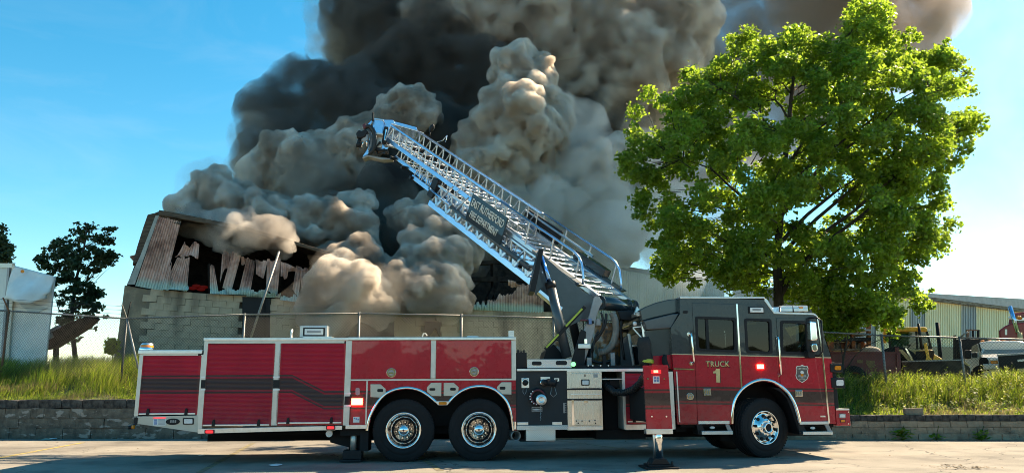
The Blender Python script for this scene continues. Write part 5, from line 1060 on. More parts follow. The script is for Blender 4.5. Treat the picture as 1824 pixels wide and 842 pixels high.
# --- red locker behind the outrigger
part('body_frame', (1109.6, 661, 1114.5, 764), 0.0, .5, M['satin']); part('body_frame', (1190, 661, 1201, 764), 0.0, .5, M['satin'])
part('locker_shell', (1113, 661, 1192, 757), .03, .7, M['red'], bevel=0)
shutter((1116.5, 664, 1186, 749))
part('sill_rail', (1114, 755, 1200, 764.8), -.02, .4, M['alu'])
part('chassis_tank', (1062, 765, 1150, 781), .45, 2.0, M['dark'])
# --- outriggers (swung out jacks)
OV = -1.50
def opart(name, px, v0, v1, m, parent, bevel=.004): return part(name, px, OV + v0, OV + v1, m, parent, bevel)
og = ppart('outrigger', [(1145.6, 650.6), (1190, 650), (1198, 763.6), (1152.2, 764)], OV, OV + .055, M['red'], bevel=.006)
opart('foot_rail', (1151.4, 763.2, 1198.6, 772.4), -.012, .16, M['alu'], og)
opart('outrigger_beam', (1156, 690, 1190, 752), .06, 2.4, M['dark'], og, .01)
rl = opart('marker_light', (1160.5, 657.8, 1177.5, 664.4), -.02, .01, M['redlens'], og); opart('lens', (1164.5, 658.8, 1172.5, 663.4), -.03, 0, M['redlit'], og)
lb = opart('label_plate', (1163.2, 669.5, 1174.8, 682), -.006, .01, M['white'], og, 0)
for k, (ax, ay) in enumerate(((1, 1), (6, 1.4), (1.4, 6), (6, 6))): opart('label_print', (1163.2 + ax + .6, 669.5 + ay, 1163.2 + ax + 4.2, 669.5 + ay + 4), -.009, 0, M['blueprint'], og, 0)
for bx_, by in ((1154, 674), (1183, 674), (1161, 741), (1187, 741)):
    u, w = T(bx_, by, OV); MB().cyl((u, OV - .008, w), (u, OV, w), .014, 8).build('bolt', M['chrome'], og)
ul, wl_ = T(1164, 772, OV + .1); uc, wc = T(1172, 772, OV + .1)
MB().cyl((ul + .012, OV + .1, wl_ + .3), (ul + .012, OV + .1, .07), .03, 14).build('jack_tube', M['alu'], og); MB().cyl((uc, OV + .08, wc + .3), (uc, OV + .08, .07), .066, 20).build('jack_leg', M['chrome'], og)
def pad(u, v, parent, s=1.0):
    mb = MB().box(u - .27 * s, u + .27 * s, v - .25 * s, v + .25 * s, .004, .03).box(u - .2 * s, u + .2 * s, v - .18 * s, v + .18 * s, .03, .06)
    mb.prism([(u - .16 * s, .06), (u + .16 * s, .06), (u + .10 * s, .15), (u - .10 * s, .15)], v - .14 * s, v + .14 * s)
    for a in (-1, 1): mb.cyl((u + a * .19 * s, v - .12, .05), (u + a * .19 * s, v - .12, .11), .02, 8)
    mb.build('jack_pad', M['black'], parent, .008)
pad(uc - .02, OV + .08, og)
og2 = part('outrigger', (606, 764, 656, 775), .12, 2.4, M['dark'])
u, w = T(630.5, 766, .2)
MB().cyl((u, .2, w), (u, .2, .2), .058, 18).build('jack_leg', M['satin'], og2); MB().box(u - .09, u + .13, .27, .45, .2, w).build('jack_housing', M['dark'], og2, .01)
MB().box(u - .22, u + .16, .05, .5, .01, .05).box(u - .17, u + .15, .1, .45, .05, .20).build('jack_pad', M['black'], og2, .012)
ppart('chassis_tank', [(588, 776), (597, 765), (625, 765), (622, 796), (588, 787)], .3, 2.2, M['dark'])
# --- chassis
part('chassis_rail', (380, 768, 650, 774), .75, 1.0, M['dark'], bevel=0); part('chassis_rail', (370, 768, 1480, 780), 1.5, 1.75, M['dark'], bevel=0); part('chassis_rail', (650, 748, 1300, 770), .75, 1.0, M['dark'], bevel=0)
for hx in (718.6, 853): 
    u, w = T(hx, 766); MB().cyl((u, .5, .54), (u, 2.0, .54), .14, 12).sphere((u, 1.23, .54), .27, 14, 10).build('axle', M['dark'], truck)
part('mud_flap', (641, 768, 656, 803), .1, .6, M['rubber'])
# --- wheels
def wheel(u, w, v, Rt, rim_r, width, rear, steer=0.0, flip=False, face=True):
    e = bpy.data.objects.new('wheel', None); COL.objects.link(e); e.parent = truck; e.location = (u, v, w); e.rotation_euler = (0, 0, (math.pi if flip else 0) + steer)
    h = width
    prof = [(rim_r - .012, -h * .96), (rim_r + .03, -h)] + [(Rt * .90, -h * 1.03), (Rt * .965, -h * .985), (Rt, -h * .9)]
    for k in range(4):
        z = -h * (.78 - k * .2); prof += [(Rt, z), (Rt - .018, z + .004), (Rt - .018, z + .016), (Rt, z + .02)]
    prof += [(Rt, -h * .07), (Rt * .962, -h * .015), (Rt * .945, .004), (Rt * .93, .003), (Rt * .90, .010), (Rt * .80, .016), (Rt * .765, .011), (Rt * .755, .016), (Rt * .68, .010), (rim_r + .035, .004), (rim_r + .018, -.004), (rim_r - .005, -.012)]
    ty = MB().lathe(prof, (0, 0, 0), (0, -1, 0), 64)
    nb = 60                                                             # shoulder lugs
    for i in range(nb):
        t = 2 * math.pi * (i + .5) / nb; c, s_ = math.cos(t), math.sin(t)
        p = Vector((c * Rt * .985, h * .02, s_ * Rt * .985)); ty.bar(p, p + Vector((0, h * .16, 0)), .030, .022, (c, 0, s_))
    ty.build('tyre', M['rubber'], e)
    r = rim_r
    if rear: rp = [(r + .006, -.02), (r + .008, .004), (r - .004, .010), (r - .022, .002), (r - .035, -.03), (r - .06, -.10), (r - .075, -.135), (.185, -.155), (.18, -.14), (.105, -.14), (.10, -.10)]
    else: rp = [(r + .006, -.02), (r + .008, .004), (r - .004, .010), (r - .018, .0), (r - .024, -.022), (r - .045, -.035), (r - .07, -.015), (r - .10, .012), (.165, .035), (.16, .045), (.10, .045)]
    rm = MB().lathe(rp, (0, 0, 0), (0, -1, 0), 48, 0)
    zf = .135 if rear else -.045
    for k in range(10):
        t = 2 * math.pi * (k + .25) / 10; c, s_ = math.cos(t), math.sin(t)
        rb = .135 if rear else .128; rm.cyl((c * rb, zf + .02, s_ * rb), (c * rb, zf - .035, s_ * rb), .016, 8, .013)
        rh = .225 if rear else .218
        t += .31; c, s_ = math.cos(t), math.sin(t)
        zh = .143 if rear else -.012
        rm.cyl((c * rh, zh + .02, s_ * rh), (c * rh, zh - .006 if rear else zh - .012, s_ * rh), .026, 12, m=1)
    rm.build('rim', [M['rim'], M['dark']], e)
    hp = [(.098, -.14), (.098, -.07), (.09, -.03), (.065, -.008), (.03, .002), (0, .004)] if rear else [(.098, .04), (.098, .085), (.092, .10), (.072, .105), (.066, .09), (0, .088)]
    hb = MB().lathe(hp, (0, 0, 0), (0, -1, 0), 32, 0)
    if rear: hb.cyl((0, -.0, 0), (0, -.012, 0), .018, 10, m=1)
    else: hb.cyl((0, -.088, 0), (0, -.092, 0), .062, 20, m=2)
    hb.build('hub_cap', [M['chrome'], M['pump_red'], M['dark']], e)
    MB().lathe([(r - .02, -h * .9), (r - .02, -h * .5), (.1, -h * .5)], (0, 0, 0), (0, -1, 0), 24).build('back_plate', M['dark'], e)
    return e
for hx in (718.6, 853.2):
    u, w = T(hx, 766, .02)
    wheel(u, .537, .03, .537, .305, .28, True); wheel(u, .537, .36, .537, .305, .28, True)
    wheel(u, .537, BW - .03, .537, .305, .28, True, flip=True); wheel(u, .537, BW - .36, .537, .305, .28, True, flip=True)
uf, wf = T(1362, 766, .1)
wheel(uf, .525, .06, .525, .295, .40, False, steer=R(17)); wheel(uf - .02, .525, BW - .06, .525, .295, .40, False, steer=R(17), flip=True)
MB().cyl((uf, .4, .5), (uf, 2.1, .5), .08, 10).build('axle', M['dark'], truck)
# ------------------------------------------------------------ cab
CW = 2.44
cab_out = [(1207, 755), (1197.5, 630), (1195.3, 583.5), (1211.2, 558.5), (1210.8, 531.5), (1215, 529), (1362, 533.6), (1367, 536), (1379.5, 556.5), (1448, 559.3), (1455.5, 563), (1467, 597), (1478.7, 630), (1481, 640), (1488.7, 754)]
poly = ccw([T(x, y) for x, y in cab_out])
inner_poly = ccw([T(x, y) for x, y in [(1216, 748), (1207, 630), (1206, 588), (1219, 563), (1219, 541), (1360, 545), (1376, 566), (1446, 568), (1452, 575), (1467, 628), (1476, 748)]])
cabo = MB().prism(poly, 0.0, CW).build('cab_shell', M['cab'], truck)
def px_cut(pts, v0, v1, r=0.0, vp=0.0):
    p = [T(x, y, vp) for x, y in pts]
    if r: p = rounded(p, r)
    o = MB().prism(ccw(p), v0, v1).build('cutter', M['black']); o.matrix_world = truck_mw; return o
truck_mw = Matrix.Translation(TO) @ Matrix.Rotation(TRUCK_A, 4, 'Z')
bpy.context.view_layer.update()
WIN_R = [(1239.6, 565), (1308.5, 567.5), (1310, 625.5), (1242.5, 622.5)]
WIN_M = [(1327, 568.5), (1371.5, 570), (1373.5, 628), (1330.5, 626)]
WIN_F = [(1391, 572.5), (1436, 573.5), (1438.5, 629.5), (1392.5, 627.5)]
ic = MB().prism(inner_poly, .06, CW - .06).build('cutter', M['black']); ic.matrix_world = truck_mw
A3 = [(1306.5, 760), (1306.4, 754), (1306.8, 735), (1310, 716), (1317, 702), (1327, 691), (1342, 682), (1358.6, 678.3), (1375, 681), (1390, 689.4), (1402, 700.5), (1411, 715), (1417, 731), (1422, 752), (1422.5, 760)]
wc_ = px_cut([(1304, 775)] + A3 + [(1424, 775)], -.5, .62)
wc2 = px_cut([(1304, 775)] + A3 + [(1424, 775)], CW - .62, CW + .5)
ws_u = T(1462, 600)
wsc = MB().box(T(1448, 600)[0], T(1500, 600)[0], .14, CW - .14, T(1470, 628)[1], T(1455, 572)[1]).build('cutter', M['black']); wsc.matrix_world = truck_mw
cut(cabo, [ic, px_cut(WIN_R, -.5, 3.2, .05), px_cut(WIN_M, -.5, 3.2, .05), px_cut(WIN_F, -.5, 3.2, .05), wc_, wc2, wsc])
md = cabo.modifiers.new('bevel', 'BEVEL'); md.width = .012; md.segments = 2; md.limit_method = 'ANGLE'; md.angle_limit = R(50)
# doors stand a little proud of the shell, so their seams are real gaps
def door(name, pts, cutpts, mats=None):
    o = MB().prism(ccw([T(x, y) for x, y in pts]), -.014, .004).build(name, M['cab'], truck)
    if cutpts: cut(o, [px_cut(c, -.5, .5, .05 if k == 0 else 0) for k, c in enumerate(cutpts)])
    md = o.modifiers.new('bevel', 'BEVEL'); md.width = .006; md.segments = 2; md.limit_method = 'ANGLE'; md.angle_limit = R(50)
    return o
rd = door('rear_door', [(1232.5, 539), (1310.5, 541.5), (1315.5, 600), (1320.5, 690), (1308, 712), (1305, 753), (1242.8, 753.5), (1238, 640)], [WIN_R])
fd = door('front_door', [(1382.4, 566), (1445, 567.5), (1452, 640), (1471, 752.5), (1424.5, 753), (1415, 715), (1400, 695), (1390, 687)], [WIN_F])
mp_ = door('side_panel', [(1313.8, 541.5), (1362.5, 543), (1380, 566), (1387.5, 686), (1373, 677.5), (1357, 675), (1338, 679.5), (1324, 689), (1319, 640)], [WIN_M])
ld = door('locker_door', [(1203, 659), (1236.4, 659.5), (1240.5, 753.5), (1210, 753.5)], None)
ppart('door_edge', [(1200.5, 655), (1236.6, 656.5), (1236.6, 658.6), (1200.5, 657.4)], -.022, .0, M['chrome'], ld, 0)
ppart('door_edge', [(1204.2, 661), (1206.4, 661), (1211.8, 751), (1209.6, 751)], -.022, .0, M['satin'], ld, 0)
ppart('trim_strip', [(1311.2, 541), (1314, 541), (1322.5, 690), (1319.8, 690)], -.03, .0, M['chrome'], bevel=.003)
ppart('trim_strip', [(1455, 563), (1456.6, 563), (1467.5, 640), (1478.5, 753), (1475.8, 753), (1465, 640)], -.024, .0, M['chrome'], bevel=.002)
o = disc('door_latch', 1229.3, 705.3, 6.3, -.03, 0, M['chrome'], ld, 20, .004); disc('latch_ring', 1229.3, 705.3, 3.8, -.038, -.01, M['greymetal'], o, 16)
disc('latch_paddle', 1229.3, 706.3, 2.3, -.044, -.01, M['chrome'], o, 12)
def window(pts, m, parent, name='window'):
    P = rounded([T(x, y) for x, y in pts], .05, 5); fr = rounded([T(x, y) for x, y in pts], .05, 5)
    c = Vector((sum(p[0] for p in P) / len(P), sum(p[1] for p in P) / len(P)))
    def grow(P, a): return [(p[0] + (a if p[0] > c.x else -a), p[1] + (a if p[1] > c.y else -a)) for p in P]
    n = len(P); o1 = grow(P, .022); i1 = grow(P, -.022)
    vs = [(p[0], -.024, p[1]) for p in o1] + [(p[0], -.024, p[1]) for p in i1] + [(p[0], .03, p[1]) for p in i1] + [(p[0], -.005, p[1]) for p in o1]
    fs = []
    for k in range(n):
        j = (k + 1) % n; fs += [(k, j, n + j, n + k), (n + k, n + j, 2 * n + j, 2 * n + k), (3 * n + k, 3 * n + j, j, k)]
    fo = MB().add(vs, fs).build(name, M['black'], parent)
    P2 = ccw(grow(P, -.012)); MB().add([(a_, .014, b_) for a_, b_ in P2], [tuple(range(len(P2)))]).build('pane', m, fo)
    return fo
w1 = window(WIN_R, M['tint'], rd)
ppart('window_post', [(1256.5, 567), (1261.5, 567), (1264, 622.5), (1259, 622.5)], -.01, .03, M['black'], w1, 0)
ppart('window_sill', [(1263, 616.6), (1301, 619.2), (1301, 621.4), (1263, 619)], .03, .05, M['alu'], w1, 0)
ppart('window_post', [(1303.4, 571), (1304.6, 571), (1306.4, 613), (1305, 613)], .03, .05, M['alu'], w1, 0)
window(WIN_M, M['tint'], mp_); window(WIN_F, M['glass'], fd)
# inside
ins = MB(); u0, u1 = T(1216, 700)[0], T(1476, 700)[0]; zf = T(1300, 640)[1]
part('cab_interior', (1214, 660, 1382, 745), .68, CW - .7, M['fabric'], bevel=0)
for (xx, va) in ((1284, .5), (1284, 1.5), (1345, .9)):
    o = part('seat', (xx - 14, 590, xx + 10, 660), va, va + .45, M['fabric'], bevel=.04); part('head_rest', (xx - 9, 577, xx + 6, 590), va + .1, va + .35, M['fabric'], o, .03)
part('seat', (1388, 604, 1402, 665), .25, .75, M['fabric'], bevel=.04); part('dashboard', (1440, 625, 1472, 660), .1, CW - .1, M['black'], bevel=.03)
u, w = T(1432, 622, .5); MB().lathe([(.2, -.015), (.215, 0), (.2, .015), (.185, 0), (.2, -.015)], (u, .5, w), (-.8, 0, .6), 24).build('steering_wheel', M['black'], truck)
part('seat_tag', (1266, 606, 1275, 609.5), .42, .46, M['cream'], bevel=0); part('harness_tag', (1285, 592, 1304, 594), .47, .5, M['cream'], bevel=0)
ppart('windshield', [(1457, 566), (1459.5, 566), (1480.8, 634.5), (1478, 634.5)], .12, CW - .12, M['glass'], bevel=0)
part('roof_edge', (1211, 528.2, 1362, 531.2), -.012, CW + .012, M['alu'], bevel=.006)
ppart('roof_edge', [(1361.5, 530.5), (1367, 533.2), (1380, 555), (1378.5, 558), (1362, 536)], -.011, CW + .011, M['alu'], bevel=.004)
ppart('roof_edge', [(1379, 555), (1450, 557.6), (1456.5, 562), (1455, 563.6), (1449, 560.3), (1379, 558.4)], -.012, CW + .012, M['alu'], bevel=.004)
pround('vent_hole', [(1216.3, 553), (1225.3, 552.6), (1225.3, 557.8), (1216.3, 558)], .05, -.004, .01, M['black'])
# grab handles
def handle(p0, p1):
    a = T(*p0); b = T(*p1)
    o = MB().tube([(a[0] - .03, 0, a[1] + .02), (a[0], -.075, a[1] + .01), (a[0], -.08, a[1] - .04), (b[0], -.08, b[1] + .04), (b[0], -.075, b[1]), (b[0] - .03, 0, b[1] - .02)], .017, 10).build('grab_handle', M['chrome'], truck)
    for p in (a, b): MB().cyl((p[0] - .032, -.012, p[1] + .012 if p is a else p[1] - .02), (p[0] - .032, .002, p[1] + .012 if p is a else p[1] - .02), .034, 14).build('handle_foot', M['chrome'], o)
handle((1229.5, 596), (1233.8, 645)); handle((1383.5, 602), (1388.3, 666))
# roof marker, lit lamp, vents, badge, letters
sl = part('marker_lamp', (1333.5, 545.6, 1361.5, 557.4), -.04, .0, M['black'], bevel=.01); part('lens', (1336.5, 547.2, 1360, 556), -.052, -.02, M['clear'], sl, .008); part('lens_core', (1340.5, 549.6, 1355.5, 552.6), -.056, -.04, M['greymetal'], sl, .003)
rl = part('warning_light', (1348.6, 648.2, 1361, 656.4), -.03, .0, M['redlit'], bevel=.006); part('light_core', (1350, 649.4, 1359.6, 655.2), -.0335, -.02, M['redcore'], rl, .003)
part('small_tag', (1353, 673.4, 1358, 675), -.02, 0, M['alu'], bevel=0); part('small_tag', (1461.5, 739.5, 1470.5, 742.2), -.02, 0, M['alu'], bevel=0)
for px in ((1253.2, 691.2, 1266.6, 704), (1416.6, 694.2, 1429.6, 705.6)):
    o = part('paddle_handle', px, -.028, .0, M['chrome'], bevel=.006); xl, yt, xr, yb = px
    part('handle_recess', (xl + 1.4, yt + 1.6, xr - 1.2, yb - 1.4), -.0305, -.01, M['greymetal'], o, .002)
    for k in range(3): part('paddle', (xl + 2.2 + k * 3.4, yt + 2.6, xl + 4.4 + k * 3.4, yb - 2.6), -.036, -.02, M['chrome'], o, .002)
def badge_poly(cx, cy, sx, sy):
    pts = [(-.78, -.84), (-.35, -.84), (0, -1), (.35, -.84), (.78, -.84), (.92, -.6), (.82, -.25), (.95, .2), (.8, .55), (.4, .8), (0, 1), (-.4, .8), (-.8, .55), (-.95, .2), (-.82, -.25), (-.92, -.6)]
    return [(cx + x * sx, cy + y * sy) for x, y in pts]
M['badge_field'] = simple('badge_field', (.10, .085, .075), .5, var=.3, scale=20)
bd = ppart('badge', badge_poly(1428.8, 665, 12.2, 16.2), -.0165, 0, M['alu'], fd, 0)
ppart('badge_field', badge_poly(1428.8, 665, 11.0, 14.9), -.0185, 0, M['badge_field'], bd, 0)
ppart('badge_cross', [(1420.5, 671), (1423, 666.5), (1427, 668), (1428.8, 664), (1430.6, 668), (1434.6, 666.5), (1437, 671), (1431, 671), (1428.8, 675), (1426.6, 671)], -.0205, 0, M['greymetal'], bd, 0)
disc('badge_center', 1428.8, 662.6, 3.2, -.0215, 0, M['white'], bd, 12); part('badge_ladder', (1426.4, 665.2, 1431.2, 669.6), -.0225, 0, M['amber'], bd, 0)
for k in range(7): part('badge_letter', (1420.8 + k * 2.4, 654.2 + abs(k - 3) * .25, 1422.2 + k * 2.4, 656.8 + abs(k - 3) * .25), -.0205, 0, M['cream'], bd, 0)
for k in range(3): part('badge_letter', (1426.2 + k * 1.9, 650.6, 1427.6 + k * 1.9, 652.8), -.0205, 0, M['cream'], bd, 0)
for k in range(5): part('badge_letter', (1424 + k * 2.1, 673.5, 1425.2 + k * 2.1, 675.6), -.0205, 0, M['cream'], bd, 0)
def text_mesh(s, size, ext=.003, off=0.0, space=1.0):
    c = bpy.data.curves.new('t', 'FONT'); c.body = s; c.size = size; c.extrude = ext; c.offset = off; c.space_character = space; c.resolution_u = 4
    o = bpy.data.objects.new('t', c); COL.objects.link(o); bpy.context.view_layer.update()
    me = bpy.data.meshes.new_from_object(o.evaluated_get(bpy.context.evaluated_depsgraph_get())); bpy.data.objects.remove(o); bpy.data.curves.remove(c)
    co = np.empty(len(me.vertices) * 3, np.float32); me.vertices.foreach_get('co', co); return me, co.reshape(-1, 3)
def place_text(name, s, mtx, width, height, m, parent, off=0.0, ext=.003, space=1.0, ref=None):
    """letters fitted to width x height and laid with the matrix columns right, up, outward; origin lower left"""
    me, co = text_mesh(s, 1.0, 0.0, off, space)
    lo, hi = (co.min(0), co.max(0)) if ref is None else ref
    k = np.empty_like(co); k[:, 0] = (co[:, 0] - lo[0]) / (hi[0] - lo[0]) * width; k[:, 1] = (co[:, 1] - lo[1]) / (hi[1] - lo[1]) * height; k[:, 2] = 0
    me.vertices.foreach_set('co', k.ravel().astype(np.float32)); me.materials.clear(); me.materials.append(m); me.update()
    o = inst(name, me, parent); o.matrix_local = mtx
    md = o.modifiers.new('s', 'SOLIDIFY'); md.thickness = ext; md.offset = 0
    return o, (lo, hi)
u0, w0 = T(1257, 653.4); u1, w1_ = T(1298.8, 642.6)
tm = Matrix(((1, 0, 0, u0), (0, 0, -1, -.017), (0, 1, 0, w0 + .002), (0, 0, 0, 1)))
o, ref = place_text('door_lettering', 'TRUCK', tm, u1 - u0, w1_ - w0, M['gold'], truck, .022, space=1.12)
tb = tm.copy(); tb[1][3] = -.0148; tb[0][3] += .004; tb[2][3] -= .005
place_text('lettering_shade', 'TRUCK', tb, u1 - u0, w1_ - w0, M['black'], truck, .045, space=1.12, ref=ref)
one = [(1279.6, 656), (1282, 656), (1281.6, 677.5), (1283.6, 677.5), (1283.6, 680.8), (1275.6, 680.8), (1275.6, 677.5), (1277.4, 677.5), (1277, 662.6), (1270.8, 663.8), (1270.6, 661.2), (1275.2, 659.8)]
one = [(1275.5, 656.2), (1282.2, 656.2), (1283, 680.5), (1276.2, 680.5), (1275.6, 664.2), (1270.4, 664.2), (1270.3, 661), (1274, 660.3)]
ppart('door_numeral', one, -.0185, -.0, M['gold'], None, 0)
ppart('numeral_shade', [(x + 0.9, y + .9) for x, y in one], -.0165, -.0, M['black'], None, 0)
# steps
def step(a, b, n):
    s = part('cab_step', a, -.02, .35, M['diamond']); part('lower_tread', b, -.10, .3, M['diamond'], s)
    xl, yt = a[0] - 4, a[1] + 2
    ppart('step_side', [(xl, yt), (xl + 8, yt), (b[0] + 9, b[3]), (b[0] - 6, b[3])], 0.0, .3, M['black'], s); ppart('step_side', [(a[2] - 8, a[3]), (a[2] - 1, a[3]), (b[2] - 1, b[1]), (b[2] - 9, b[1])], 0.0, .03, M['greymetal'], s)
    part('step_back', (b[0], a[3], b[2] - 2, b[1] + 2), .25, .3, M['dark'], s, 0)
    u, w = T((a[0] + a[2]) / 2 - 3, (a[3] + b[1]) / 2, .05); MB().sphere((u, .05, w), .05, 14, 8, 0, (1, .3, .5)).build('step_lamp', M['clear'], s)
step((1244, 748.8, 1299.6, 754.6), (1250, 766.8, 1305.5, 773.2), 0); step((1424.5, 749.8, 1477, 755.2), (1430.5, 767.8, 1483.6, 773.4), 1)
arch(dense(A3[1:-1]), .05, -.035, .3)
ppart('arch_liner', [(1422, 745), (1428, 752), (1432, 772), (1424, 772), (1412, 735), (1401, 708), (1390, 697), (1375, 689), (1390, 691), (1411, 716)], .01, .5, M['dark'], bevel=0)
part('wheel_well', (1302, 684, 1426, 744), .66, CW - .66, M['dark'], bevel=0); part('cab_floor', (1212, 742, 1300, 760), .1, CW - .1, M['dark'], bevel=0); part('cab_floor', (1424, 742, 1484, 760), .1, CW - .1, M['dark'], bevel=0)
ppart('mud_flap', [(1282, 772), (1302, 772), (1304, 786), (1284, 784)], .3, .7, M['dark']); part('battery_box', (1203, 757, 1222, 768), .3, 1.4, M['dark'])
# bumper and side lamps
bm = part('front_bumper', (1489.5, 728.8, 1514.5, 757.4), .0, CW, M['red'], bevel=.012); part('bumper_cap', (1489.5, 727.4, 1513, 730), -.004, CW, M['alu'], bm)
small_lamp('bumper_lamp', (1495, 736, 1506.4, 743.8), M['clear'], M['greymetal'], v=0.0, pr=bm); small_lamp('bumper_marker', (1497, 746, 1506.4, 752), M['amber'], M['pump_red'], v=0.0, pr=bm)
for bx_, by in ((1511.5, 733), (1511.8, 754)): disc('bolt', bx_, by, 1.1, -.012, .005, M['chrome'], bm, 8)
fg = part('front_grille', (1483, 645, 1491, 727), .06, CW - .06, M['black'], bevel=.01)
for px, m in (((1479.5, 647, 1500.8, 662.6), M['amber']), ((1481.5, 672, 1505.2, 690.6), M['clear'])):
    o = part('lamp_pod', px, -.02, .25, M['black'], bevel=.01); xl, yt, xr, yb = px
    pround('lens', q(xl + (xr - xl) * .36, yt + 4, xr - 2.4, yb - 4.2), .03, -.035, 0, m, o)
# mirror
MB().tube([(*[T(1440, 566)[0]], 0, T(1440, 566)[1]), (T(1449, 566)[0], -.12, T(1449, 566)[1]), (T(1454, 572)[0], -.2, T(1454, 572)[1]), (T(1456.5, 626)[0], -.2, T(1456.5, 626)[1]), (T(1452, 634)[0], -.15, T(1452, 634)[1]), (T(1442, 632)[0], 0, T(1442, 632)[1])], .016, 8).build('mirror_arm', M['black'], truck)
ppart('mirror_bracket', [(1436, 566), (1442, 566), (1444.5, 630), (1438, 630)], -.03, .0, M['black'])
mi = pround('mirror', [(1442.5, 571), (1454, 572.5), (1457, 605), (1444.5, 607)], .03, -.30, -.16, M['chrome'], bevel=.02); pround('mirror', [(1446, 610.6), (1456, 611), (1457.5, 625), (1447.5, 626.5)], .04, -.28, -.17, M['chrome'], bevel=.02)
part('mirror_base', (1440, 624, 1452, 637), -.18, .0, M['black'], bevel=.01)
# roof light bar and antennas
lbv = .5
lbo = part('light_bar', (1390.5, 547.5, 1439.5, 554.5), lbv, 1.95, M['alu'], bevel=.01); part('lens', (1393, 543.6, 1422, 549.5), lbv + .01, 1.9, M['clear'], lbo, .012); part('lens', (1422.6, 543.6, 1439, 549.5), lbv + .01, 1.9, M['clear'], lbo, .012); part('lens', (1424, 546, 1430.5, 549), lbv - .01, lbv + .1, M['amber'], lbo, .004)
part('bar_foot', (1396, 554, 1400, 560), lbv + .1, lbv + .3, M['black'], lbo); part('bar_foot', (1428, 554, 1432, 560), lbv + .1, lbv + .3, M['black'], lbo)
part('roof_box', (1377, 546.5, 1389.5, 556), .6, 1.4, M['laddersky'], bevel=.01)
for xx in (1389.3, 1413.2):
    u, w = T(xx, 557, .3); MB().cyl((u, .3, w), (u, .3, w + .14), .016, 8, .007).build('antenna', M['black'], truck)
# --- shroud behind the cab
ppart('cab_shroud', [(1208, 531), (1190, 533), (1168, 538.5), (1150, 545.5), (1139, 551.5), (1143, 572), (1165, 566), (1196, 559), (1210.5, 556)], .15, 2.3, M['grey'], vp=.15, bevel=.02)
ppart('cab_shroud', [(1196, 559), (1210, 557.5), (1195.5, 584), (1152, 587), (1147, 571)], .05, 2.3, M['slate'], vp=.05, bevel=.015)
ppart('shroud_panel', [(1195.5, 583), (1198, 630), (1198, 655), (1156, 655), (1150, 588)], .12, 2.2, M['grey'], vp=.12, bevel=.01)
ppart('red_panel', [(1160, 634), (1197, 631), (1199, 656), (1162, 656)], .08, .2, M['red'], vp=.08)
# boot and coat hung on the truck
mb = MB(); pts = [(1185, 631), (1183.5, 637), (1184, 644), (1187, 651), (1189.5, 656)]
mb.tube([(T(x, y, -.05)[0], -.05, T(x, y, -.05)[1]) for x, y in pts], .05, 10, radii=[.03, .05, .055, .05, .045])
bo = tag(mb.build('boot', M['rubber']), 'dark rubber boot standing upside down behind the red outrigger panel', 'boot'); bo.matrix_world = truck_mw
mb = MB(); c = [(T(1146 + k * 1.2, 600 + k * 12, .1)[0], .1, T(1146 + k * 1.2, 600 + k * 12, .1)[1]) for k in range(5)]
mb.tube(c, .1, 12, radii=[.10, .13, .12, .135, .125])
co = tag(mb.build('turnout_coat', M['fabric']), 'black firefighter coat with a lime band hanging behind the small folding ladder', 'coat'); co.matrix_world = truck_mw
cu, cw_ = T(1151, 643, .1); MB().lathe([(.128, 0), (.136, .02), (.136, .05), (.128, .07)], (cu, .1, cw_ - .03), (.1, 0, 1), 16).build('reflective_band', M['lime'], co)
# ------------------------------------------------------------ turntable and aerial ladder
LA, LE, LW, LX, LZ = 0.80288406612811, 0.5900600673980039, 1.104198108774176, 2.0688775491053026, 3.0744948369548752
ld_d = Vector((-math.cos(LE) * math.cos(LA), math.cos(LE) * math.sin(LA), math.sin(LE)))
ld_w = Vector((math.sin(LA), math.cos(LA), 0)); ld_n = ld_w.cross(ld_d)
if ld_n.z < 0: ld_n = -ld_n
LB = Vector((LX, 15.2, LZ)); HW = LW / 2
tr_inv = truck_mw.inverted()
LM = tr_inv @ Matrix(((ld_d.x, ld_w.x, ld_n.x, LB.x), (ld_d.y, ld_w.y, ld_n.y, LB.y), (ld_d.z, ld_w.z, ld_n.z, LB.z), (0, 0, 0, 1)))   # ladder coordinates (along, across, up) -> truck
def TP(px, py, v): u, w = T(px, py, v); return Vector((u, v, w))
def Lp(s, t, h): return LM @ Vector((s, t, h))
def lsec(name, label=None):
    o = bpy.data.objects.new(name, None); COL.objects.link(o); o.parent = truck; o.matrix_local = LM
    return o
bar_cache = {}
def lbar(name, a, b, r, m, parent, n=6):
    """thin round bar as its own object; equal lengths share one mesh"""
    a, b = Vector(a), Vector(b); L_ = round((b - a).length, 2); key = (L_, r, m.name)
    if key not in bar_cache: bar_cache[key] = MB().cyl((0, 0, 0), (0, 0, L_), r, n, caps=False).mesh(name, m)
    o = inst(name, bar_cache[key], parent); o.matrix_local = Matrix.Translation(a) @ (b - a).to_track_quat('Z', 'Y').to_matrix().to_4x4()
    return o
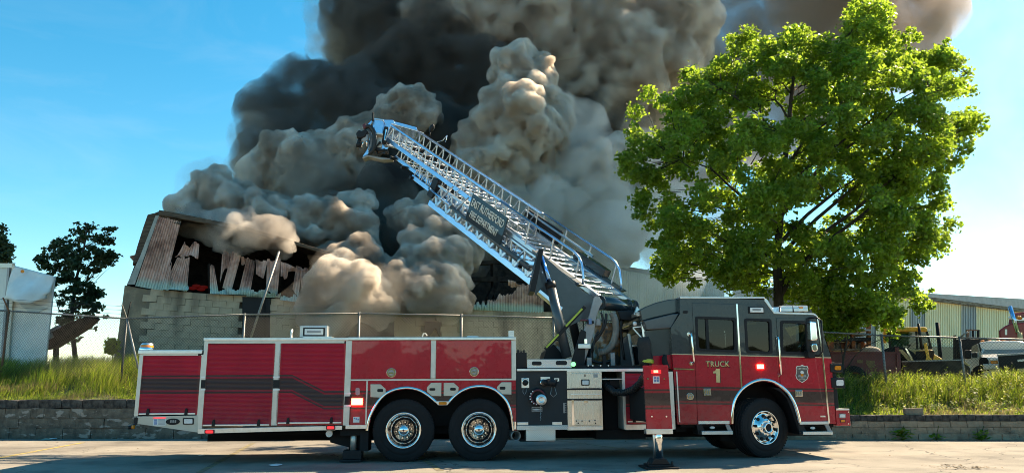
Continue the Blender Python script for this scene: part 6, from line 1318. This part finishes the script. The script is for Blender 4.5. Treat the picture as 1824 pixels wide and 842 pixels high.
def truss(parent, s0, s1, hw, h0, h1, pitch, rb, top_r, bot, mb, mt):
    """one ladder section: two side trusses and its rungs"""
    for sd in (-1, 1):
        t = sd * hw
        MB().box(s0, s1, t - bot[0] / 2, t + bot[0] / 2, h0 - bot[1] / 2, h0 + bot[1] / 2).build('bottom_rail', mb, parent, .008)
        MB().box(s0, s1, t - top_r, t + top_r, h1 - top_r * .8, h1 + top_r * .8).build('top_rail', mt, parent, .008)
        n = int((s1 - s0) / pitch)
        for i in range(n):
            a = s0 + (i + .08) * (s1 - s0) / n; b = s0 + (i + .5) * (s1 - s0) / n; c = s0 + (i + .92) * (s1 - s0) / n
            lbar('brace', (a, t, h0), (b, t, h1), rb, M['ladder'], parent); lbar('brace', (b, t, h1), (c, t, h0), rb, M['ladder'], parent)
    n = int((s1 - s0) / .34)
    for i in range(n):
        s = s0 + .1 + i * .34; lbar('rung', (s, -hw, h0 + .03), (s, hw, h0 + .03), .021, M['ladder'], parent, 8)
base = lsec('base_section')
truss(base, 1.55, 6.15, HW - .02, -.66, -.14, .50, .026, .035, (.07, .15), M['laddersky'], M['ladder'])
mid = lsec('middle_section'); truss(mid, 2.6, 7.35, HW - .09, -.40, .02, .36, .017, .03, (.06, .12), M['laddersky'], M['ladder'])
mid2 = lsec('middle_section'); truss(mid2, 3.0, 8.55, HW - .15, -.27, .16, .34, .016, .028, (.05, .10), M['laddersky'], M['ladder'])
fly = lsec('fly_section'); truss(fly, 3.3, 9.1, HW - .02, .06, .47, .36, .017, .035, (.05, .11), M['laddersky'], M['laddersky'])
# wide base rails with rungs at the foot
for sd in (-1, 1):
    MB().box(-.02, 3.2, sd * HW - (.0 if sd < 0 else .13), sd * HW + (.13 if sd < 0 else .0), -.10, .0).build('base_rail', M['ladder'], base, .01)
for i in range(12):
    s = .22 + i * .26; MB().box(s - .035, s + .035, -HW + .12, HW - .12, -.055, -.025).build('rung', M['ladder'], base, .006)
for sd in (-1, 1):
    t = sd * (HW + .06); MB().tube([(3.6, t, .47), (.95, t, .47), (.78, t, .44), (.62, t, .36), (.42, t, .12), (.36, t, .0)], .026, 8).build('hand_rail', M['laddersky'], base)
    for s in (.75, 1.6, 2.45, 3.3): lbar('rail_post', (s - .12, t - sd * .03, -.03), (s, t, .46), .019, M['ladder'], base, 8)
    # side plates by the foot
    MB().prism([(.32, .02), (1.82, .02), (1.92, .10 if sd > 0 else .02), (1.86, -.02), (.4, -.06)], sd * HW - .02, sd * HW + .22 * sd).build('side_plate', M['slate'], base, .006)
# far side dark cable box seen through the rails
MB().box(2.55, 3.9, HW + .02, HW + .1, .02, .36).build('cable_box', M['black'], base, .01); MB().box(.9, 1.9, HW - .02, HW + .2, .03, .2).build('side_plate', M['grey'], base, .01)
lbar('hand_rail', (1.4, HW + .02, .28), (3.9, HW + .02, .30), .028, M['ladder'], base, 8)
# sign boards on both sides of the ladder
sg = empty('ladder_sign'); sg.parent = base
TL, TR, BL, BR = (4.47, .275), (3.03, .275), (4.36, -.36), (2.94, -.36)
MB().prism(ccw([TL, TR, BR, BL]), -HW - .17, -HW - .13).build('sign_board', M['sign'], sg, .004)
MB().prism(ccw([(4.40, -.17), (2.97, -.15), (2.94, -.36), (4.36, -.36)]), -HW - .174, -HW - .13).build('sign_foot', M['black'], sg)
def sign_text(s, s_left, s_right, h, hh):
    m = Matrix(((-1, 0, 0, s_left), (0, 0, -1, -HW - .178), (0, 1, 0, h), (0, 0, 0, 1)))
    place_text('sign_letters', s, m, s_left - s_right, hh, M['white_gold'], sg, .018, .004)
M['white_gold'] = simple('cream_letters', (.78, .70, .60), .4)
sign_text('EAST RUTHERFORD', 4.37, 3.06, .0, .19); sign_text('FIRE DEPARTMENT', 4.27, 3.14, -.25, .165)
# waterway tube below the near rail and the black end collar
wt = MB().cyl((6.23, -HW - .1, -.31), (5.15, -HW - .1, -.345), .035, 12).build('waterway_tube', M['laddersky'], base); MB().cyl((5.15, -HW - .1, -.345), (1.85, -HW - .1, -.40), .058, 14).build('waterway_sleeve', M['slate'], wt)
for s in (5.12, 2.2): MB().cyl((s - .03, -HW - .1, -.345 - (5.12 - s) * .0165), (s + .03, -HW - .1, -.345 - (5.12 - s) * .0165), .07, 14).build('sleeve_clamp', M['alu'], wt)
MB().box(6.05, 6.30, -HW - .05, HW + .05, -.52, -.02).build('end_collar', M['black'], base, .015)
for s, h in ((8.55, -.3), (7.35, -.42), (7.9, -.33)): MB().box(s - .06, s + .03, -HW + .0, -HW + .14, h - .06, h + .03).build('roller_block', M['black'], mid, .01)
for i in range(9):                                                      # pulleys and brackets hung along the base rail
    s = 1.9 + i * .48
    MB().prism([(s - .05, -.60), (s + .05, -.60), (s + .17, -.40), (s + .10, -.40)], -HW - .07, -HW - .01).build('rail_gusset', M['ladder'], base, .004)
    MB().prism([(s + .05, -.60), (s - .05, -.60), (s - .15, -.40), (s - .08, -.40)], -HW - .07, -HW - .01).build('rail_gusset', M['ladder'], base, .004)
for s in (4.9, 5.6): lbar('lock_arm', (s, -HW - .12, -.36), (s - .28, -HW - .12, .1), .02, M['ladder'], base, 8)
# --- tip: nozzle platform
tip = lsec('ladder_tip')
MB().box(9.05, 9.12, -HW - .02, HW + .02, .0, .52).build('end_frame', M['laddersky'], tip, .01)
MB().box(9.1, 10.1, -HW + .06, HW - .06, -.16, -.11).build('platform_floor', M['ladder'], tip, .006)
MB().lathe([(.06, -.4), (.06, .4)], (9.6, -HW + .1, -.33), (1, 0, .1), 12).build('tip_pipe', M['ladder'], tip); MB().cyl((9.1, -HW + .1, -.28), (9.3, -HW + .1, -.4), .05, 10).build('tip_pipe', M['black'], tip)
sp = MB().cyl((8.75, HW + .04, .45), (8.80, HW + .04, .66), .02, 8).sphere((8.8, HW + .04, .76), .09, 12, 8, 0, (.8, .8, 1.3)).build('spot_lamp', M['black'], tip)
MB().tube([(8.45, HW + .04, .42), (8.15, HW + .08, .62), (8.05, HW + .08, .8), (8.0, HW + .08, .62)], .014, 6).build('lamp_guard', M['chrome'], tip)
MB().tube([(9.2, -HW - .06, -.1), (9.3, -HW - .08, -.35), (9.05, -HW - .06, -.45), (8.85, -HW - .04, -.3)], .03, 8).build('cable_loop', M['hose'], tip)
for s in (7.6, 6.9, 8.2): MB().box(s, s + .1, -.2, .3, .1, .2).build('cross_member', M['black'], fly, .01)
def tpart(name, pts, y, depth, m, bevel=.008, parent=None):
    """plumb plate of the tip platform"""
    P = [at(px, py, y) for px, py in pts]; o = MB().prism(ccw([(p.x, p.z) for p in P]), y, y + depth).build(name, m, parent or truck, bevel); o.matrix_local = tr_inv if parent is None else Matrix(); return o
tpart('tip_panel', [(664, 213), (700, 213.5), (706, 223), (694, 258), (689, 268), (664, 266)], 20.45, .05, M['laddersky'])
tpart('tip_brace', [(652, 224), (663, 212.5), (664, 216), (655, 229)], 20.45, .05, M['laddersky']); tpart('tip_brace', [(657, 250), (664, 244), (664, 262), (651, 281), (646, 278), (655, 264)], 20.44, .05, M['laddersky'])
MB().tube([tr_inv @ at(x, y, 20.2) for x, y in dense([(652, 226), (659, 226), (665, 234), (667.5, 248), (665, 264), (659, 273)], 4)], .062, 10).build('monitor_hose', M['hose'], truck); MB().tube([tr_inv @ at(x, y, 20.35) for x, y in dense([(655, 232), (660, 240), (661, 256), (657, 268)], 4)], .035, 8).build('monitor_hose', M['greymetal'], truck)
mo = tpart('water_monitor', [(633.5, 237), (639, 231), (644, 233), (651, 229), (655, 234), (650, 243), (643, 246), (635, 245)], 20.1, .22, M['black'], .03); tpart('monitor_joint', [(645, 240), (654, 236), (656, 248), (649, 254), (643, 250)], 20.15, .2, M['greymetal'], .03, mo); tpart('monitor_motor', [(645, 222), (651, 219), (653, 227), (647, 229)], 20.15, .15, M['pump_red'], .02, mo)
for a_, b_, r_, m_ in (((641, 246), (638, 258), .05, 'black'), ((636, 257), (643, 259), .085, 'black'), ((648, 250), (644, 262), .03, 'chrome'), ((652, 246), (654, 260), .03, 'chrome')): MB().cyl(at(*a_, 20.2), at(*b_, 20.2), r_, 10).build('nozzle', M[m_], mo)
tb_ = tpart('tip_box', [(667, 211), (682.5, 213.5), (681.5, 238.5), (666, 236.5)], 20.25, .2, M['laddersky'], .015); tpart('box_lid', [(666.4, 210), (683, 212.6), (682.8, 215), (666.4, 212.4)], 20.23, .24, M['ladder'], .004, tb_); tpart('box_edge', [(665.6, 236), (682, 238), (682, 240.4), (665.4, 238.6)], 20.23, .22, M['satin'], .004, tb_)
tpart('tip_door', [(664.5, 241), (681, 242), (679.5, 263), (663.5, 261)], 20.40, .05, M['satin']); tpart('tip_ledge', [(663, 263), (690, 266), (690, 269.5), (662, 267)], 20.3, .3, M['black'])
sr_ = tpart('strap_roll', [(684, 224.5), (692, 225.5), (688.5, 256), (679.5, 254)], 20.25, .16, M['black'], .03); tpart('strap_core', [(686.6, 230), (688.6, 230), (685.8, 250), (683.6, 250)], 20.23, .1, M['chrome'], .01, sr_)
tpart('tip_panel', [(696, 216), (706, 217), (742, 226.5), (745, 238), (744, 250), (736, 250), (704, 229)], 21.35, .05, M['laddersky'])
tpart('tip_bumper', [(644, 280), (652, 275), (690, 281.5), (699, 281), (699, 284), (680, 285), (655, 279), (647, 283)], 20.4, .3, M['greymetal'], .02)
tpart('tip_antenna', [(662.4, 201), (665.6, 200), (665.6, 216), (661.6, 216)], 20.3, .05, M['black'], .01)
# --- lift cylinders and turntable
def rod(name, a, b, r, m, parent=None, n=16): return MB().cyl(a, b, r, n).build(name, m, parent if parent is not None else truck)
VN, VF = .75, 1.9
rc = rod('lift_cylinder', TP(980, 505, VN), TP(1010, 636, VN - .1), .095, M['slate']); rod('cylinder_rod', TP(963.5, 457, VN), TP(981, 508, VN), .05, M['rod'], rc); rod('cylinder_gland', TP(979, 502, VN), TP(982, 513, VN), .108, M['black'], rc)
rod('lift_cylinder', TP(1003, 500, VF), TP(1033, 630, VF - .1), .095, M['black'])
ppart('ladder_bracket', [(958, 447), (966, 449), (951, 523), (942, 521), (944, 508)], VN - .25, VN + .35, M['black'], vp=VN)
ppart('lift_plate', [(965, 452), (1004, 487), (1038, 518), (1068, 533), (1060, 560), (1010, 582), (1000, 552), (953, 524)], VN + .35, VN + .40, M['slate'], vp=VN + .35)
ppart('lift_plate', [(958, 520), (962, 516), (1002, 548), (999, 554)], VN - .05, VN + .3, M['laddersky'], vp=VN)
st = MB(); a = TP(1042, 546, .5); b = TP(971, 622, .5); st.bar(a, b, .05, .07); sto = st.build('prop_strut', M['black'], truck, .004)
MB().bar(TP(1037, 549.5, .46), TP(1008, 580.5, .46), .02, .035).bar(TP(995, 595, .46), TP(973, 618.5, .46), .02, .035).build('reflective_edge', M['lime'], sto)
# pedestal
ppart('pedestal_plate', [(1058, 529), (1067, 527), (1072, 536), (1062, 566), (1058, 592), (1040, 650), (1016, 650), (1034, 604), (1050, 560)], .55, .62, M['greymetal'], vp=.55, bevel=.01)
ppart('pedestal_plate', [(1035, 586), (1044, 590), (1041, 650), (1016, 650)], .5, .55, M['black'], vp=.5)
ppart('pedestal_plate', [(1114, 545), (1134, 560), (1128, 650), (1106, 650), (1118, 600)], 1.6, 1.7, M['black'], vp=1.6, bevel=.01)
ppart('pedestal_plate', [(1105, 606), (1121, 594), (1127, 652), (1106, 652)], 1.0, 1.06, M['slate'], vp=1.0)
pa, pb = LB - ld_w * (HW - .02) - ld_d * .15 - ld_n * .12, LB + ld_w * (HW + .02) - ld_d * .15 - ld_n * .12
drum = MB().cyl(tr_inv @ pa, tr_inv @ pb, .135, 28).build('pivot_drum', M['grey'], truck)
pm = (pa + pb) / 2
for f_ in (.02, .78, .98): 
    c0 = pa.lerp(pb, f_ - .012); c1 = pa.lerp(pb, f_ + .012); MB().cyl(tr_inv @ c0, tr_inv @ c1, .143, 28).build('drum_band', M['slate'], drum)
for f_ in (.18, .80):
    c0 = pa.lerp(pb, f_); MB().sphere(tr_inv @ (c0 + Vector((-.02, -.13, .02))), .014, 8, 6).sphere(tr_inv @ (c0 + Vector((-.02, -.07, -.12))), .014, 8, 6).build('drum_bolt', M['alu'], drum)
c0 = pa - ld_w * .03; pc = MB().cyl(tr_inv @ c0, tr_inv @ pa, .075, 20).build('pivot_cap', M['alu'], drum)
for k in range(6):
    a = k * math.pi / 3; MB().cyl(tr_inv @ (c0 - ld_w * .012 + (ld_d * math.cos(a) + ld_n * math.sin(a)) * .05), tr_inv @ c0, .012, 6).build('cap_bolt', M['greymetal'], pc)
ppart('drum_cradle', [(1100, 553), (1128, 552), (1131, 561), (1125, 571), (1105, 569)], .9, 1.6, M['black'], vp=.9, bevel=.02)
u, w = T(1082, 612, 1.3)
tk = MB().lathe([(.30, -.55), (.32, -.5), (.32, .35), (.30, .4), (0, .42)], (u, 1.35, w), (0, 0, 1), 28).build('swivel_post', M['rust'], truck)
u, w = T(990, 625, 1.4); MB().lathe([(.16, -.3), (.17, .1), (.12, .2), (0, .22)], (u, 1.5, w), (0, 0, 1), 20).build('swivel_post', M['rust'], truck)
ppart('deck_slope', [(972, 625), (986, 612), (1010, 640), (1016, 655), (965, 655)], 1.0, 1.9, M['black'], vp=1.0)
ppart('deck_block', [(1016, 650), (1150, 650), (1150, 656), (1012, 656)], .1, 2.3, M['black'], vp=.1, bevel=0)
part('rear_block', (1040, 618, 1122, 652), 1.7, 2.2, M['dark'], bevel=0)
hpts = [TP(x, y, .8) for x, y in dense([(1090, 556), (1096, 572), (1097, 592), (1091, 612), (1080, 624), (1066, 627)], 4)]
hs = MB(); hs.tube(hpts, .058, 12); L_ = len(hpts)
for i in range(1, L_ * 3 - 3):
    t = i / 3; k = int(t); p = hpts[k].lerp(hpts[min(k + 1, L_ - 1)], t - k); d = (hpts[min(k + 1, L_ - 1)] - hpts[k]).normalized()
    hs.cyl(p - d * .012, p + d * .012, .066, 12)
hs.build('corrugated_hose', M['tan_hose'], truck)
for pts, r, vv in (([(1071, 556), (1075, 575), (1070, 592), (1060, 604), (1054, 628)], .022, .6), ([(1080, 558), (1077, 580), (1066, 600), (1057, 612), (1052, 640)], .028, .62), ([(1066, 590), (1060, 600), (1056, 625)], .018, .56), ([(1050, 640), (1070, 646), (1094, 640)], .03, .7), ([(1110, 560), (1106, 590), (1112, 640)], .025, 1.0)):
    MB().tube([TP(x, y, vv) for x, y in dense(pts, 4)], r, 8).build('hydraulic_hose', M['hose'], truck)
for px, vv, m in (((1041, 603, 1046, 612), .45, 'chrome'), ((1030, 612, 1052, 620), .44, 'alu'), ((1049, 567, 1054, 577), .45, 'blueprint'), ((1046, 571, 1058, 576), .47, 'black'), ((1035, 568, 1050, 571), .5, 'pump_red'), ((1062, 567, 1070, 579), .6, 'greymetal'), ((1074, 632, 1080, 655), .5, 'black'), ((1088, 628, 1096, 655), .6, 'greymetal'), ((1046, 636, 1054, 655), .5, 'greymetal'), ((1062, 586, 1120, 591), 1.5, 'black')):
    part('valve_block', px, vv, vv + .12, M[m], bevel=.006)
for xx in (1024, 1048, 1056, 1070, 1084): disc('deck_bolt', xx, 650.5, 1.3, .06, .12, M['alu'], None, 8)
# folding step ladder at the back of the cab
fs = MB(); fs.bar(TP(1120, 594, .3), TP(1129, 650, .2), .03, .05); fs.bar(TP(1143, 563, .3), TP(1151, 617, .25), .03, .06)
for a, b in (((1127, 583), (1144, 581)), ((1123, 616), (1150, 612)), ((1127, 584), (1149, 608))): fs.bar(TP(*a, .3), TP(*b, .3), .03, .022)
fs.build('folding_steps', M['alu'], truck); part('step_plate', (1134, 555.5, 1159.5, 562.5), .25, .7, M['diamond']); ppart('step_arm', [(1129, 560), (1135, 545), (1143, 556), (1140, 563)], .4, .5, M['alu'], vp=.4)
u, w = T(1131, 576, .3); MB().sphere((u, .3, w), .045, 10, 8).build('work_lamp', M['clear'], truck)
# looped hose to the outrigger
cp = [TP(x, y, vv) for x, y, vv in ((1076, 676, .3), (1082, 688, .1), (1095, 698, -.1), (1112, 699, -.3), (1128, 693, -.6), (1140, 682, -1.0), (1148, 668, -1.35))]
mb = MB(); mb.tube(cp, .055, 10); 
for i in range(len(cp) * 4 - 4):
    k = i // 4; p = cp[k].lerp(cp[k + 1], (i % 4) / 4); d = (cp[k + 1] - cp[k]).normalized(); mb.cyl(p - d * .012, p + d * .012, .062, 10)
mb.build('cable_track', M['hose'], truck)
# ------------------------------------------------------------ smoke
def smoke_mat(name, density, color, aniso=0.2, soft=0.0, lo=.04, dark=None):
    m = bpy.data.materials.new(name); m.use_nodes = True; N = m.node_tree.nodes; L = m.node_tree.links
    N.remove(N['Principled BSDF'])
    v = N.new('ShaderNodeVolumePrincipled')
    if soft:
        tc = N.new('ShaderNodeTexCoord'); n = N.new('ShaderNodeTexNoise'); n.inputs['Scale'].default_value = soft; n.inputs['Detail'].default_value = 3.5; n.inputs['Roughness'].default_value = .6; n.inputs['Distortion'].default_value = .6
        L.new(tc.outputs['Object'], n.inputs['Vector']); L.new(maprange(N, L, n.outputs[0], .34, .62, density * lo, density * 1.6), v.inputs['Density'])
    if soft and dark:
        n2 = N.new('ShaderNodeTexNoise'); n2.inputs['Scale'].default_value = .62; n2.inputs['Detail'].default_value = 3; n2.inputs['Roughness'].default_value = .55; L.new(tc.outputs['Object'], n2.inputs['Vector'])
        L.new(mixc(N, L, maprange(N, L, n2.outputs[0], .40, .62, 0, 1), dark, color), v.inputs['Color'])
    v.inputs['Density'].default_value = density; v.inputs['Color'].default_value = (*color, 1); v.inputs['Anisotropy'].default_value = aniso
    L.new(v.outputs[0], N['Material Output'].inputs['Volume'])
    return m
_ico = bmesh.new(); bmesh.ops.create_icosphere(_ico, subdivisions=3, radius=1.0)
ICO_V = np.array([v.co[:] for v in _ico.verts]); ICO_F = np.array([[v.index for v in f.verts] for f in _ico.faces]); _ico.free()
def puffs(name, balls, voxel, amps, m, label, seed=0, sub=0):
    """balls = (pixel x, pixel y, pixel radius, depth): their union, swollen into cauliflower billows"""
    V, F, n = [], [], 0
    rr = random.Random(seed)
    for (px, py, r, dep) in balls:
        c = at(px, py, dep); rad = r * dep / F_PX
        V.append(ICO_V * (rad * np.array([1, 1.0, 1])) + np.array(c)); F.append(ICO_F + n); n += len(ICO_V)
        for k in range(sub):
            d = Vector((rr.gauss(0, 1), rr.gauss(0, 1) - .4, rr.gauss(0, 1))).normalized()
            rs = rad * rr.uniform(.16, .46)
            V.append(ICO_V * rs + np.array(c + d * rad * rr.uniform(.8, .98))); F.append(ICO_F + n); n += len(ICO_V)
    me = np_mesh(name, np.concatenate(V), np.concatenate(F), m)
    o = bpy.data.objects.new(name, me); COL.objects.link(o)
    md = o.modifiers.new('r', 'REMESH'); md.mode = 'VOXEL'; md.voxel_size = voxel; md.adaptivity = 0
    md2 = o.modifiers.new('s', 'SMOOTH'); md2.iterations = 6; md2.factor = .5
    dg = bpy.context.evaluated_depsgraph_get(); ev = o.evaluated_get(dg)
    me2 = bpy.data.meshes.new_from_object(ev)
    o.modifiers.clear(); o.data = me2; bpy.data.meshes.remove(me)
    nv = len(me2.vertices); co = np.empty(nv * 3, np.float32); me2.vertices.foreach_get('co', co); co = co.reshape(-1, 3)
    off = Vector((seed * 13.7, seed * 5.1, seed * 9.3))
    for sc, am in amps:
        nr = np.empty(nv * 3, np.float32); me2.vertices.foreach_get('normal', nr); nr = nr.reshape(-1, 3)
        dd = np.empty(nv, np.float32)
        for i in range(nv):
            p = Vector(co[i]) / sc + off
            p = p + noise.noise_vector(p * .6) * .45
            f1 = noise.voronoi(p)[0][0]
            dd[i] = 1 - min(1.2, f1 * 1.15) ** 2
        co = co + nr * ((dd - .45) * am)[:, None]
        me2.vertices.foreach_set('co', co.ravel()); me2.update()
    md = o.modifiers.new('r', 'REMESH'); md.mode = 'VOXEL'; md.voxel_size = voxel * 1.05; md.adaptivity = 0
    me3 = bpy.data.meshes.new_from_object(o.evaluated_get(bpy.context.evaluated_depsgraph_get())); o.modifiers.clear(); o.data = me3; bpy.data.meshes.remove(me2); me2 = me3
    me2.polygons.foreach_set('use_smooth', np.ones(len(me2.polygons), bool))
    me2.update()
    tag(o, label, 'smoke', None, 'stuff')
    return o
M_TAN = smoke_mat('tan_smoke', 6.5, (0.945, 0.885, 0.815), soft=2.8, lo=.10, dark=(.58, .51, .445))
M_PALE = smoke_mat('pale_smoke', 7.0, (0.955, 0.90, 0.83), soft=2.4, lo=.1, dark=(.80, .70, .61))
M_VEIL = smoke_mat('smoke_veil', .24, (.62, .56, .50), soft=.8, lo=0.0)
M_VEIL2 = smoke_mat('pale_veil', .45, (.95, .91, .86), soft=.8, lo=0.0)
M_DARK2 = smoke_mat('black_smoke', 2.0, (0.12, 0.105, 0.10), soft=.9)
M_VEIL3 = smoke_mat('low_veil', .13, (.60, .545, .49), soft=1.2, lo=0.0)
M_DRIFT = smoke_mat('drift_haze', .005, (.98, .97, .955), soft=.12, lo=.15)
M_ROOF = smoke_mat('roof_smoke', 2.0, (0.80, 0.745, 0.685), soft=1.6, lo=.0, dark=(.46, .415, .38))
M_DARK = smoke_mat('dark_smoke', 1.15, (0.25, 0.23, 0.215), soft=.75, lo=.0)
M_BROWN = smoke_mat('brown_smoke', 0.4, (0.50, 0.425, 0.37), soft=.3)
M_THIN = smoke_mat('thin_smoke', 0.30, (0.97, 0.965, 0.95), soft=.45)
M_TOP = smoke_mat('top_smoke', 1.6, (0.95, 0.885, 0.81), soft=.7, dark=(.60, .51, .44))
AMP = [(1.1, .5), (.55, .62), (.27, .26)]
puffs('smoke', [(372,345,36,31.5),(405,375,38,31.2),(350,385,24,31),(440,385,32,31),(482,400,30,30.5),(330,368,18,31),(420,348,24,32)], .12, AMP, M_TAN, 'tan smoke rolling off the burnt roof at its left end', 1, 12)
puffs('smoke', [(345,392,20,27.6),(378,405,24,27.6),(410,415,24,27.4),(440,412,22,27.7),(470,418,22,27.6),(500,430,18,28),(395,432,14,27.3),(450,434,14,27.4)], .11, AMP, M_ROOF, 'thin dirty smoke spilling over the roof edge above the torn cladding', 11, 10)
puffs('smoke', [(470,310,36,37),(500,285,33,36.8),(535,275,38,36.5),(562,305,34,36.5),(600,268,30,37),(640,258,34,37),(665,240,28,37.5),(720,192,36,38),(752,202,27,38),(700,180,22,38),(612,297,32,37),(525,330,28,36.5),(690,225,20,37.5)], .13, [(1.4, .6), (.7, .72), (.34, .3)], M_TAN, 'brown billows of smoke behind the ladder tip', 2, 12)
puffs('smoke', [(500,378,23,31),(528,388,25,31),(550,372,21,31),(577,392,27,31),(603,398,25,30.8),(632,402,25,31),(656,413,18,31),(560,413,20,30.6),(612,366,24,32),(642,362,20,32),(478,385,18,31.4),(520,410,16,30.5)], .11, AMP, M_TAN, 'row of small tan smoke puffs above the torn cladding', 3, 12)
puffs('smoke', [(600,505,33,28.5),(640,515,37,28.2),(575,535,27,28),(668,538,24,28),(620,474,25,29.5),(590,460,18,30),(642,455,22,30),(690,545,15,28),(548,560,19,27.8),(590,580,17,27.6),(612,545,24,28)], .11, AMP, M_TAN, 'tan smoke boiling low in front of the burning wall', 9, 12)
puffs('smoke', [(720,505,33,29.5),(755,520,31,29.3),(792,505,31,29.6),(776,470,31,30.5),(811,460,31,31),(745,445,27,31),(790,420,33,31.5),(752,400,27,32),(722,385,20,32.5),(826,395,35,33),(700,480,18,30.5),(806,530,23,29.5),(735,545,17,29),(772,365,25,33),(835,440,28,32)], .11, AMP, M_TAN, 'tall tan smoke billow left of the ladder sign', 10, 12)
puffs('smoke', [(920,232,74,38),(955,185,45,38.5),(900,272,58,38),(868,262,44,38),(982,250,40,38.5),(935,140,48,39),(860,300,40,38),(1040,310,56,39.5),(1085,352,58,39.5),(1000,385,60,39),(1100,402,52,40),(1130,340,46,40),(960,330,55,39),(1120,290,40,40), (900,340,60,38.5),(880,420,55,38.5),(940,430,50,39)], .14, [(1.7, .8), (.85, .85), (.4, .34)], M_PALE, 'big pale smoke billow rising right of the ladder', 4, 12)
puffs('smoke', [(860,20,90,44),(965,50,110,45),(1065,50,110,46),(1150,80,95,46),(1205,40,70,46),(1110,145,80,46),(1190,110,66,46),(1220,80,44,46),(1000,130,90,46),(780,30,70,44),(1080,220,70,46),(900,-90,130,46),(1080,-80,130,47),(960,-230,170,50),(820,-400,200,50)], .2, [(2.4, 1.1), (1.1, .9), (.5, .4)], M_TOP, 'grey brown smoke crown above the plume', 5, 10)
puffs('smoke', [(690,60,100,46),(640,30,60,46),(720,-80,130,48),(850,-220,150,52),(745,140,115,45),(850,150,95,44),(570,185,62,42),(505,190,48,41.5),(625,205,75,42),(720,265,95,42),(640,335,85,40),(560,350,70,39),(700,345,80,39),(490,262,56,40),(700,425,60,36),(785,305,80,41),(800,250,80,42),(620,445,45,35),(715,455,55,35),(455,285,36,40),(1050,215,85,47),(980,300,90,43),(860,360,80,41),(700,520,90,36), (480,420,60,36),(560,440,60,36),(860,470,60,40)], .3, [(2.8, 1.5), (1.3, .9), (.6, .4)], M_DARK, 'black smoke column behind the pale billows', 6, 9)
puffs('smoke', [(1290,30,90,56),(1390,20,100,57),(1500,30,110,58),(1600,30,95,58),(1670,10,60,58),(1350,110,90,57),(1250,150,85,55),(1170,230,90,54),(1470,110,110,58),(1590,110,70,58),(1140,330,90,53),(1240,260,90,55),(1380,220,90,57),(1100,150,110,52),(1500,-80,170,60)], .5, [(4, 1.0), (1.8, .5)], M_BROWN, 'thin brown smoke drifting behind the large tree', 7, 1)
puffs('smoke', [(1130,440,75,36),(1085,425,55,36),(1190,480,70,37),(1250,430,80,40),(1200,390,75,40),(1150,520,60,37),(1110,480,50,36),(1300,470,70,42),(1060,460,40,36)], .4, [(3, .9),(1.2,.5)], M_THIN, 'thin white smoke over the grey shed', 8, 3)

puffs('smoke', [(560,330,70,35),(640,440,70,33),(740,450,75,33),(620,530,60,30),(760,520,60,31),(820,450,50,33),(520,420,50,32),(690,360,60,35)], .3, [(2, .8), (.9, .4)], M_VEIL, 'drifting dirty smoke veil among the lower puffs', 12, 4)
puffs('smoke', [(455,250,45,39),(440,310,40,38),(480,190,45,42),(560,165,50,42),(610,90,55,45),(600,30,55,46),(350,340,40,31.5),(330,385,26,30),(410,330,40,32.5)], .3, [(2, .9), (.9, .5)], M_VEIL, 'torn smoke veil along the left edge of the plume', 13, 5)
puffs('smoke', [(1050,340,80,38),(1110,380,70,38),(980,400,70,37),(1130,300,60,39),(900,390,60,37),(1010,240,70,39)], .3, [(2, .9), (.9, .5)], M_VEIL2, 'pale smoke veil right of the ladder', 14, 5)
puffs('smoke', [(690,330,45,34.5),(690,430,36,33),(660,460,26,31.5),(600,440,26,32.5),(520,440,26,31.5),(700,475,22,32),(560,455,22,31.5),(740,330,40,36),(700,545,14,30)], .25, [(1.6, .6), (.8, .4)], M_DARK2, 'black smoke gap between the lower tan puffs', 15, 5)
puffs('smoke', [(600,520,55,27.2),(670,530,50,27.4),(560,560,40,27),(640,575,40,27),(735,530,45,28.4),(800,530,40,28.6),(520,545,30,26.8)], .25, [(1.4, .7), (.7, .4)], M_VEIL3, 'thin dirty smoke hanging in front of the block wall', 16, 5)
puffs('smoke', [(1740,180,170,85),(1700,330,150,85),(1790,60,150,86),(1820,330,160,86),(1640,430,130,84),(1760,470,110,85),(1600,250,150,84)], 1.0, [(7, 2.0)], M_DRIFT, 'thin pale haze of smoke drifting in the sky right of the poplar', 17, 2)
